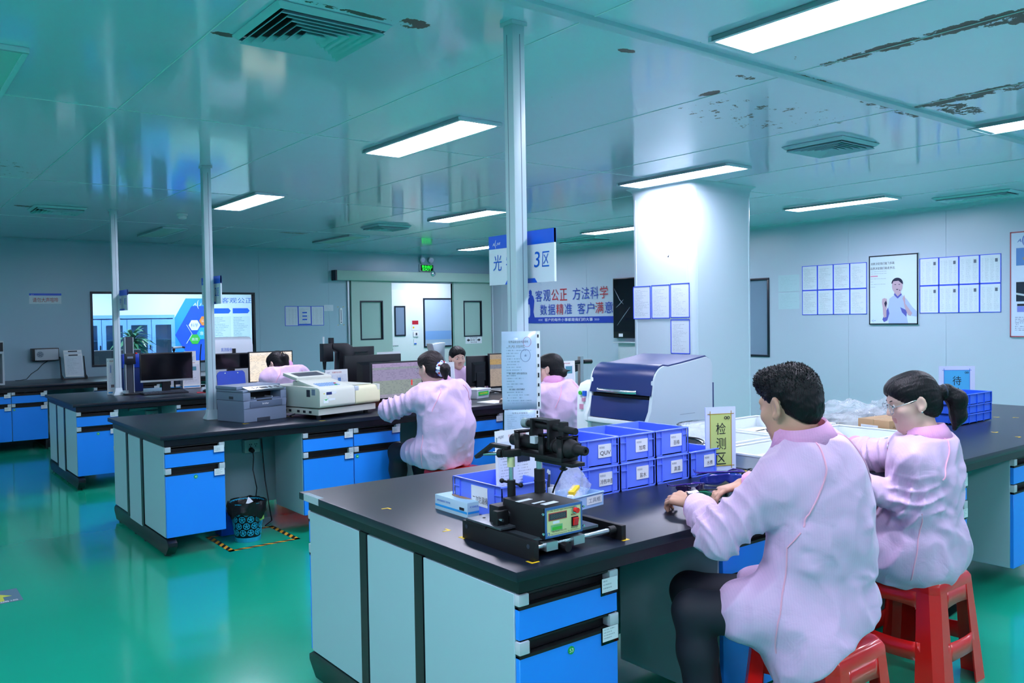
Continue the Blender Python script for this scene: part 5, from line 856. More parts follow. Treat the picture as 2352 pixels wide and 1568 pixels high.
def screen_mat(name, cols, e=.55):
    m = bpy.data.materials.new(name); m.use_nodes = True; N = m.node_tree.nodes; L = m.node_tree.links; b = N['Principled BSDF']; uv = N.new('ShaderNodeUVMap'); sp = N.new('ShaderNodeSeparateXYZ'); L.new(uv.outputs[0], sp.inputs[0])
    r = N.new('ShaderNodeValToRGB'); r.color_ramp.interpolation = 'CONSTANT'; el = r.color_ramp.elements
    while len(el) < len(cols): el.new(.5)
    for x, (p, c) in zip(el, cols): x.position = p; x.color = (*lin(c), 1)
    L.new(sp.outputs[1], r.inputs[0]); fr = mth(N, L, 'LESS_THAN', mth(N, L, 'FRACT', mth(N, L, 'MULTIPLY', sp.outputs[1], 26)), .45); wn = N.new('ShaderNodeTexWhiteNoise'); wn.noise_dimensions = '2D'; cb = N.new('ShaderNodeCombineXYZ'); L.new(mth(N, L, 'FLOOR', mth(N, L, 'MULTIPLY', sp.outputs[1], 26)), cb.inputs[0]); L.new(mth(N, L, 'FLOOR', mth(N, L, 'MULTIPLY', sp.outputs[0], 34)), cb.inputs[1]); L.new(cb.outputs[0], wn.inputs[0])
    k = mth(N, L, 'MULTIPLY', mth(N, L, 'MULTIPLY', fr, mth(N, L, 'LESS_THAN', wn.outputs[0], .35)), .3); mx = N.new('ShaderNodeMixRGB'); L.new(k, mx.inputs[0]); L.new(r.outputs[0], mx.inputs[1]); mx.inputs[2].default_value = (*lin('4a4a70'), 1); L.new(mx.outputs[0], b.inputs['Emission Color']); b.inputs['Emission Strength'].default_value = e; b.inputs['Base Color'].default_value = (.02, .02, .03, 1); b.inputs['Roughness'].default_value = .2; return m
t = monitor((3.53, 6.1, .8), 0, 'Monitor showing a pinkish table in front of the woman with the scrunchie', .49, .315, .06, screen=screen_mat('table_screen', ((0, 'b9b6cc'), (.1, 'a9b8ae'), (.5, 'b3a9cf'), (.82, 'a8b4bb'), (.88, 'c3b0dd')), .62))
for x, z, m in ((-.18, .13, 'greenp'), (.13, .17, 'charred')): MB().box(x, x+.012, -.0022, -.001, z, z+.045).build('screen_block', mat('screen_'+m, 'd03030' if m == 'charred' else '58a832', .4, emit=.5), t)
monitor((3.60, 6.66, .8), PI, 'Wide dark monitor seen from behind, left of the woman with the scrunchie', .56, .3, .115); monitor((3.62, 6.98, .8), PI+.1, 'Black monitor with a round mark seen from behind, beside the measuring arm', .34, .24, .24)
monitor((4.75, 6.66, .8), PI-.15, 'Black monitor back with a small white sticker by the facing woman', .26, .3, .06); monitor((5.03, 6.55, .8), -.1, 'Monitor with an orange and grey screen beside the hung data sheets', .42, .34, .04, screen=screen_mat('orange_screen', ((0, 'c9b7a4'), (.55, '8f97a6'), (.68, 'd8b46a'), (.85, 'c8b49a')), .6))
monitor((3.55, 8.86, .8), 0, 'Monitor with a cream screen in front of the woman at the left', .5, .34, .06, screen=screen_mat('cream_screen', ((0, 'fdf0dc'), (.3, 'fff4e2'), (.7, 'fdeed8'), (.9, 'fff6ea')), .95)); monitor((3.17, 9.0, .8), 0, 'Dark monitor with a clip on top, in front of the white instrument', .4, .17, .22)
t = monitor((2.55, 9.2, .8), 0, 'Wide dark monitor with grey chin on the third bench', .53, .3, .115, chin=.002); MB().box(-.265, .265, -.003, .004, .113, .133).build('chin_bar', M['alu'], t)
def keyboard(loc, rz, label):
    t = thing('keyboard', label, 'keyboard', loc, rz); MB().hexa([(-.22, -.065, .0005), (.22, -.065, .0005), (.22, .065, .0005), (-.22, .065, .0005)], [(-.22, -.065, .012), (.22, -.065, .012), (.22, .065, .022), (-.22, .065, .022)]).build('case', M['black'], t, bevel=.003); k = MB()
    for r in range(5):
        for c in range(15): k.box(-.212+c*.0285, -.212+c*.0285+.024, -.056+r*.0235, -.056+r*.0235+.019, .012+r*.0018, .0185+r*.0018)
    k.build('keys', M['dgrey'], t, stuff=True); return t
keyboard((2.47, 9.0, .8), 0, 'Black keyboard in front of the wide dark monitor'); keyboard((3.5, 5.85, .8), .05, 'Black keyboard under the hands of the woman with the scrunchie')
t = thing('mouse', 'black computer mouse on a red pad on the third bench', 'mouse', (2.83, 8.83, .804)); MB().sphere((0, 0, .012), .03, 14, 8, (1, 1.6, .55)).build('shell', M['black'], t, smooth=True); MB().box(-.002, .002, .012, .03, .026, .03).build('wheel', M['grey'], t)
tag(MB().prism([(-.1, -.07), (.1, -.08), (.12, .06), (-.06, .08)], (2.82, 8.83, .8005), (1, 0, 0), (0, 1, 0), Z, .003).build('mouse_pad', mat('pad_red', 'a3202e', .6)), 'dark red mouse pad under the mouse on the third bench', 'mouse pad')
leaflet((2.03, 9.29, .8), -.2, 'Tall white leaflet standing left of the grey measuring tower', .085, .37, .1, ((.03, .22, .012, .08, 'photo_sky'), (.035, .07, .03, .03, 'photo_dark')), foot=True, seed=4)
leaflet((2.9, 9.52, .8), 0, 'White leaflet right behind the wide dark monitor', .19, .3, .05, ((.09, .19, .06, .045, 'photo_tealish'),), seed=6); leaflet((2.72, 9.6, .8), 0, 'White leaflet partly hidden below the wide dark monitor', .22, .25, .05, ((.02, .04, .07, .08, 'photo_dark'), (.12, .04, .07, .08, 'photo_dark')), seed=3); leaflet((2.95, 9.72, .8), 0, 'Smaller white card rising above the leaflet behind the dark monitor', .13, .4, .02, ((.05, .28, .04, .05, 'photo_tealish'),), foot=False, seed=5)
leaflet((3.22, 6.58, .8), .1, 'White card with red title behind the cream instrument', .22, .3, .05, ((.12, .2, .03, .03, 'photo_sky'),), seed=2); leaflet((4.33, 6.62, .8), .1, 'White card with a photo right behind the woman with the scrunchie', .28, .31, .05, ((.17, .17, .06, .09, 'photo_dark'),), seed=7, foot=False); leaflet((3.9, 6.88, .8), .1, 'White card rising above the wide dark monitor back', .26, .42, .03, ((.16, .3, .05, .06, 'photo_tealish'),), seed=8, foot=False)
leaflet((5.3, 5.98, .8), -.25, 'White card with three photos left of the big white machine', .19, .3, .04, ((.09, .18, .07, .07, 'photo_tealish'), (.02, .06, .06, .05, 'photo_dark'), (.11, .06, .04, .05, 'photo_dark')), seed=9); leaflet((5.05, 6.25, .8), -.25, 'White card mostly hidden behind the woman by the data sheets', .18, .3, .04, (), seed=10)
leaflet((3.9, 9.5, .8), 0, 'White card right of the cream screen at the third bench', .2, .34, .04, ((.05, .1, .05, .05, 'photo_sky'),), seed=11); o = leaflet((2.75, 11.9, .8), .3, 'White sheet on the wall bench below the window', .2, .3, .6, (), seed=12)
t = thing('measuring_tower', 'tall grey and silver measuring column on the third bench', 'instrument', (2.18, 9.2, .8)); MB().box(-.075, .12, -.12, .1, 0.0005, .02).build('foot_plate', M['black'], t, bevel=.003); MB().box(-.03, .03, -.02, .05, .02, .59).build('column', M['dgrey'], t)
for x in (-.042, .034): MB().box(x, x+.008, -.025, .045, .02, .31).box(x, x+.008, -.025, .045, .42, .585).build('silver_edge', M['alu'], t)
MB().box(-.045, .05, -.06, .0, .31, .42).build('sliding_head', M['black'], t, bevel=.003); MB().box(-.03, .025, -.0615, -.0605, .37, .39).build('scale_mark', M['inkgrey'], t); MB().cyl((-.055, -.07, .02), (-.055, -.07, .05), .03, n=18).build('stage', M['steel'], t)
t = thing('storage_case', 'dark blue instrument case behind the measuring column', 'case', (2.2, 9.55, .8)); MB().box(0, .2, 0, .2, 0.0005, .25).build('lower_case', M['navy'], t, bevel=.008); MB().box(-.003, .203, -.003, .203, .253, .4).build('upper_case', mat('case_blue', '1d3fae', .25), t, bevel=.008); MB().cyl((.14, .02, .4), (.14, .02, .415), .012, n=12).build('red_knob', M['red'], t)
t = thing('camera_stand', 'small camera on a black stand above the wide dark monitor', 'camera', (2.74, 9.6, .8)); MB().cyl((0, 0, .005), (0, 0, .42), .009, n=12).build('post', M['black'], t); MB().cyl((0, 0, .0005), (0, 0, .012), .06, n=20).build('foot', M['black'], t); MB().obox((.035, 0, .455), (1, 0, .05), (0, 1, 0), (-.05, 0, 1), .05, .025, .012).build('camera_head', M['alu'], t, bevel=.006); MB().obox((.09, 0, .455), (1, 0, -.2), (0, 1, 0), (.2, 0, 1), .025, .02, .009).build('visor', M['black'], t); MB().sphere((0, 0, .43), .018, 10, 8).build('ball_joint', M['black'], t, smooth=True)
t = thing('gooseneck', 'thin black gooseneck stand by the leftmost side of the printer pole', 'stand', (3.05, 9.7, .8)); MB().cyl((0, 0, .0005), (0, 0, .02), .05, n=16).build('foot', M['black'], t); MB().tube([(0, 0, .02), (.0, 0, .2), (.005, 0, .35), (.02, 0, .48)], .006).build('neck', M['black'], t, smooth=True)
t = thing('white_analyser', 'rounded white analyser with blue lettering behind the printer pole', 'instrument', (3.08, 9.3, .8)); MB().prism([(0, 0), (.3, 0), (.3, .53), (.27, .555), (.1, .555), (.03, .53), (.0, .46)], (0, 0, .0005), (0, 1, 0), (0, 0, 1), (1, 0, 0), .44).build('housing', M['lgrey'], t, bevel=.012); text('凯测股份', (.08, -.002, .40), (1, 0, 0), (0, 0, 1), .12, .04, M['inkblue'], t); MB().box(.2, .235, -.02, .0, .36, .43).build('hook_bracket', M['black'], t)
t = thing('video_gauge', 'black video measuring head on a curved arm above the dark monitors', 'instrument', (3.3, 6.84, .8)); MB().prism([(0, 0), (.14, 0), (.16, .3), (.2, .42), (.19, .48), (.13, .52), (-.02, .52), (-.02, .47), (.04, .44), (.03, .2)], (.03, 0, .0), (1, 0, 0), (0, 0, 1), (0, 1, 0), .1).build('curved_arm', M['black'], t, bevel=.012); MB().box(-.075, .02, .01, .09, .36, .52).build('head_block', M['black'], t, bevel=.004); MB().cyl((-.05, .05, .36), (-.05, .05, .29), .018, .012, 14).build('probe', M['black'], t); MB().cyl((-.05, .05, .29), (-.05, .05, .22), .003, n=8).build('needle', M['steel'], t); MB().cyl((-.055, .05, .52), (-.055, .05, .58), .008, n=10).build('glass_rod', M['white'], t); MB().box(.0, .03, .02, .07, .52, .57).build('top_knob', M['black'], t)
t = thing('micrometer_rig', 'black horizontal gauge rig right of the woman at the left', 'instrument', (3.12, 6.75, .8)); MB().box(-.1, .02, -.05, .08, .0005, .2).build('plinth', M['dgrey'], t, bevel=.004); MB().cyl((-.16, 0, .24), (.0, 0, .245), .014, .02, 14).build('barrel', M['black'], t); MB().box(-.03, .06, -.03, .04, .2, .275).build('clamp', M['black'], t, bevel=.004); MB().cyl((.06, 0, .235), (.2, 0, .225), .01, n=12).build('arm', M['black'], t)
t = thing('chrome_holder', 'curved silver machine head behind the woman with the scrunchie', 'instrument', (4.52, 7.0, .8)); MB().prism([(-.07, .48), (.09, .49), (.08, .44), (.075, .34), (.1, .26), (.1, .0), (-.05, .0), (-.05, .24), (-.03, .34)], (0, 0, .0005), (1, 0, 0), (0, 0, 1), (0, 1, 0), .12).build('housing', M['alu'], t, bevel=.01); MB().box(-.08, .14, -.08, .2, .0005, .02).build('foot', M['alu'], t)
t = thing('food_container', 'white lidded tub with a green label by the woman with the scrunchie', 'container', (4.42, 6.2, .8), .3); MB().loft([[(x*k, y*k, z) for x, y in ((-.1, -.065), (.1, -.065), (.1, .065), (-.1, .065))] for k, z in ((.88, .0005), (1, .078))]).build('tub', M['lgrey'], t, bevel=.006); MB().box(-.106, .106, -.07, .07, .0785, .088).build('lid', M['white'], t, bevel=.003); MB().obox((0, -.064, .048), (1, 0, 0), (0, .09, 1), (0, -1, .09), .075, .018, .0012).build('label', M['green'], t); text('仪器/实验物料', (-.06, -.0668, .04), (1, 0, 0), Z, .12, .016, M['yellow'], t)
for k, (x, y, a, l) in enumerate(((4.3, 5.8, .2, 'Sheets of white paper on the second bench beside the data sheets'), (4.75, 5.72, -.1, 'White paper on the bench right of the woman by the data sheets'))):
    o = MB().box(-.105, .105, -.1, .1, 0, .004).build('paper_stack', M['paper']); o.location = (x, y, .8005); o.rotation_euler = (0, 0, a); tag(o, l, 'paper')
tag(MB().box(3.36, 3.48, 6.2, 6.28, .8005, .985).build('card_file', mat('file_brown', '8f4a3a', .5), bevel=.003), 'Reddish brown file lying behind the cream instrument', 'file')
t = thing('lens_bench', 'black lens tube on a silver post above the navy hood', 'instrument', (5.5, 6.0, .8)); MB().box(-.02, .02, -.02, .02, .0005, .34).build('post', M['alu'], t); MB().cyl((-.16, 0, .28), (.02, 0, .29), .02, n=14).cyl((.03, 0, .288), (.14, 0, .285), .022, n=14).build('lens_tube', M['black'], t, smooth=30); MB().box(-.08, -.05, -.015, .015, .2, .265).build('drop_bracket', M['black'], t); MB().tube([(-.15, 0, .28), (-.16, 0, .22), (-.1, 0, .19), (-.05, 0, .2)], .003).build('lead', M['black'], t)
flush_texts()
# ---------------------------------------------------------------- people: bodies as one smooth-blended surface (signed distance field -> surface nets)
class SDF:
    def __init__(s): s.p = []
    def seg(s, a, b, r0, r1=None, k=.02, m=0, F=None, flat=1): s.p.append(('s', np.array(a, float), np.array(b, float), r0, r0 if r1 is None else r1, k, m, None if F is None else np.array(F, float), flat)); return s
    def ell(s, c, r, R=None, k=.02, m=0, sub=False): s.p.append(('-' if sub else 'e', np.array(c, float), np.array(r, float), np.eye(3) if R is None else np.array(R), k, m)); return s
    def cut(s, c, n, k=.01): s.p.append(('c', np.array(c, float), np.array(n, float)/np.linalg.norm(n), k)); return s
    @staticmethod
    def dist(q, P):
        if q[0] == 's':
            _, a, b, r0, r1, k, m, F, fl = q; ab = b-a; t = np.clip(((P-a)@ab)/max(ab@ab, 1e-12), 0, 1); rel = P-a-t[..., None]*ab
            if F is not None: rel = rel+(rel@F)[..., None]*F*(1/fl-1)
            d = np.sqrt((rel*rel).sum(-1))-(r0+(r1-r0)*t); return d*(1 if F is None else (fl+1)/2)
        if q[0] in 'e-':
            _, c, r, R, k, m = q; l = (P-c)@R; k0 = np.sqrt(((l/r)**2).sum(-1)); k1 = np.sqrt(((l/(r*r))**2).sum(-1)); return k0*(k0-1)/np.maximum(k1, 1e-9)
        return (P-q[1])@q[2]
    def bounds(s, q):
        if q[0] == 's': r = max(q[3], q[4]); return np.minimum(q[1], q[2])-r, np.maximum(q[1], q[2])+r
        r = max(q[2]); return q[1]-r, q[1]+r
    def mesh(s, h):
        bs = [s.bounds(q) for q in s.p if q[0] in 'se']; lo = np.min([b[0] for b in bs], 0)-3*h; hi = np.max([b[1] for b in bs], 0)+3*h
        n = np.ceil((hi-lo)/h).astype(int)+1; G = np.full(n, .06, np.float32); ax = [lo[i]+h*np.arange(n[i]) for i in range(3)]
        for q in s.p:
            if q[0] == 'c': sl = tuple(slice(0, n[i]) for i in range(3))
            else:
                a, b = s.bounds(q); pad = .06; i0 = np.maximum(((a-pad-lo)/h).astype(int), 0); i1 = np.minimum(((b+pad-lo)/h).astype(int)+2, n); sl = tuple(slice(i0[i], i1[i]) for i in range(3))
            P = np.stack(np.meshgrid(*[ax[i][sl[i]] for i in range(3)], indexing='ij'), -1).astype(np.float32); d = s.dist(q, P).astype(np.float32); g = G[sl]
            if q[0] in 'se': k = q[5] if q[0] == 's' else q[4]; hh = np.maximum(k-np.abs(g-d), 0)/k; G[sl] = np.minimum(g, d)-hh*hh*k/4
            else: d = -d if q[0] == '-' else d; k = q[4] if q[0] == '-' else q[3]; hh = np.maximum(k-np.abs(g-d), 0)/k; G[sl] = np.maximum(g, d)+hh*hh*k/4
        return nets(G, lo, h)
    def mats_of(s, V):
        best = np.full(len(V), 9.); mi = np.zeros(len(V), int)
        for q in s.p:
            if q[0] in 'se':
                d = s.dist(q, V); m = q[6] if q[0] == 's' else q[5]; u = d < best; best[u] = d[u]; mi[u] = m
        return mi
def nets(G, lo, h):
    I = G < 0; nx, ny, nz = G.shape; c = np.zeros((nx-1, ny-1, nz-1), np.int8)
    for dx in (0, 1):
        for dy in (0, 1):
            for dz in (0, 1): c += I[dx:nx-1+dx, dy:ny-1+dy, dz:nz-1+dz]
    idx = np.argwhere((c > 0) & (c < 8)); acc = np.zeros((len(idx), 3)); cnt = np.zeros(len(idx)); cor = [(0, 0, 0), (1, 0, 0), (0, 1, 0), (1, 1, 0), (0, 0, 1), (1, 0, 1), (0, 1, 1), (1, 1, 1)]
    vals = [G[idx[:, 0]+a, idx[:, 1]+b, idx[:, 2]+d] for a, b, d in cor]
    for i in range(8):
        for j in range(i+1, 8):
            df = np.array(cor[j])-np.array(cor[i])
            if np.abs(df).sum() != 1: continue
            x = (vals[i] < 0) != (vals[j] < 0); t = np.where(x, vals[i]/np.where(x, vals[i]-vals[j], 1), 0); acc += np.where(x[:, None], np.array(cor[i])+t[:, None]*df, 0); cnt += x
    V = lo+h*(idx+acc/np.maximum(cnt, 1)[:, None]); id_ = np.full((nx-1, ny-1, nz-1), -1, np.int32); id_[tuple(idx.T)] = np.arange(len(idx)); Fs = []
    for a in range(3):
        u, v = (a+1) % 3, (a+2) % 3; s0 = [slice(1, -1)]*3; s1 = [slice(1, -1)]*3; s0[a] = slice(0, G.shape[a]-1); s1[a] = slice(1, G.shape[a]); A = I[tuple(s0)]; B = I[tuple(s1)]; e = np.argwhere(A != B); off = np.array([1, 1, 1]); off[a] = 0; e2 = e+off
        fl = A[tuple(e.T)]; q = []
        for du, dv in ((0, 0), (1, 0), (1, 1), (0, 1)):
            w_ = e2.copy(); w_[:, u] -= du; w_[:, v] -= dv; q.append(id_[tuple(w_.T)])
        q = np.stack(q, 1); q[~fl] = q[~fl][:, ::-1]; Fs.append(q[(q >= 0).all(1)])
    return V, np.concatenate(Fs)
def np_mesh(name, V, F, mats, parent, base, mi=None):
    me = bpy.data.meshes.new(name); me.vertices.add(len(V)); me.vertices.foreach_set('co', (V-np.array(base)).astype(np.float32).ravel()); me.loops.add(F.size); me.loops.foreach_set('vertex_index', F.astype(np.int32).ravel()); me.polygons.add(len(F)); me.polygons.foreach_set('loop_start', np.arange(0, F.size, 4, dtype=np.int32))
    for m in mats: me.materials.append(m)
    if mi is not None: me.polygons.foreach_set('material_index', np.sort(mi[F], 1)[:, 1].astype(np.int32))
    me.polygons.foreach_set('use_smooth', np.ones(len(F), bool)); me.update(); me.validate(); o = bpy.data.objects.new(name, me); C.objects.link(o); o.parent = parent; return o
def vnormals(V, F):
    n = np.cross(V[F[:, 2]]-V[F[:, 0]], V[F[:, 3]]-V[F[:, 1]]); N = np.zeros_like(V)
    for i in range(4): np.add.at(N, F[:, i], n)
    return N/np.maximum(np.linalg.norm(N, axis=1, keepdims=True), 1e-12)
def smooth(V, F, it):
    for _ in range(it):
        A = np.zeros_like(V); c = np.zeros(len(V))
        for i in range(4):
            for j in (1, 3): np.add.at(A, F[:, i], V[F[:, (i+j) % 4]]); np.add.at(c, F[:, i], 1)
        V = V*.5+.5*A/np.maximum(c, 1)[:, None]
    return V
# materials for people
def coat_mat(name, base, stripe):
    m = mat(name, base, .47, sheen=.1, spec=.45); N = m.node_tree.nodes; L = m.node_tree.links; b = N['Principled BSDF']; tc = N.new('ShaderNodeTexCoord'); sp = N.new('ShaderNodeSeparateXYZ'); L.new(tc.outputs['Object'], sp.inputs[0])
    x = mth(N, L, 'ADD', mth(N, L, 'MULTIPLY', sp.outputs[0], .8), mth(N, L, 'MULTIPLY', sp.outputs[1], -.6)); k = mth(N, L, 'LESS_THAN', mth(N, L, 'FRACT', mth(N, L, 'MULTIPLY', x, 130)), .16); k = mth(N, L, 'MULTIPLY', k, .2)
    mx = N.new('ShaderNodeMixRGB'); mx.inputs[1].default_value = (*lin(base), 1); mx.inputs[2].default_value = (*lin(stripe), 1); L.new(k, mx.inputs[0]); L.new(mx.outputs[0], b.inputs['Base Color'])
    nz = N.new('ShaderNodeTexNoise'); nz.inputs['Scale'].default_value = 11; nz.inputs['Detail'].default_value = 4; nz.inputs['Distortion'].default_value = 1.2; L.new(tc.outputs['Object'], nz.inputs['Vector']); bp = N.new('ShaderNodeBump'); bp.inputs['Distance'].default_value = .012; bp.inputs['Strength'].default_value = .35; L.new(nz.outputs['Fac'], bp.inputs['Height']); L.new(bp.outputs['Normal'], b.inputs['Normal']); return m
M['lens'] = mat('spectacle_lens', 'dfe8f0', .05, alpha=.12)
COAT = coat_mat('pink_smock', 'd9badf', 'b79bcd'); PIPE = mat('pink_piping', 'f2b2cf', .6); COLLAR = coat_mat('pink_collar', 'e2a3d2', 'c78cc4')
SKIN = mat('skin', 'c99c86', .5, spec=.4); SKINL = mat('skin_light', 'dcb8a8', .5, spec=.4); TROU = mat('dark_trousers', '181e2a', .7); SHIRT = mat('inner_shirt', '4a4f58', .7); SHOE = mat('black_shoe', '0c0d10', .5)
def hair_mat(name, col, sc):
    m = mat(name, col, .48, spec=.32); N = m.node_tree.nodes; L = m.node_tree.links; b = N['Principled BSDF']; tc = N.new('ShaderNodeTexCoord'); mp = N.new('ShaderNodeMapping'); mp.inputs['Scale'].default_value = sc; nz = N.new('ShaderNodeTexNoise'); nz.inputs['Scale'].default_value = 160; nz.inputs['Detail'].default_value = 3; L.new(tc.outputs['Object'], mp.inputs[0]); L.new(mp.outputs[0], nz.inputs['Vector']); bp = N.new('ShaderNodeBump'); bp.inputs['Distance'].default_value = .004; bp.inputs['Strength'].default_value = .8; L.new(nz.outputs['Fac'], bp.inputs['Height']); L.new(bp.outputs['Normal'], b.inputs['Normal']); return m
HAIR = hair_mat('black_hair', '08090e', (1, 1, .25)); HAIRB = hair_mat('brown_black_hair', '1c1518', (1, 1, .25))
EYEW = mat('eye_white', 'd8d4d2', .2); IRIS = mat('iris_dark', '17100d', .1); LIPS = mat('lips', 'cc958c', .45); SCR = mat('scrunchie', 'c9d6ee', .7)
V3 = lambda *a: np.array(a, float)
def unit(v): v = np.array(v, float); return v/np.linalg.norm(v)
def headframe(yaw_, pitch_=0, roll_=0):
    y, p, r = map(math.radians, (yaw_, pitch_, roll_)); f = V3(math.cos(y)*math.cos(p), math.sin(y)*math.cos(p), -math.sin(p)); s = V3(-math.sin(y), math.cos(y), 0); u = np.cross(f, s); s2 = s*math.cos(r)+u*math.sin(r); u2 = np.cross(f, s2); return np.stack([s2, f, u2], 1) # columns: left, forward, up
def hand(S, w_, d, n, t, curl=(.5, .5, .5, .5), thumb=.4, m=0, k=.006, sc=1):
    d = unit(d); n = unit(np.array(n)-d*np.dot(n, d)); t = unit(np.array(t)-d*np.dot(t, d)-n*np.dot(t, n)); w_ = np.array(w_, float)
    for i, (lk, st, ln, c) in enumerate(zip((.084, .088, .084, .077), (.028, .009, -.011, -.029), (.072, .081, .076, .060), curl)):
        kn = w_+d*lk*sc+t*st*sc; S.seg(w_+t*st*.5*sc, kn, .0125*sc, .0105*sc, .012, m); p = kn; a = c*.7; r = .0088*sc-.0004*i
        for q, l in enumerate((.44, .31, .25)): e = p+(d*math.cos(a)-n*math.sin(a)+t*st*1.1)*ln*l*sc; S.seg(p, e, r, r*.93, k, m); p = e; r *= .93; a += c
    b = w_+d*.022*sc+t*.022*sc; p = b; dr = unit(t*.75+d*.62-n*.25)
    for l, r in ((.04, .0125), (.032, .0095), (.026, .0085)): e = p+dr*l*sc; S.seg(p, e, r*sc, r*.9*sc, .008, m); p = e; dr = unit(dr+d*thumb-t*thumb*.5-n*.1)
def person(name, label, base, K, coat_col=None, res=.006, cres=.0075, sk=None, hair='short', glasses=False, woman=True, seed=1, folds=1.0):
    g = lambda k_: np.array(K[k_], float); t = thing(name, label, 'person', tuple(base)); sk = sk or SKINL; R = headframe(*K['head']); H = g('H'); hs = K.get('hs', 1.0); hp = lambda x, y, z: H+R@V3(x, y, z)*hs
    ty = math.radians(K['ty']); F = V3(math.cos(ty), math.sin(ty), 0); Sd = V3(-math.sin(ty), math.cos(ty), 0); U = V3(0, 0, 1); P, M_, Ch, N_ = g('P'), g('M'), g('C'), g('N'); hw = .9 if woman else 1.0
    B = SDF()
    # torso, hips, legs
    B.seg(P, M_, .15*hw, .135*hw, .05, 1, F, .72).seg(M_, Ch, .135*hw, .16*hw, .05, 2, F, .68).seg(Ch, N_-U*.03, .15*hw, .07, .05, 2, F, .75)
    for s in 'LR':
        q = 1 if s == 'L' else -1; hip = P+Sd*q*.085-U*.02; kn, an = g('kn'+s), g('an'+s); B.seg(hip, kn, .088*hw, .066, .04, 1).seg(kn, kn+(an-kn)*.3, .064, .064, .03, 1).seg(kn+(an-kn)*.3, an, .064, .05, .03, 1); fd = unit(g('ft'+s)-an) if 'ft'+s in K else F
        B.seg(an+V3(0, 0, .0)-fd*.03-U*(an[2]-.045), an-U*(an[2]-.04)+fd*.15, .042, .034, .02, 3)
        sh, el, wr = g('sh'+s), g('el'+s), g('wr'+s); B.seg(sh, el, .05*hw, .042*hw, .03, 2).seg(el, wr, .041*hw, .027, .02, 0); B.seg(Ch+U*.06, sh, .07, .052, .05, 2)
        if 'hd'+s in K: d, n, th, cu, tb = K['hd'+s]; hand(B, wr, d, n, th, cu, tb, sc=.95 if woman else 1.05)
    # neck and head
    B.seg(N_-U*.02, hp(0, -.022, -.07), .058*hw, .052*hw, .03, 0).ell(hp(0, -.014, .03), V3(.075, .094, .084)*hs, R, .02, 0).ell(hp(0, .028, -.03), V3(.062, .064, .086)*hs, R, .03, 0).ell(hp(0, .04, -.072), V3(.046, .046, .04)*hs, R, .03, 0).ell(hp(0, .074, -.1), V3(.019, .016, .015)*hs, R, .025, 0).ell(hp(0, .074, .024), V3(.052, .018, .015)*hs, R, .02, 0)
    for q in (1, -1): B.ell(hp(q*.042, .058, -.024), V3(.024, .024, .02)*hs, R, .025, 0)
    for q in (1, -1): B.ell(hp(q*.031, .1, .005), V3(.017, .016, .011)*hs, R, .012, 0, True)
    for q in (1, -1): B.ell(hp(q*.031, .0785, .0045), V3(.0145, .0115, .0115)*hs, R, .004, 0)
    B.seg(hp(0, .088, .014), hp(0, .107, -.026), .0068*hs, (.0098 if woman else .0115)*hs, .014, 0)
    for q in (1, -1): B.ell(hp(q*.012, .096, -.03), V3(.0085, .011, .008)*hs, R, .008, 0)
    B.ell(hp(0, .091, -.052), V3(.017, .007, .004)*hs, R, .006, 4).ell(hp(0, .0895, -.061), V3(.015, .007, .0045)*hs, R, .006, 4)
    for q in (1, -1): Re = R@np.array(Matrix.Rotation(q*.35, 3, 'Z')); B.ell(hp(q*.079, -.006, -.006), V3(.009, .021, .033)*hs, Re, .008, 0).ell(hp(q*.087, -.002, -.004), V3(.006, .011, .019)*hs, Re, .006, 0, True).ell(hp(q*.079, .004, -.034), V3(.007, .009, .011)*hs, R, .008, 0)
    V, Fc = B.mesh(res); V = smooth(V, Fc, 1); np_mesh('body', V, Fc, [sk, TROU, SHIRT, SHOE, LIPS], t, base, B.mats_of(V))
    for q in (1, -1):
        c = hp(q*.031, .0835, .0035); o = MB().sphere(tuple(c-base), .0095*hs, 12, 8).build('eye', EYEW, t, smooth=True); fwv = R@V3(0, 1, 0); ctr = c+fwv*.0068*hs; MB().sphere(tuple(ctr-base), .0048*hs, 10, 6).build('iris', IRIS, o, smooth=True)
        b0 = [hp(q*(.016+.009*i), .0945-.0035*i*i*.6, .024+.004*math.sin(i*.9)) for i in range(4)]; MB().tube([tuple(v-base) for v in b0], [.0014, .0022, .002, .001] if woman else [.002, .003, .0028, .0014], 6).build('eyebrow', HAIR, t, smooth=True)
    # smock
    cb = K.get('cb', 1.0); Co = SDF(); Co.seg(P-U*.02+F*.02, M_, .19*cb, .178*cb, .06, 0, F, .82).seg(M_, Ch, .19*cb, .195*cb, .06, 0, F, .74).seg(Ch, N_-U*.045, .17*cb, .085, .05, 0, F, .8)
    for s in 'LR':
        q = 1 if s == 'L' else -1; sh, el, wr = g('sh'+s), g('el'+s), g('wr'+s); fa = wr-el; cu = el+fa*K.get('cuff', .82); Co.seg(Ch+U*.05, sh, .1, .08, .06, 0).seg(sh, el, .08*K.get('sl', 1), .072*K.get('sl', 1), .04, 0).seg(el, cu, .072*K.get('sl', 1), .05, .03, 0)
        kn = g('kn'+s); hip = P+Sd*q*.1; Co.seg(hip, hip+(kn-hip)*K.get('lap', .45), .125, .105, .06, 0)
    for e in K.get('extra', ()): Co.ell(e[0], e[1], R=headframe(e[2]) if len(e) > 2 else None, k=.05)
    for s in 'LR': el, wr = g('el'+s), g('wr'+s); cu = el+(wr-el)*K.get('cuff', .82)
    Co.cut(V3(P[0], P[1], K.get('hem', .36)), V3(*K.get('hemn', (0, 0, -1))), .012); Co.cut(N_+U*.012, unit(N_-Ch+U*.3), .01)
    V, Fc = Co.mesh(cres); V = smooth(V, Fc, 1); Nn = vnormals(V, Fc); rg = np.random.default_rng(seed); D = np.zeros(len(V))
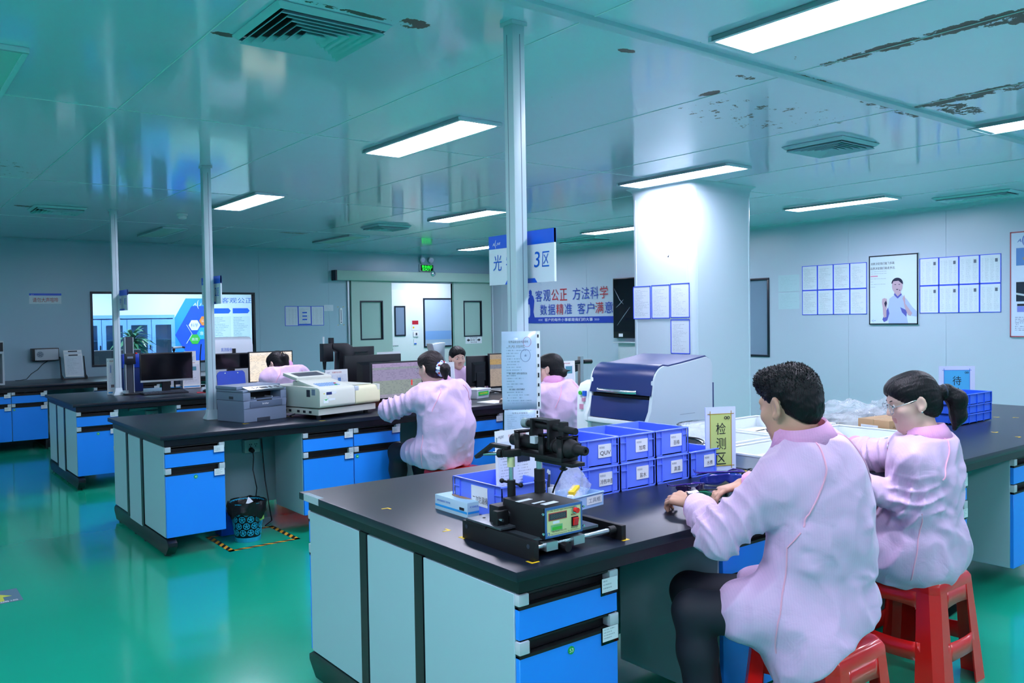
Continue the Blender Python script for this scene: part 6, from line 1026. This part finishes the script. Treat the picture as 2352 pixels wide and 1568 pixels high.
    def ns(Q): return np.array([noise.noise(Vector(p)) for p in Q])
    D += .011*folds*ns(V*5+seed); rn = ns(V*np.array((9, 9, 6.5))+seed*3+.5*np.stack([ns(V*4+9), ns(V*4+19), ns(V*4+29)], 1)); D += .012*folds*(.45-np.abs(rn)*1.9).clip(-.5, .5); D += .003*folds*ns(V*np.array((22, 22, 14)))
    for s in 'LR': # diagonal gathers around elbow and cuff
        sh, el, wr = g('sh'+s), g('el'+s), g('wr'+s)
        for a, b, w0 in ((sh, el, .85), (el, el+(wr-el)*K.get('cuff', .82), .12)):
            ab = b-a; L_ = np.linalg.norm(ab); tt = ((V-a)@ab)/(L_*L_); rel = V-a-np.clip(tt, 0, 1)[:, None]*ab; dr = np.linalg.norm(rel, axis=1); x, y = unit(np.cross(ab, U)), None; y = np.cross(unit(ab), x); ph = np.arctan2(rel@y, rel@x)
            mk = np.exp(-((tt-w0)/.45)**2)*(dr < .12)*np.clip((.125-dr)/.03, 0, 1)*((tt > -.1) & (tt < 1.1)); w = 2*PI*(tt*L_/.052)+1.6*np.sin(ph+seed)+1.3*np.sin(2*ph+1.1); D += .012*folds*mk*(1-np.abs(np.sin(w*.5))**.7*1.6)
    def gather(a, b, w_, h_):
        a, b = np.array(a), np.array(b); ab = b-a; tt = np.clip(((V-a)@ab)/(ab@ab), 0, 1); d = np.linalg.norm(V-a-tt[:, None]*ab, axis=1); return h_*np.exp(-(d/w_)**2)*np.sin(PI*np.clip(tt*.86+.1, 0, 1))
    for q in (1, -1): # folds raking from the armpits over the back, and across the waist
        ap = Ch+Sd*q*.165-U*.04
        for i in range(6): e = M_+Sd*q*rg.uniform(-.1, .16)-F*.15*rg.uniform(.4, 1)+U*rg.uniform(-.22, .1); s0 = ap-F*.1*rg.uniform(0, 1)+U*rg.uniform(-.07, .02); D += gather(s0, e, rg.uniform(.014, .026), folds*rg.choice((.02, -.018)))
        for i in range(5): z = rg.uniform(-.16, .1); D += gather(M_+Sd*q*.19-F*.05+U*(z+rg.uniform(-.04, .07)), M_-Sd*q*.02-F*.15+U*(z+rg.uniform(-.06, .03)), rg.uniform(.012, .02), folds*rg.choice((.016, -.015)))
        for i in range(4): D += gather(P+Sd*q*.19+F*.05+U*rg.uniform(-.06, .1), P+Sd*q*rg.uniform(-.05, .14)-F*.16+U*rg.uniform(-.14, .02), .018, folds*rg.choice((.018, -.016)))
    V = V+Nn*np.clip(D, -.028, .03)[:, None]; V = smooth(V, Fc, 1); co = np_mesh('smock', V, Fc, [coat_col or COAT], t, base)
    bv = BVHTree.FromPolygons([Vector(v) for v in V], [tuple(f) for f in Fc])
    def pipe(pts, r=.0032, nm='piping'):
        out = []; pts = [Vector(p) for p in pts]
        for i in range(len(pts)-1):
            for j in range(8): c = bv.find_nearest(pts[i].lerp(pts[i+1], j/8)); out.append(tuple(c[0]+c[1]*.0012-Vector(base)))
        if len(out) > 2: MB().tube(out, r, 6).build(nm, PIPE, co, smooth=True)
    for q in (1, -1):
        s = 'L' if q == 1 else 'R'; ap = Ch+Sd*q*.19-U*.1; pipe([N_-F*.06+Sd*q*.05, Ch-F*.12+Sd*q*.12+U*.08, ap-F*.09+U*.03]+([] if woman else [ap-F*.07])); pipe(([] if woman else [ap-F*.06-U*.02])+[M_+Sd*q*.2-U*(.05 if woman else 0), P+Sd*q*.22-F*.02, P+Sd*q*.23-U*.12], .0026)
    # collar: stand and fall band round the neck
    nu = unit(unit(hp(0, -.02, -.07)-N_)+U*.6); cf = unit(F-nu*np.dot(F, nu)); cs = np.cross(nu, cf); c0 = N_+nu*K.get('cz', .014)-F*.004; rows = []; n = 28; ka = K.get('ck', 1.0)
    for i in range(n+1):
        a = math.radians(24+312*i/n); bk = .5-.5*math.cos(a); fl = 1 if 1 < i < n-1 else .8
        rows.append([tuple(c0+(cf*math.cos(a)*1.02+cs*math.sin(a))*r*ka+nu*z-base) for r, z in ((.07, -.012), (.067, .018+.01*bk), (.0665, .03+.012*bk), (.07, .034+.012*bk), (.082*fl, .022+.004*bk), (.1*fl, -.02-.012*(1-bk)))])
    mb = MB(); mb.add([p for r_ in rows for p in r_], [(i*6+j, i*6+j+1, (i+1)*6+j+1, (i+1)*6+j) for i in range(n) for j in range(5)]); mb.build('collar', COLLAR, t, smooth=True, solid=.003)
    # cuffs
    for s in 'LR':
        el, wr = g('el'+s), g('wr'+s); d = unit(wr-el); cu = el+(wr-el)*K.get('cuff', .82); x, y, a = basis(d); MB().tube([tuple(cu-d*.012-base), tuple(cu+d*.004-base), tuple(cu+d*.022-base), tuple(cu+d*.03-base)], [.05, .055, .046, .038], 20).build('cuff', COLLAR, t, smooth=True)
    if K.get('buttons'):
        for i in range(4): o_ = Ch+F*.2-Sd*.0+U*(.06-.085*i); c = bv.find_nearest(Vector(o_)); MB().cyl(tuple(c[0]-Vector(base)), tuple(c[0]+c[1]*.004-Vector(base)), .009, n=14).build('button', M['white'], co)
        pipe([Ch+F*.16+U*.08, Ch+F*.2, M_+F*.2, P+F*.22+U*.05], .002, 'placket_seam')
    # hair
    hm = HAIRB if hair == 'scrunchie' else HAIR; Hr = SDF(); hg = lambda c, r, **k: Hr.ell(hp(*c), V3(*r)*hs, R, **k)
    if hair == 'short':
        hg((0, -.012, .044), (.083, .101, .088)); hg((0, -.048, .0), (.072, .064, .086)); hg((0, .055, .085), (.066, .05, .045), k=.03)
        hg((0, .085, -.05), (.09, .088, .108), k=.01, sub=True); hg((0, .02, -.1), (.12, .09, .085), k=.012, sub=True)
        for q in (1, -1): hg((q*.1, .012, -.035), (.05, .036, .05), k=.01, sub=True)
        hg((0, -.06, -.13), (.1, .08, .05), k=.01, sub=True)
    else:
        hg((0, -.016, .034), (.084, .102, .091)); hg((0, -.05, -.02), (.076, .068, .08)); hg((0, .04, .06), (.07, .055, .05), k=.03)
        hg((0, .098, -.05), (.08, .082, .105), k=.008, sub=True); hg((0, .02, -.12), (.09, .09, .075), k=.012, sub=True)
        for q in (1, -1): hg((q*.095, .02, -.03), (.035, .034, .045), k=.01, sub=True)
        hg((0, -.06, -.145), (.1, .09, .055), k=.012, sub=True)
        if hair == 'pony': Hr.seg(hp(-.0, -.105, .0), hp(0, -.15, .0), .028, .024, .02).seg(hp(0, -.148, .0), hp(0, -.178, -.045), .026, .038, .02).seg(hp(0, -.178, -.045), hp(.0, -.165, -.115), .038, .03, .02).seg(hp(0, -.165, -.115), hp(0, -.135, -.165), .03, .009, .02)
        if hair == 'scrunchie': Hr.seg(hp(0, -.09, -.02), hp(0, -.14, -.035), .034, .04, .02).seg(hp(0, -.14, -.035), hp(0, -.135, -.1), .036, .016, .02)
        if hair == 'bun': hg((0, -.11, -.05), (.036, .03, .034)); Hr.seg(hp(-.0, -.115, -.03), hp(-.03, -.165, -.035), .012, .003, .01)
        if hair == 'tied': Hr.seg(hp(0, -.09, .01), hp(0, -.125, -.005), .032, .034, .02).seg(hp(0, -.125, -.005), hp(0, -.12, -.075), .036, .02, .02).seg(hp(.05, .07, .03), hp(.058, .09, -.06), .014, .006, .01).seg(hp(0, -.11, .05), hp(0, -.135, .075), .012, .003, .01)
    V, Fc = Hr.mesh(.0045 if res < .005 else .0055); V = smooth(V, Fc, 1); Nn = vnormals(V, Fc); loc_ = (V-H)@R/hs
    if hair == 'short': D = .002*ns(V*95)+.003*ns(V*40)-.003
    else:
        a = np.arctan2(loc_[:, 0], loc_[:, 2]+.015); rr = np.arctan2(np.hypot(loc_[:, 0], loc_[:, 2]), loc_[:, 1]); D = .0022*ns(np.stack([a*14, rr*1.5, 0*a+seed], 1))+.0016*ns(np.stack([a*34, rr*2, 0*a], 1))
        if hair == 'parted': D -= .006*np.exp(-(loc_[:, 0]/.006)**2)*(loc_[:, 2] > .04)*(loc_[:, 1] > -.06)
    V = V+Nn*D[:, None]; ho = np_mesh('hair', V, Fc, [hm], t, base)
    if hair == 'short': # short tufts standing off the scalp
        pk = rg.choice(len(V), min(4200, len(V)), replace=False); mb = MB()
        for i in pk:
            l = loc_[i]; up_ = np.clip((l[2]+.02)/.1, 0, 1); ln = (.003+.0095*up_)*rg.uniform(.6, 1.2); d_ = unit(Nn[i]*(.35+.2*up_)+R@V3(rg.normal(0, .28), .25*up_+rg.normal(0, .25), .55*up_-.8*(1-up_))); x, y, _ = basis(d_); x, y = np.array(x), np.array(y); p = V[i]-Nn[i]*.003-base; r_ = .0016; mb.add([tuple(p+(x*math.cos(a)+y*math.sin(a))*r_) for a in (0, 2.1, 4.2)]+[tuple(p+d_*ln*.6+(x*math.cos(a)+y*math.sin(a))*r_*.7) for a in (0, 2.1, 4.2)]+[tuple(p+d_*ln+Nn[i]*-.002)], [(0, 1, 4, 3), (1, 2, 5, 4), (2, 0, 3, 5), (3, 4, 6), (4, 5, 6), (5, 3, 6)])
        mb.build('hair_tufts', hm, t, smooth=True, stuff=True)
    if hair == 'scrunchie':
        c = hp(0, -.118, -.03); ax_ = R@unit(V3(0, -1, -.25)); x, y, _ = basis(ax_); x, y = np.array(x), np.array(y); MB().tube([tuple(c+(x*math.cos(a)+y*math.sin(a))*(.038+.004*math.sin(9*a))+ax_*.006*math.sin(7*a)-base) for a in [i*PI/24 for i in range(48)]], [.0165+.004*math.sin(i*1.7) for i in range(48)], 10, True).build('scrunchie', SCR, t, smooth=True)
        for i in range(16): a = i*PI/8+.2; q = c+(x*math.cos(a)+y*math.sin(a))*.05+ax_*.012*math.sin(i*2.3)-base; MB().sphere(tuple(q), .008, 8, 6).build('scrunchie_spot', M['charblue'] if i % 3 else M['charred'], t, smooth=True)
    if hair == 'pony': MB().sphere(tuple(hp(.088, .004, -.04)-base), .0042, 10, 8).build('earring', M['steel'], t, smooth=True); c = hp(0, -.14, 0); ax_ = R@V3(0, 1, 0.1); x, y, _ = basis(ax_); MB().tube([tuple(c+(np.array(x)*math.cos(a)+np.array(y)*math.sin(a))*.027-base) for a in [i*PI/10 for i in range(20)]], .005, 6, True).build('hair_tie', M['dgrey'], t, smooth=True)
    if hair in ('tied',): MB().tube([tuple(hp(.03*math.cos(a)-.01, -.115-.01*math.sin(a), .045+.02*math.sin(a))-base) for a in [i*PI/8 for i in range(9)]], .003, 6).build('hair_clip', mat('hair_clip', 'c9a58a', .4), t, smooth=True)
    if hair in ('tied', 'bun'):
        for i in range(5): q = rg.choice((1, -1)); a = hp(q*.07, .05, .0+.01*i); MB().tube([tuple(v-base) for v in (a, a+R@V3(q*.008, .008, -.045), a+R@V3(q*.004, .012+.004*i, -.09))], [.0016, .0013, .0006], 4).build('loose_strand', hm, ho)
    if glasses:
        gl = MB()
        for q in (1, -1): gl.tube([tuple(hp(q*.033+.026*math.cos(a), .108-.006*abs(math.cos(a)), -.002+.022*math.sin(a))-base) for a in [i*PI/14 for i in range(28)]], .0014, 6, True).tube([tuple(hp(q*x, y, z)-base) for x, y, z in ((.059, .102, .006), (.074, .07, .008), (.079, .0, .014), (.078, -.02, .002))], .0012, 6)
        gl.tube([tuple(hp(x, .111, .004+.002*math.cos(x*90))-base) for x in (-.008, 0, .008)], .0012, 6); go = gl.build('glasses', M['steel'], t, smooth=True)
        for q in (1, -1): MB().prism([(.025*math.cos(a), .021*math.sin(a)) for a in [i*PI/10 for i in range(20)]], tuple(hp(q*.033, .104, -.002)-base), tuple(R[:, 0]), tuple(R[:, 2]), tuple(R[:, 1]), .0005).build('lens', M['lens'], go)
    return t, hp, bv

def stool(x, y, rz, label):
    """square red plastic stool with splayed hollow legs, cut-outs and a middle ring"""
    t = thing('plastic_stool', label, 'stool', (x, y, 0), rz); h = .45; T, Bq = .16, .2; hw_ = lambda z: Bq+(T-Bq)*z/h
    o = [(-1, -1), (1, -1), (1, 1), (-1, 1)]; ch = [(-1, -.82), (-.82, -1), (.82, -1), (1, -.82), (1, .82), (.82, 1), (-.82, 1), (-1, .82)]
    MB().loft([[(u*k, v*k, z) for u, v in ch] for k, z in ((hw_(.40)+.003, .40), (hw_(.43)+.003, .43), (T*.985, h-.008), (T*.93, h))]).build('seat', M['red'], t, bevel=.004)
    for u, v in o:
        lg = MB(); vs = []; th = .004
        for z in (.0, .1, .25, .41):
            k = hw_(z); w_ = .105-.03*z/h; c0 = (u*k, v*k); a = (u*(k-w_), v*k); b = (u*k, v*(k-w_)); vs += [(a[0], a[1], z), (u*(k-.03), v*k, z), (u*k, v*(k-.03), z), (b[0], b[1], z)]
        lg.add(vs, [(i*4+j, i*4+j+1, (i+1)*4+j+1, (i+1)*4+j) for i in range(3) for j in range(3)]); lg.build('leg', M['red'], t, solid=.006)
    for z0, z1 in ((.345, .41), (.13, .2)):
        for i in range(4):
            u, v = o[i]; u2, v2 = o[(i+1) % 4]; k0, k1 = hw_(z0), hw_(z1); n = 6; mb = MB(); vs = []
            for j in range(n+1): q = .2+.6*j/n; ar = .025*(2*q-1)**2; vs += [((u+(u2-u)*q)*k0*1.0, (v+(v2-v)*q)*k0, z0-(ar if z0 > .3 else -ar*.3)), ((u+(u2-u)*q)*k1, (v+(v2-v)*q)*k1, z1+(ar*.8 if z0 < .3 else 0))]
            mb.add(vs, [(j*2, j*2+2, j*2+3, j*2+1) for j in range(n)]); mb.build('apron' if z0 > .3 else 'stretcher', M['red'], t, smooth=20, solid=.005)
    return t
# ---------------------------------------------------------------- the six people and their stools
stool(2.49, 1.575, 0, 'red plastic stool under the man with short hair, lower right'); stool(3.47, 1.73, 0, 'red plastic stool under the woman with glasses at the right')
stool(3.38, 5.06, .15, 'red plastic stool under the woman with the scrunchie at the second bench')
base = np.array((2.47, 1.57, 0.))
_, hp, bv = person('person', 'Man with short black hair in a pink smock, back to the camera, handling sunglasses', base, dict(
    P=(2.455, 1.57, .56), M=(2.475, 1.54, .79), C=(2.46, 1.555, .965), N=(2.425, 1.58, 1.11), H=(2.41, 1.615, 1.222), head=(86, 14, 0), hs=1.04, ty=92, cb=1.0,
    shL=(2.305, 1.60, .965), elL=(2.185, 1.735, .805), wrL=(2.345, 1.965, .845), shR=(2.63, 1.61, 1.01), elR=(2.80, 1.86, .87), wrR=(2.70, 2.03, .855),
    knL=(2.17, 1.83, .535), anL=(2.2, 1.8, .09), knR=(2.33, 1.98, .53), anR=(2.33, 1.88, .09), ftL=(2.15, 1.95, .09), ftR=(2.33, 2.03, .09), hem=.40, hemn=(.45, -.6, -1), lap=.45, sl=1.0, ck=1.08, extra=(((2.365, 1.52, .42), (.125, .155, .19)), ((2.48, 1.51, .55), (.17, .14, .15))),
    hdL=((-.05, .9, .12), (-.35, -.2, 1), (1, .1, .2), (.75, .8, .8, .75), .3), hdR=((-.9, .3, -.12), (.1, .1, 1), (-.2, -1, 0), (.42, .5, .55, .5), .35)), res=.0045, cres=.0065, sk=SKIN, hair='short', woman=False, seed=3, folds=1.12)
w_ = V3(2.335, 1.952, .845)-base; d = unit(V3(2.345, 1.965, .845)-V3(2.17, 1.74, .83)); t = bpy.data.objects['person']; x, y, a = basis(d); x, y = np.array(x), np.array(y)
MB().tube([tuple(w_+d*.02+(x*math.cos(q)*.031+y*math.sin(q)*.036)) for q in [i*PI/12 for i in range(24)]], .005, 6, True).build('watch_strap', M['black'], t, smooth=True)
up = unit(V3(-.45, -.35, 1)-d*np.dot(V3(-.45, -.35, 1), d)); c = w_+d*.02+up*.036; wc = MB().obox(tuple(c), tuple(d), tuple(np.cross(up, d)), tuple(up), .018, .021, .006).build('watch_case', M['black'], t, bevel=.003); MB().obox(tuple(c+up*.0065), tuple(d), tuple(np.cross(up, d)), tuple(up), .015, .018, .0006).build('watch_screen', mat('watch_blue', '3f57b8', .15), wc)
base = np.array((3.47, 1.72, 0.))
person('person', 'Woman with glasses and a ponytail in a pink smock, in profile at the right', base, dict(
    P=(3.47, 1.73, .56), M=(3.49, 1.70, .77), C=(3.485, 1.70, .895), N=(3.482, 1.697, 1.0), H=(3.452, 1.735, 1.15), head=(138, 16, 0), hs=.98, ty=112, cb=.95,
    shL=(3.345, 1.68, .925), elL=(3.335, 1.665, .735), wrL=(3.22, 1.90, .845), shR=(3.60, 1.79, .93), elR=(3.66, 1.99, .86), wrR=(3.765, 2.20, .885),
    knL=(3.28, 2.02, .53), anL=(3.32, 1.95, .09), knR=(3.5, 2.1, .53), anR=(3.5, 1.98, .09), hem=.40, hemn=(0, .1, -1), lap=.6, cuff=.78, cz=.008, ck=1.04, buttons=True, extra=(((3.41, 1.74, .5), (.17, .2, .14)), ((3.5, 1.68, .56), (.17, .15, .17))),
    hdL=((-.35, .8, .1), (-.3, -.2, 1), (.8, .3, 0), (.4, .45, .5, .5), .3), hdR=((-.3, .9, -.25), (0, .2, 1), (-.9, -.2, 0), (.5, .6, .6, .6), .3)), res=.0045, cres=.0065, hair='pony', glasses=True, seed=5, folds=1.15)
def seated(label, x, y, ty, head, hair, seed, lean=.0, dz=0, hx=0, hy_=0, hz=0, glasses=False, hand_at=None, el=None, cb=1.0, sk=None, hem=.4):
    ty_ = math.radians(ty); F = V3(math.cos(ty_), math.sin(ty_), 0); S = V3(-math.sin(ty_), math.cos(ty_), 0); U = V3(0, 0, 1); B0 = V3(x, y, 0); P = B0+U*.56; M_ = P+U*.2-F*.03; Cc = M_+U*(.165+dz)+F*(.01+lean*.5); N = Cc+U*.13+F*(.03+lean*.45); H = N+U*(.115+hz)+F*.03+V3(hx, hy_, 0)
    K = dict(P=P, M=M_, C=Cc, N=N, H=H, head=head, hs=.98, ty=ty, cb=cb, hem=hem, lap=.5)
    for s, q in (('L', 1), ('R', -1)):
        sh = Cc+S*q*.165+U*.04+F*.02; e = el[s] if el and s in el else Cc+S*q*.25-U*.13+F*.15; h = hand_at[s] if hand_at and s in hand_at else P+S*q*.1+F*.42+U*.29; K['sh'+s], K['el'+s], K['wr'+s] = sh, e, h; K['kn'+s] = P+S*q*.11+F*.42-U*.03; K['an'+s] = V3(*(P+S*q*.11+F*.4)[:2], .09); K['hd'+s] = (unit(F*.8+S*-q*.4), U, -S*q, (.35, .4, .45, .45), .3)
    return person('person', label, np.array((x, y, 0.)), K, res=.0065, cres=.008, hair=hair, seed=seed, glasses=glasses, sk=sk, folds=1.25)
seated('Woman with a flowered scrunchie in a pink smock, typing with her back to us', 3.33, 5.10, 97, (100, 12, 0), 'scrunchie', 11, .05, 0, -.05, -.02, glasses=True, el=dict(L=V3(3.03, 5.36, .87), R=V3(3.64, 5.35, .85)), hand_at=dict(L=V3(3.27, 5.70, .835), R=V3(3.62, 5.68, .84)), cb=1.12, hem=.455)
seated('Woman with tied black hair bending over the third bench at left', 3.345, 7.96, 92, (112, 30, 0), 'tied', 13, .05, 0, -.055, .0, -.065, cb=1.12)
seated('Woman with centre-parted hair facing us behind the second bench', 4.89, 7.27, 262, (255, 8, 0), 'parted', 17, .03, -.05)
seated('Woman with a low bun by the data sheets, turned to the left', 4.41, 5.085, 105, (118, 6, 0), 'bun', 19, .03, -.06, glasses=True)
stool(3.33, 7.95, 0, 'red plastic stool under the woman at the third bench'); stool(4.82, 7.34, 0, 'red plastic stool under the woman facing us'); stool(4.37, 5.12, .1, 'red plastic stool under the woman with the low bun')
# ---------------------------------------------------------------- waste bin, sockets, floor markings
t = thing('waste_bin', 'turquoise openwork waste bin with a black liner under the second bench', 'waste bin', (2.11, 5.76, 0)); H_ = .27; n = 48; rr = lambda z: .085+.03*z/H_; mb = MB()
mb.lathe([(.001, .0015), (.085, .0015), (.088, .03), (.086, .03), (.082, .006), (.001, .006)], n=28); mb.lathe([(rr(.235), .235), (rr(.27)+.006, .27), (rr(.27), .272), (rr(.235)-.002, .235)], n=28)
NR = 4; NC = 11
for r in range(NR):
    for c in range(NC):
        a0 = 2*PI*(c+.5*(r % 2))/NC; zc = .055+.047*r+.012; R0 = rr(zc); RH = .0235; pt = lambda u, v: (math.cos(a0+u/R0)*rr(zc+v), math.sin(a0+u/R0)*rr(zc+v), zc+v)
        ring = [(pt(RH*math.cos(q), RH*math.sin(q)), pt((RH-.005)*math.cos(q), (RH-.005)*math.sin(q))) for q in [i*PI/6 for i in range(12)]]; mb.add([p for ab in ring for p in ab], [(i*2, ((i+1) % 12)*2, ((i+1) % 12)*2+1, i*2+1) for i in range(12)])
        for q in range(5): a = q*2*PI/5+.3; mb.add([pt(.004*math.cos(a+1.57), .004*math.sin(a+1.57)), pt(-.004*math.cos(a+1.57), -.004*math.sin(a+1.57)), pt(RH*math.cos(a)-.002*math.cos(a+1.57), RH*math.sin(a)-.002*math.sin(a+1.57)), pt(RH*math.cos(a)+.002*math.cos(a+1.57), RH*math.sin(a)+.002*math.sin(a+1.57))], [(0, 1, 2, 3)])
        mb.add([pt(.006*math.cos(q), .006*math.sin(q)) for q in [i*PI/4 for i in range(8)]], [tuple(range(8))])
mb.build('basket', M['teal'], t, solid=.0025)
L_ = []
for i, (r, z) in enumerate(((.11, .02), (.075, .02), (.083, .03), (.108, .25), (.116, .275), (.124, .28), (.128, .262), (.13, .23), (.126, .2), (.122, .185))[1:]): L_.append([(r*(1+.07*math.sin(5*a+i)*(i > 3)+.04*math.sin(11*a+i*2)*(i > 3))*math.cos(a), r*(1+.07*math.sin(5*a+i)*(i > 3))*math.sin(a), z+(.018*math.sin(3*a+i)+.01*math.sin(7*a) if i > 4 else 0)) for a in [k*2*PI/36 for k in range(36)]])
MB().loft(L_, cap=False).build('bin_liner', M['bag'], t, smooth=True); MB().obox((.07, -.085, .175), (.75, .65, 0), (0, .1, 1), (.65, -.75, .1), .03, .03, .001).build('round_sticker', mat('sticker_lime', '8fbf62', .5), t); MB().add([(-.02, -.02, .25), (.03, -.04, .27), (.01, .0, .30)], [(0, 1, 2)]).build('paper_scrap', M['paper'], t, solid=.001)
tag(MB().box(1.99, 2.09, 5.95, 6.1, .002, .17).build('blue_bin', M['signblue'], None, bevel=.01), 'dark blue box on the floor behind the openwork bin', 'box')
def power(x, y, label):
    t = thing('socket_box', label, 'socket', (x, y, .52)); MB().box(0, .12, -.06, 0, 0, .1).build('box', M['sock'], t, bevel=.006); MB().box(.012, .108, -.064, -.0605, .01, .09).build('plate', M['sock'], t, bevel=.002)
    for a, z in ((.035, .06), (.05, .06), (.075, .06), (.09, .06), (.042, .045), (.082, .045)): MB().box(a, a+.004, -.066, -.0643, z, z+.01).build('pin_slot', M['dark'], t)
    MB().box(-.16, .12, -.045, 0, .11, .135).build('cable_trunking', M['sock'], t, bevel=.003); return t
power(2.3, 6.359, 'white power socket under the second bench'); power(2.32, 9.209, 'white power socket under the third bench, in shadow')
t = thing('power_plug', 'black plug with a cable in the socket below the second bench', 'plug', (2.345, 6.29, .545)); MB().cyl((0, 0, 0), (0, -.035, -.005), .02, .016, 16).build('plug_body', M['black'], t); MB().tube([(0, -.035, -.005), (0.002, -.045, -.05), (0, -.03, -.15), (.0, -.1, -.28), (-.1, -.3, -.42), (-.12, -.4, -.5)], .004).build('cable', M['black'], t, smooth=True)
tag(MB().tube([(2.44, 6.32, .62), (2.44, 6.30, .5), (2.45, 6.29, .3), (2.46, 6.25, .12), (2.44, 6.15, .01), (2.35, 6.05, .006)], .0045).build('hanging_cable', M['black'], smooth=True), 'black cable hanging straight down the back panel right of the plug', 'cable')
hz = bpy.data.materials.new('hazard_tape'); hz.use_nodes = True; N = hz.node_tree.nodes; L = hz.node_tree.links; uv = N.new('ShaderNodeUVMap'); sp = N.new('ShaderNodeSeparateXYZ'); L.new(uv.outputs[0], sp.inputs[0]); k = mth(N, L, 'LESS_THAN', mth(N, L, 'FRACT', mth(N, L, 'ADD', mth(N, L, 'MULTIPLY', sp.outputs[0], 6), mth(N, L, 'MULTIPLY', sp.outputs[1], .6))), .5); mx = N.new('ShaderNodeMixRGB'); mx.inputs[1].default_value = (*lin('d9a52c'), 1); mx.inputs[2].default_value = (*lin('14161a'), 1); L.new(k, mx.inputs[0]); L.new(mx.outputs[0], N['Principled BSDF'].inputs['Base Color'])
t = thing('hazard_square', 'black and yellow hazard tape square on the floor around the bin', 'floor tape', (1.9, 5.53, .0006)); s = .5; w_ = .04
for a, b, c, d in (((0, 0), (s, 0), (s, w_), (0, w_)), ((s, 0), (s, s), (s-w_, s), (s-w_, 0)), ((s, s), (0, s), (0, s-w_), (s, s-w_)), ((0, s), (0, 0), (w_, 0), (w_, s))): MB().quad((*a, 0), (*b, 0), (*c, 0), (*d, 0)).build('tape_strip', hz, t)
t = thing('floor_sticker', 'grey square floor sticker with a yellow arrow at the left edge', 'floor sticker', (.46, 5.33, .0006)); MB().box(0, .22, 0, .26, 0, .0008).build('sheet', mat('sticker_grey', '5b7a8c', .4), t, bevel=0); MB().prism([(.04, .12), (.11, .2), (.18, .12), (.135, .12), (.135, .04), (.085, .04), (.085, .12)], (0, 0, .0009), (1, 0, 0), (0, 1, 0), Z, .0004).build('arrow', mat('sticker_yellow', 'c6cc4c', .5), t); text('安全通道', (.02, .012, .0015), (1, 0, 0), (0, 1, 0), .18, .025, M['inkwhite'], t)
flush_texts()
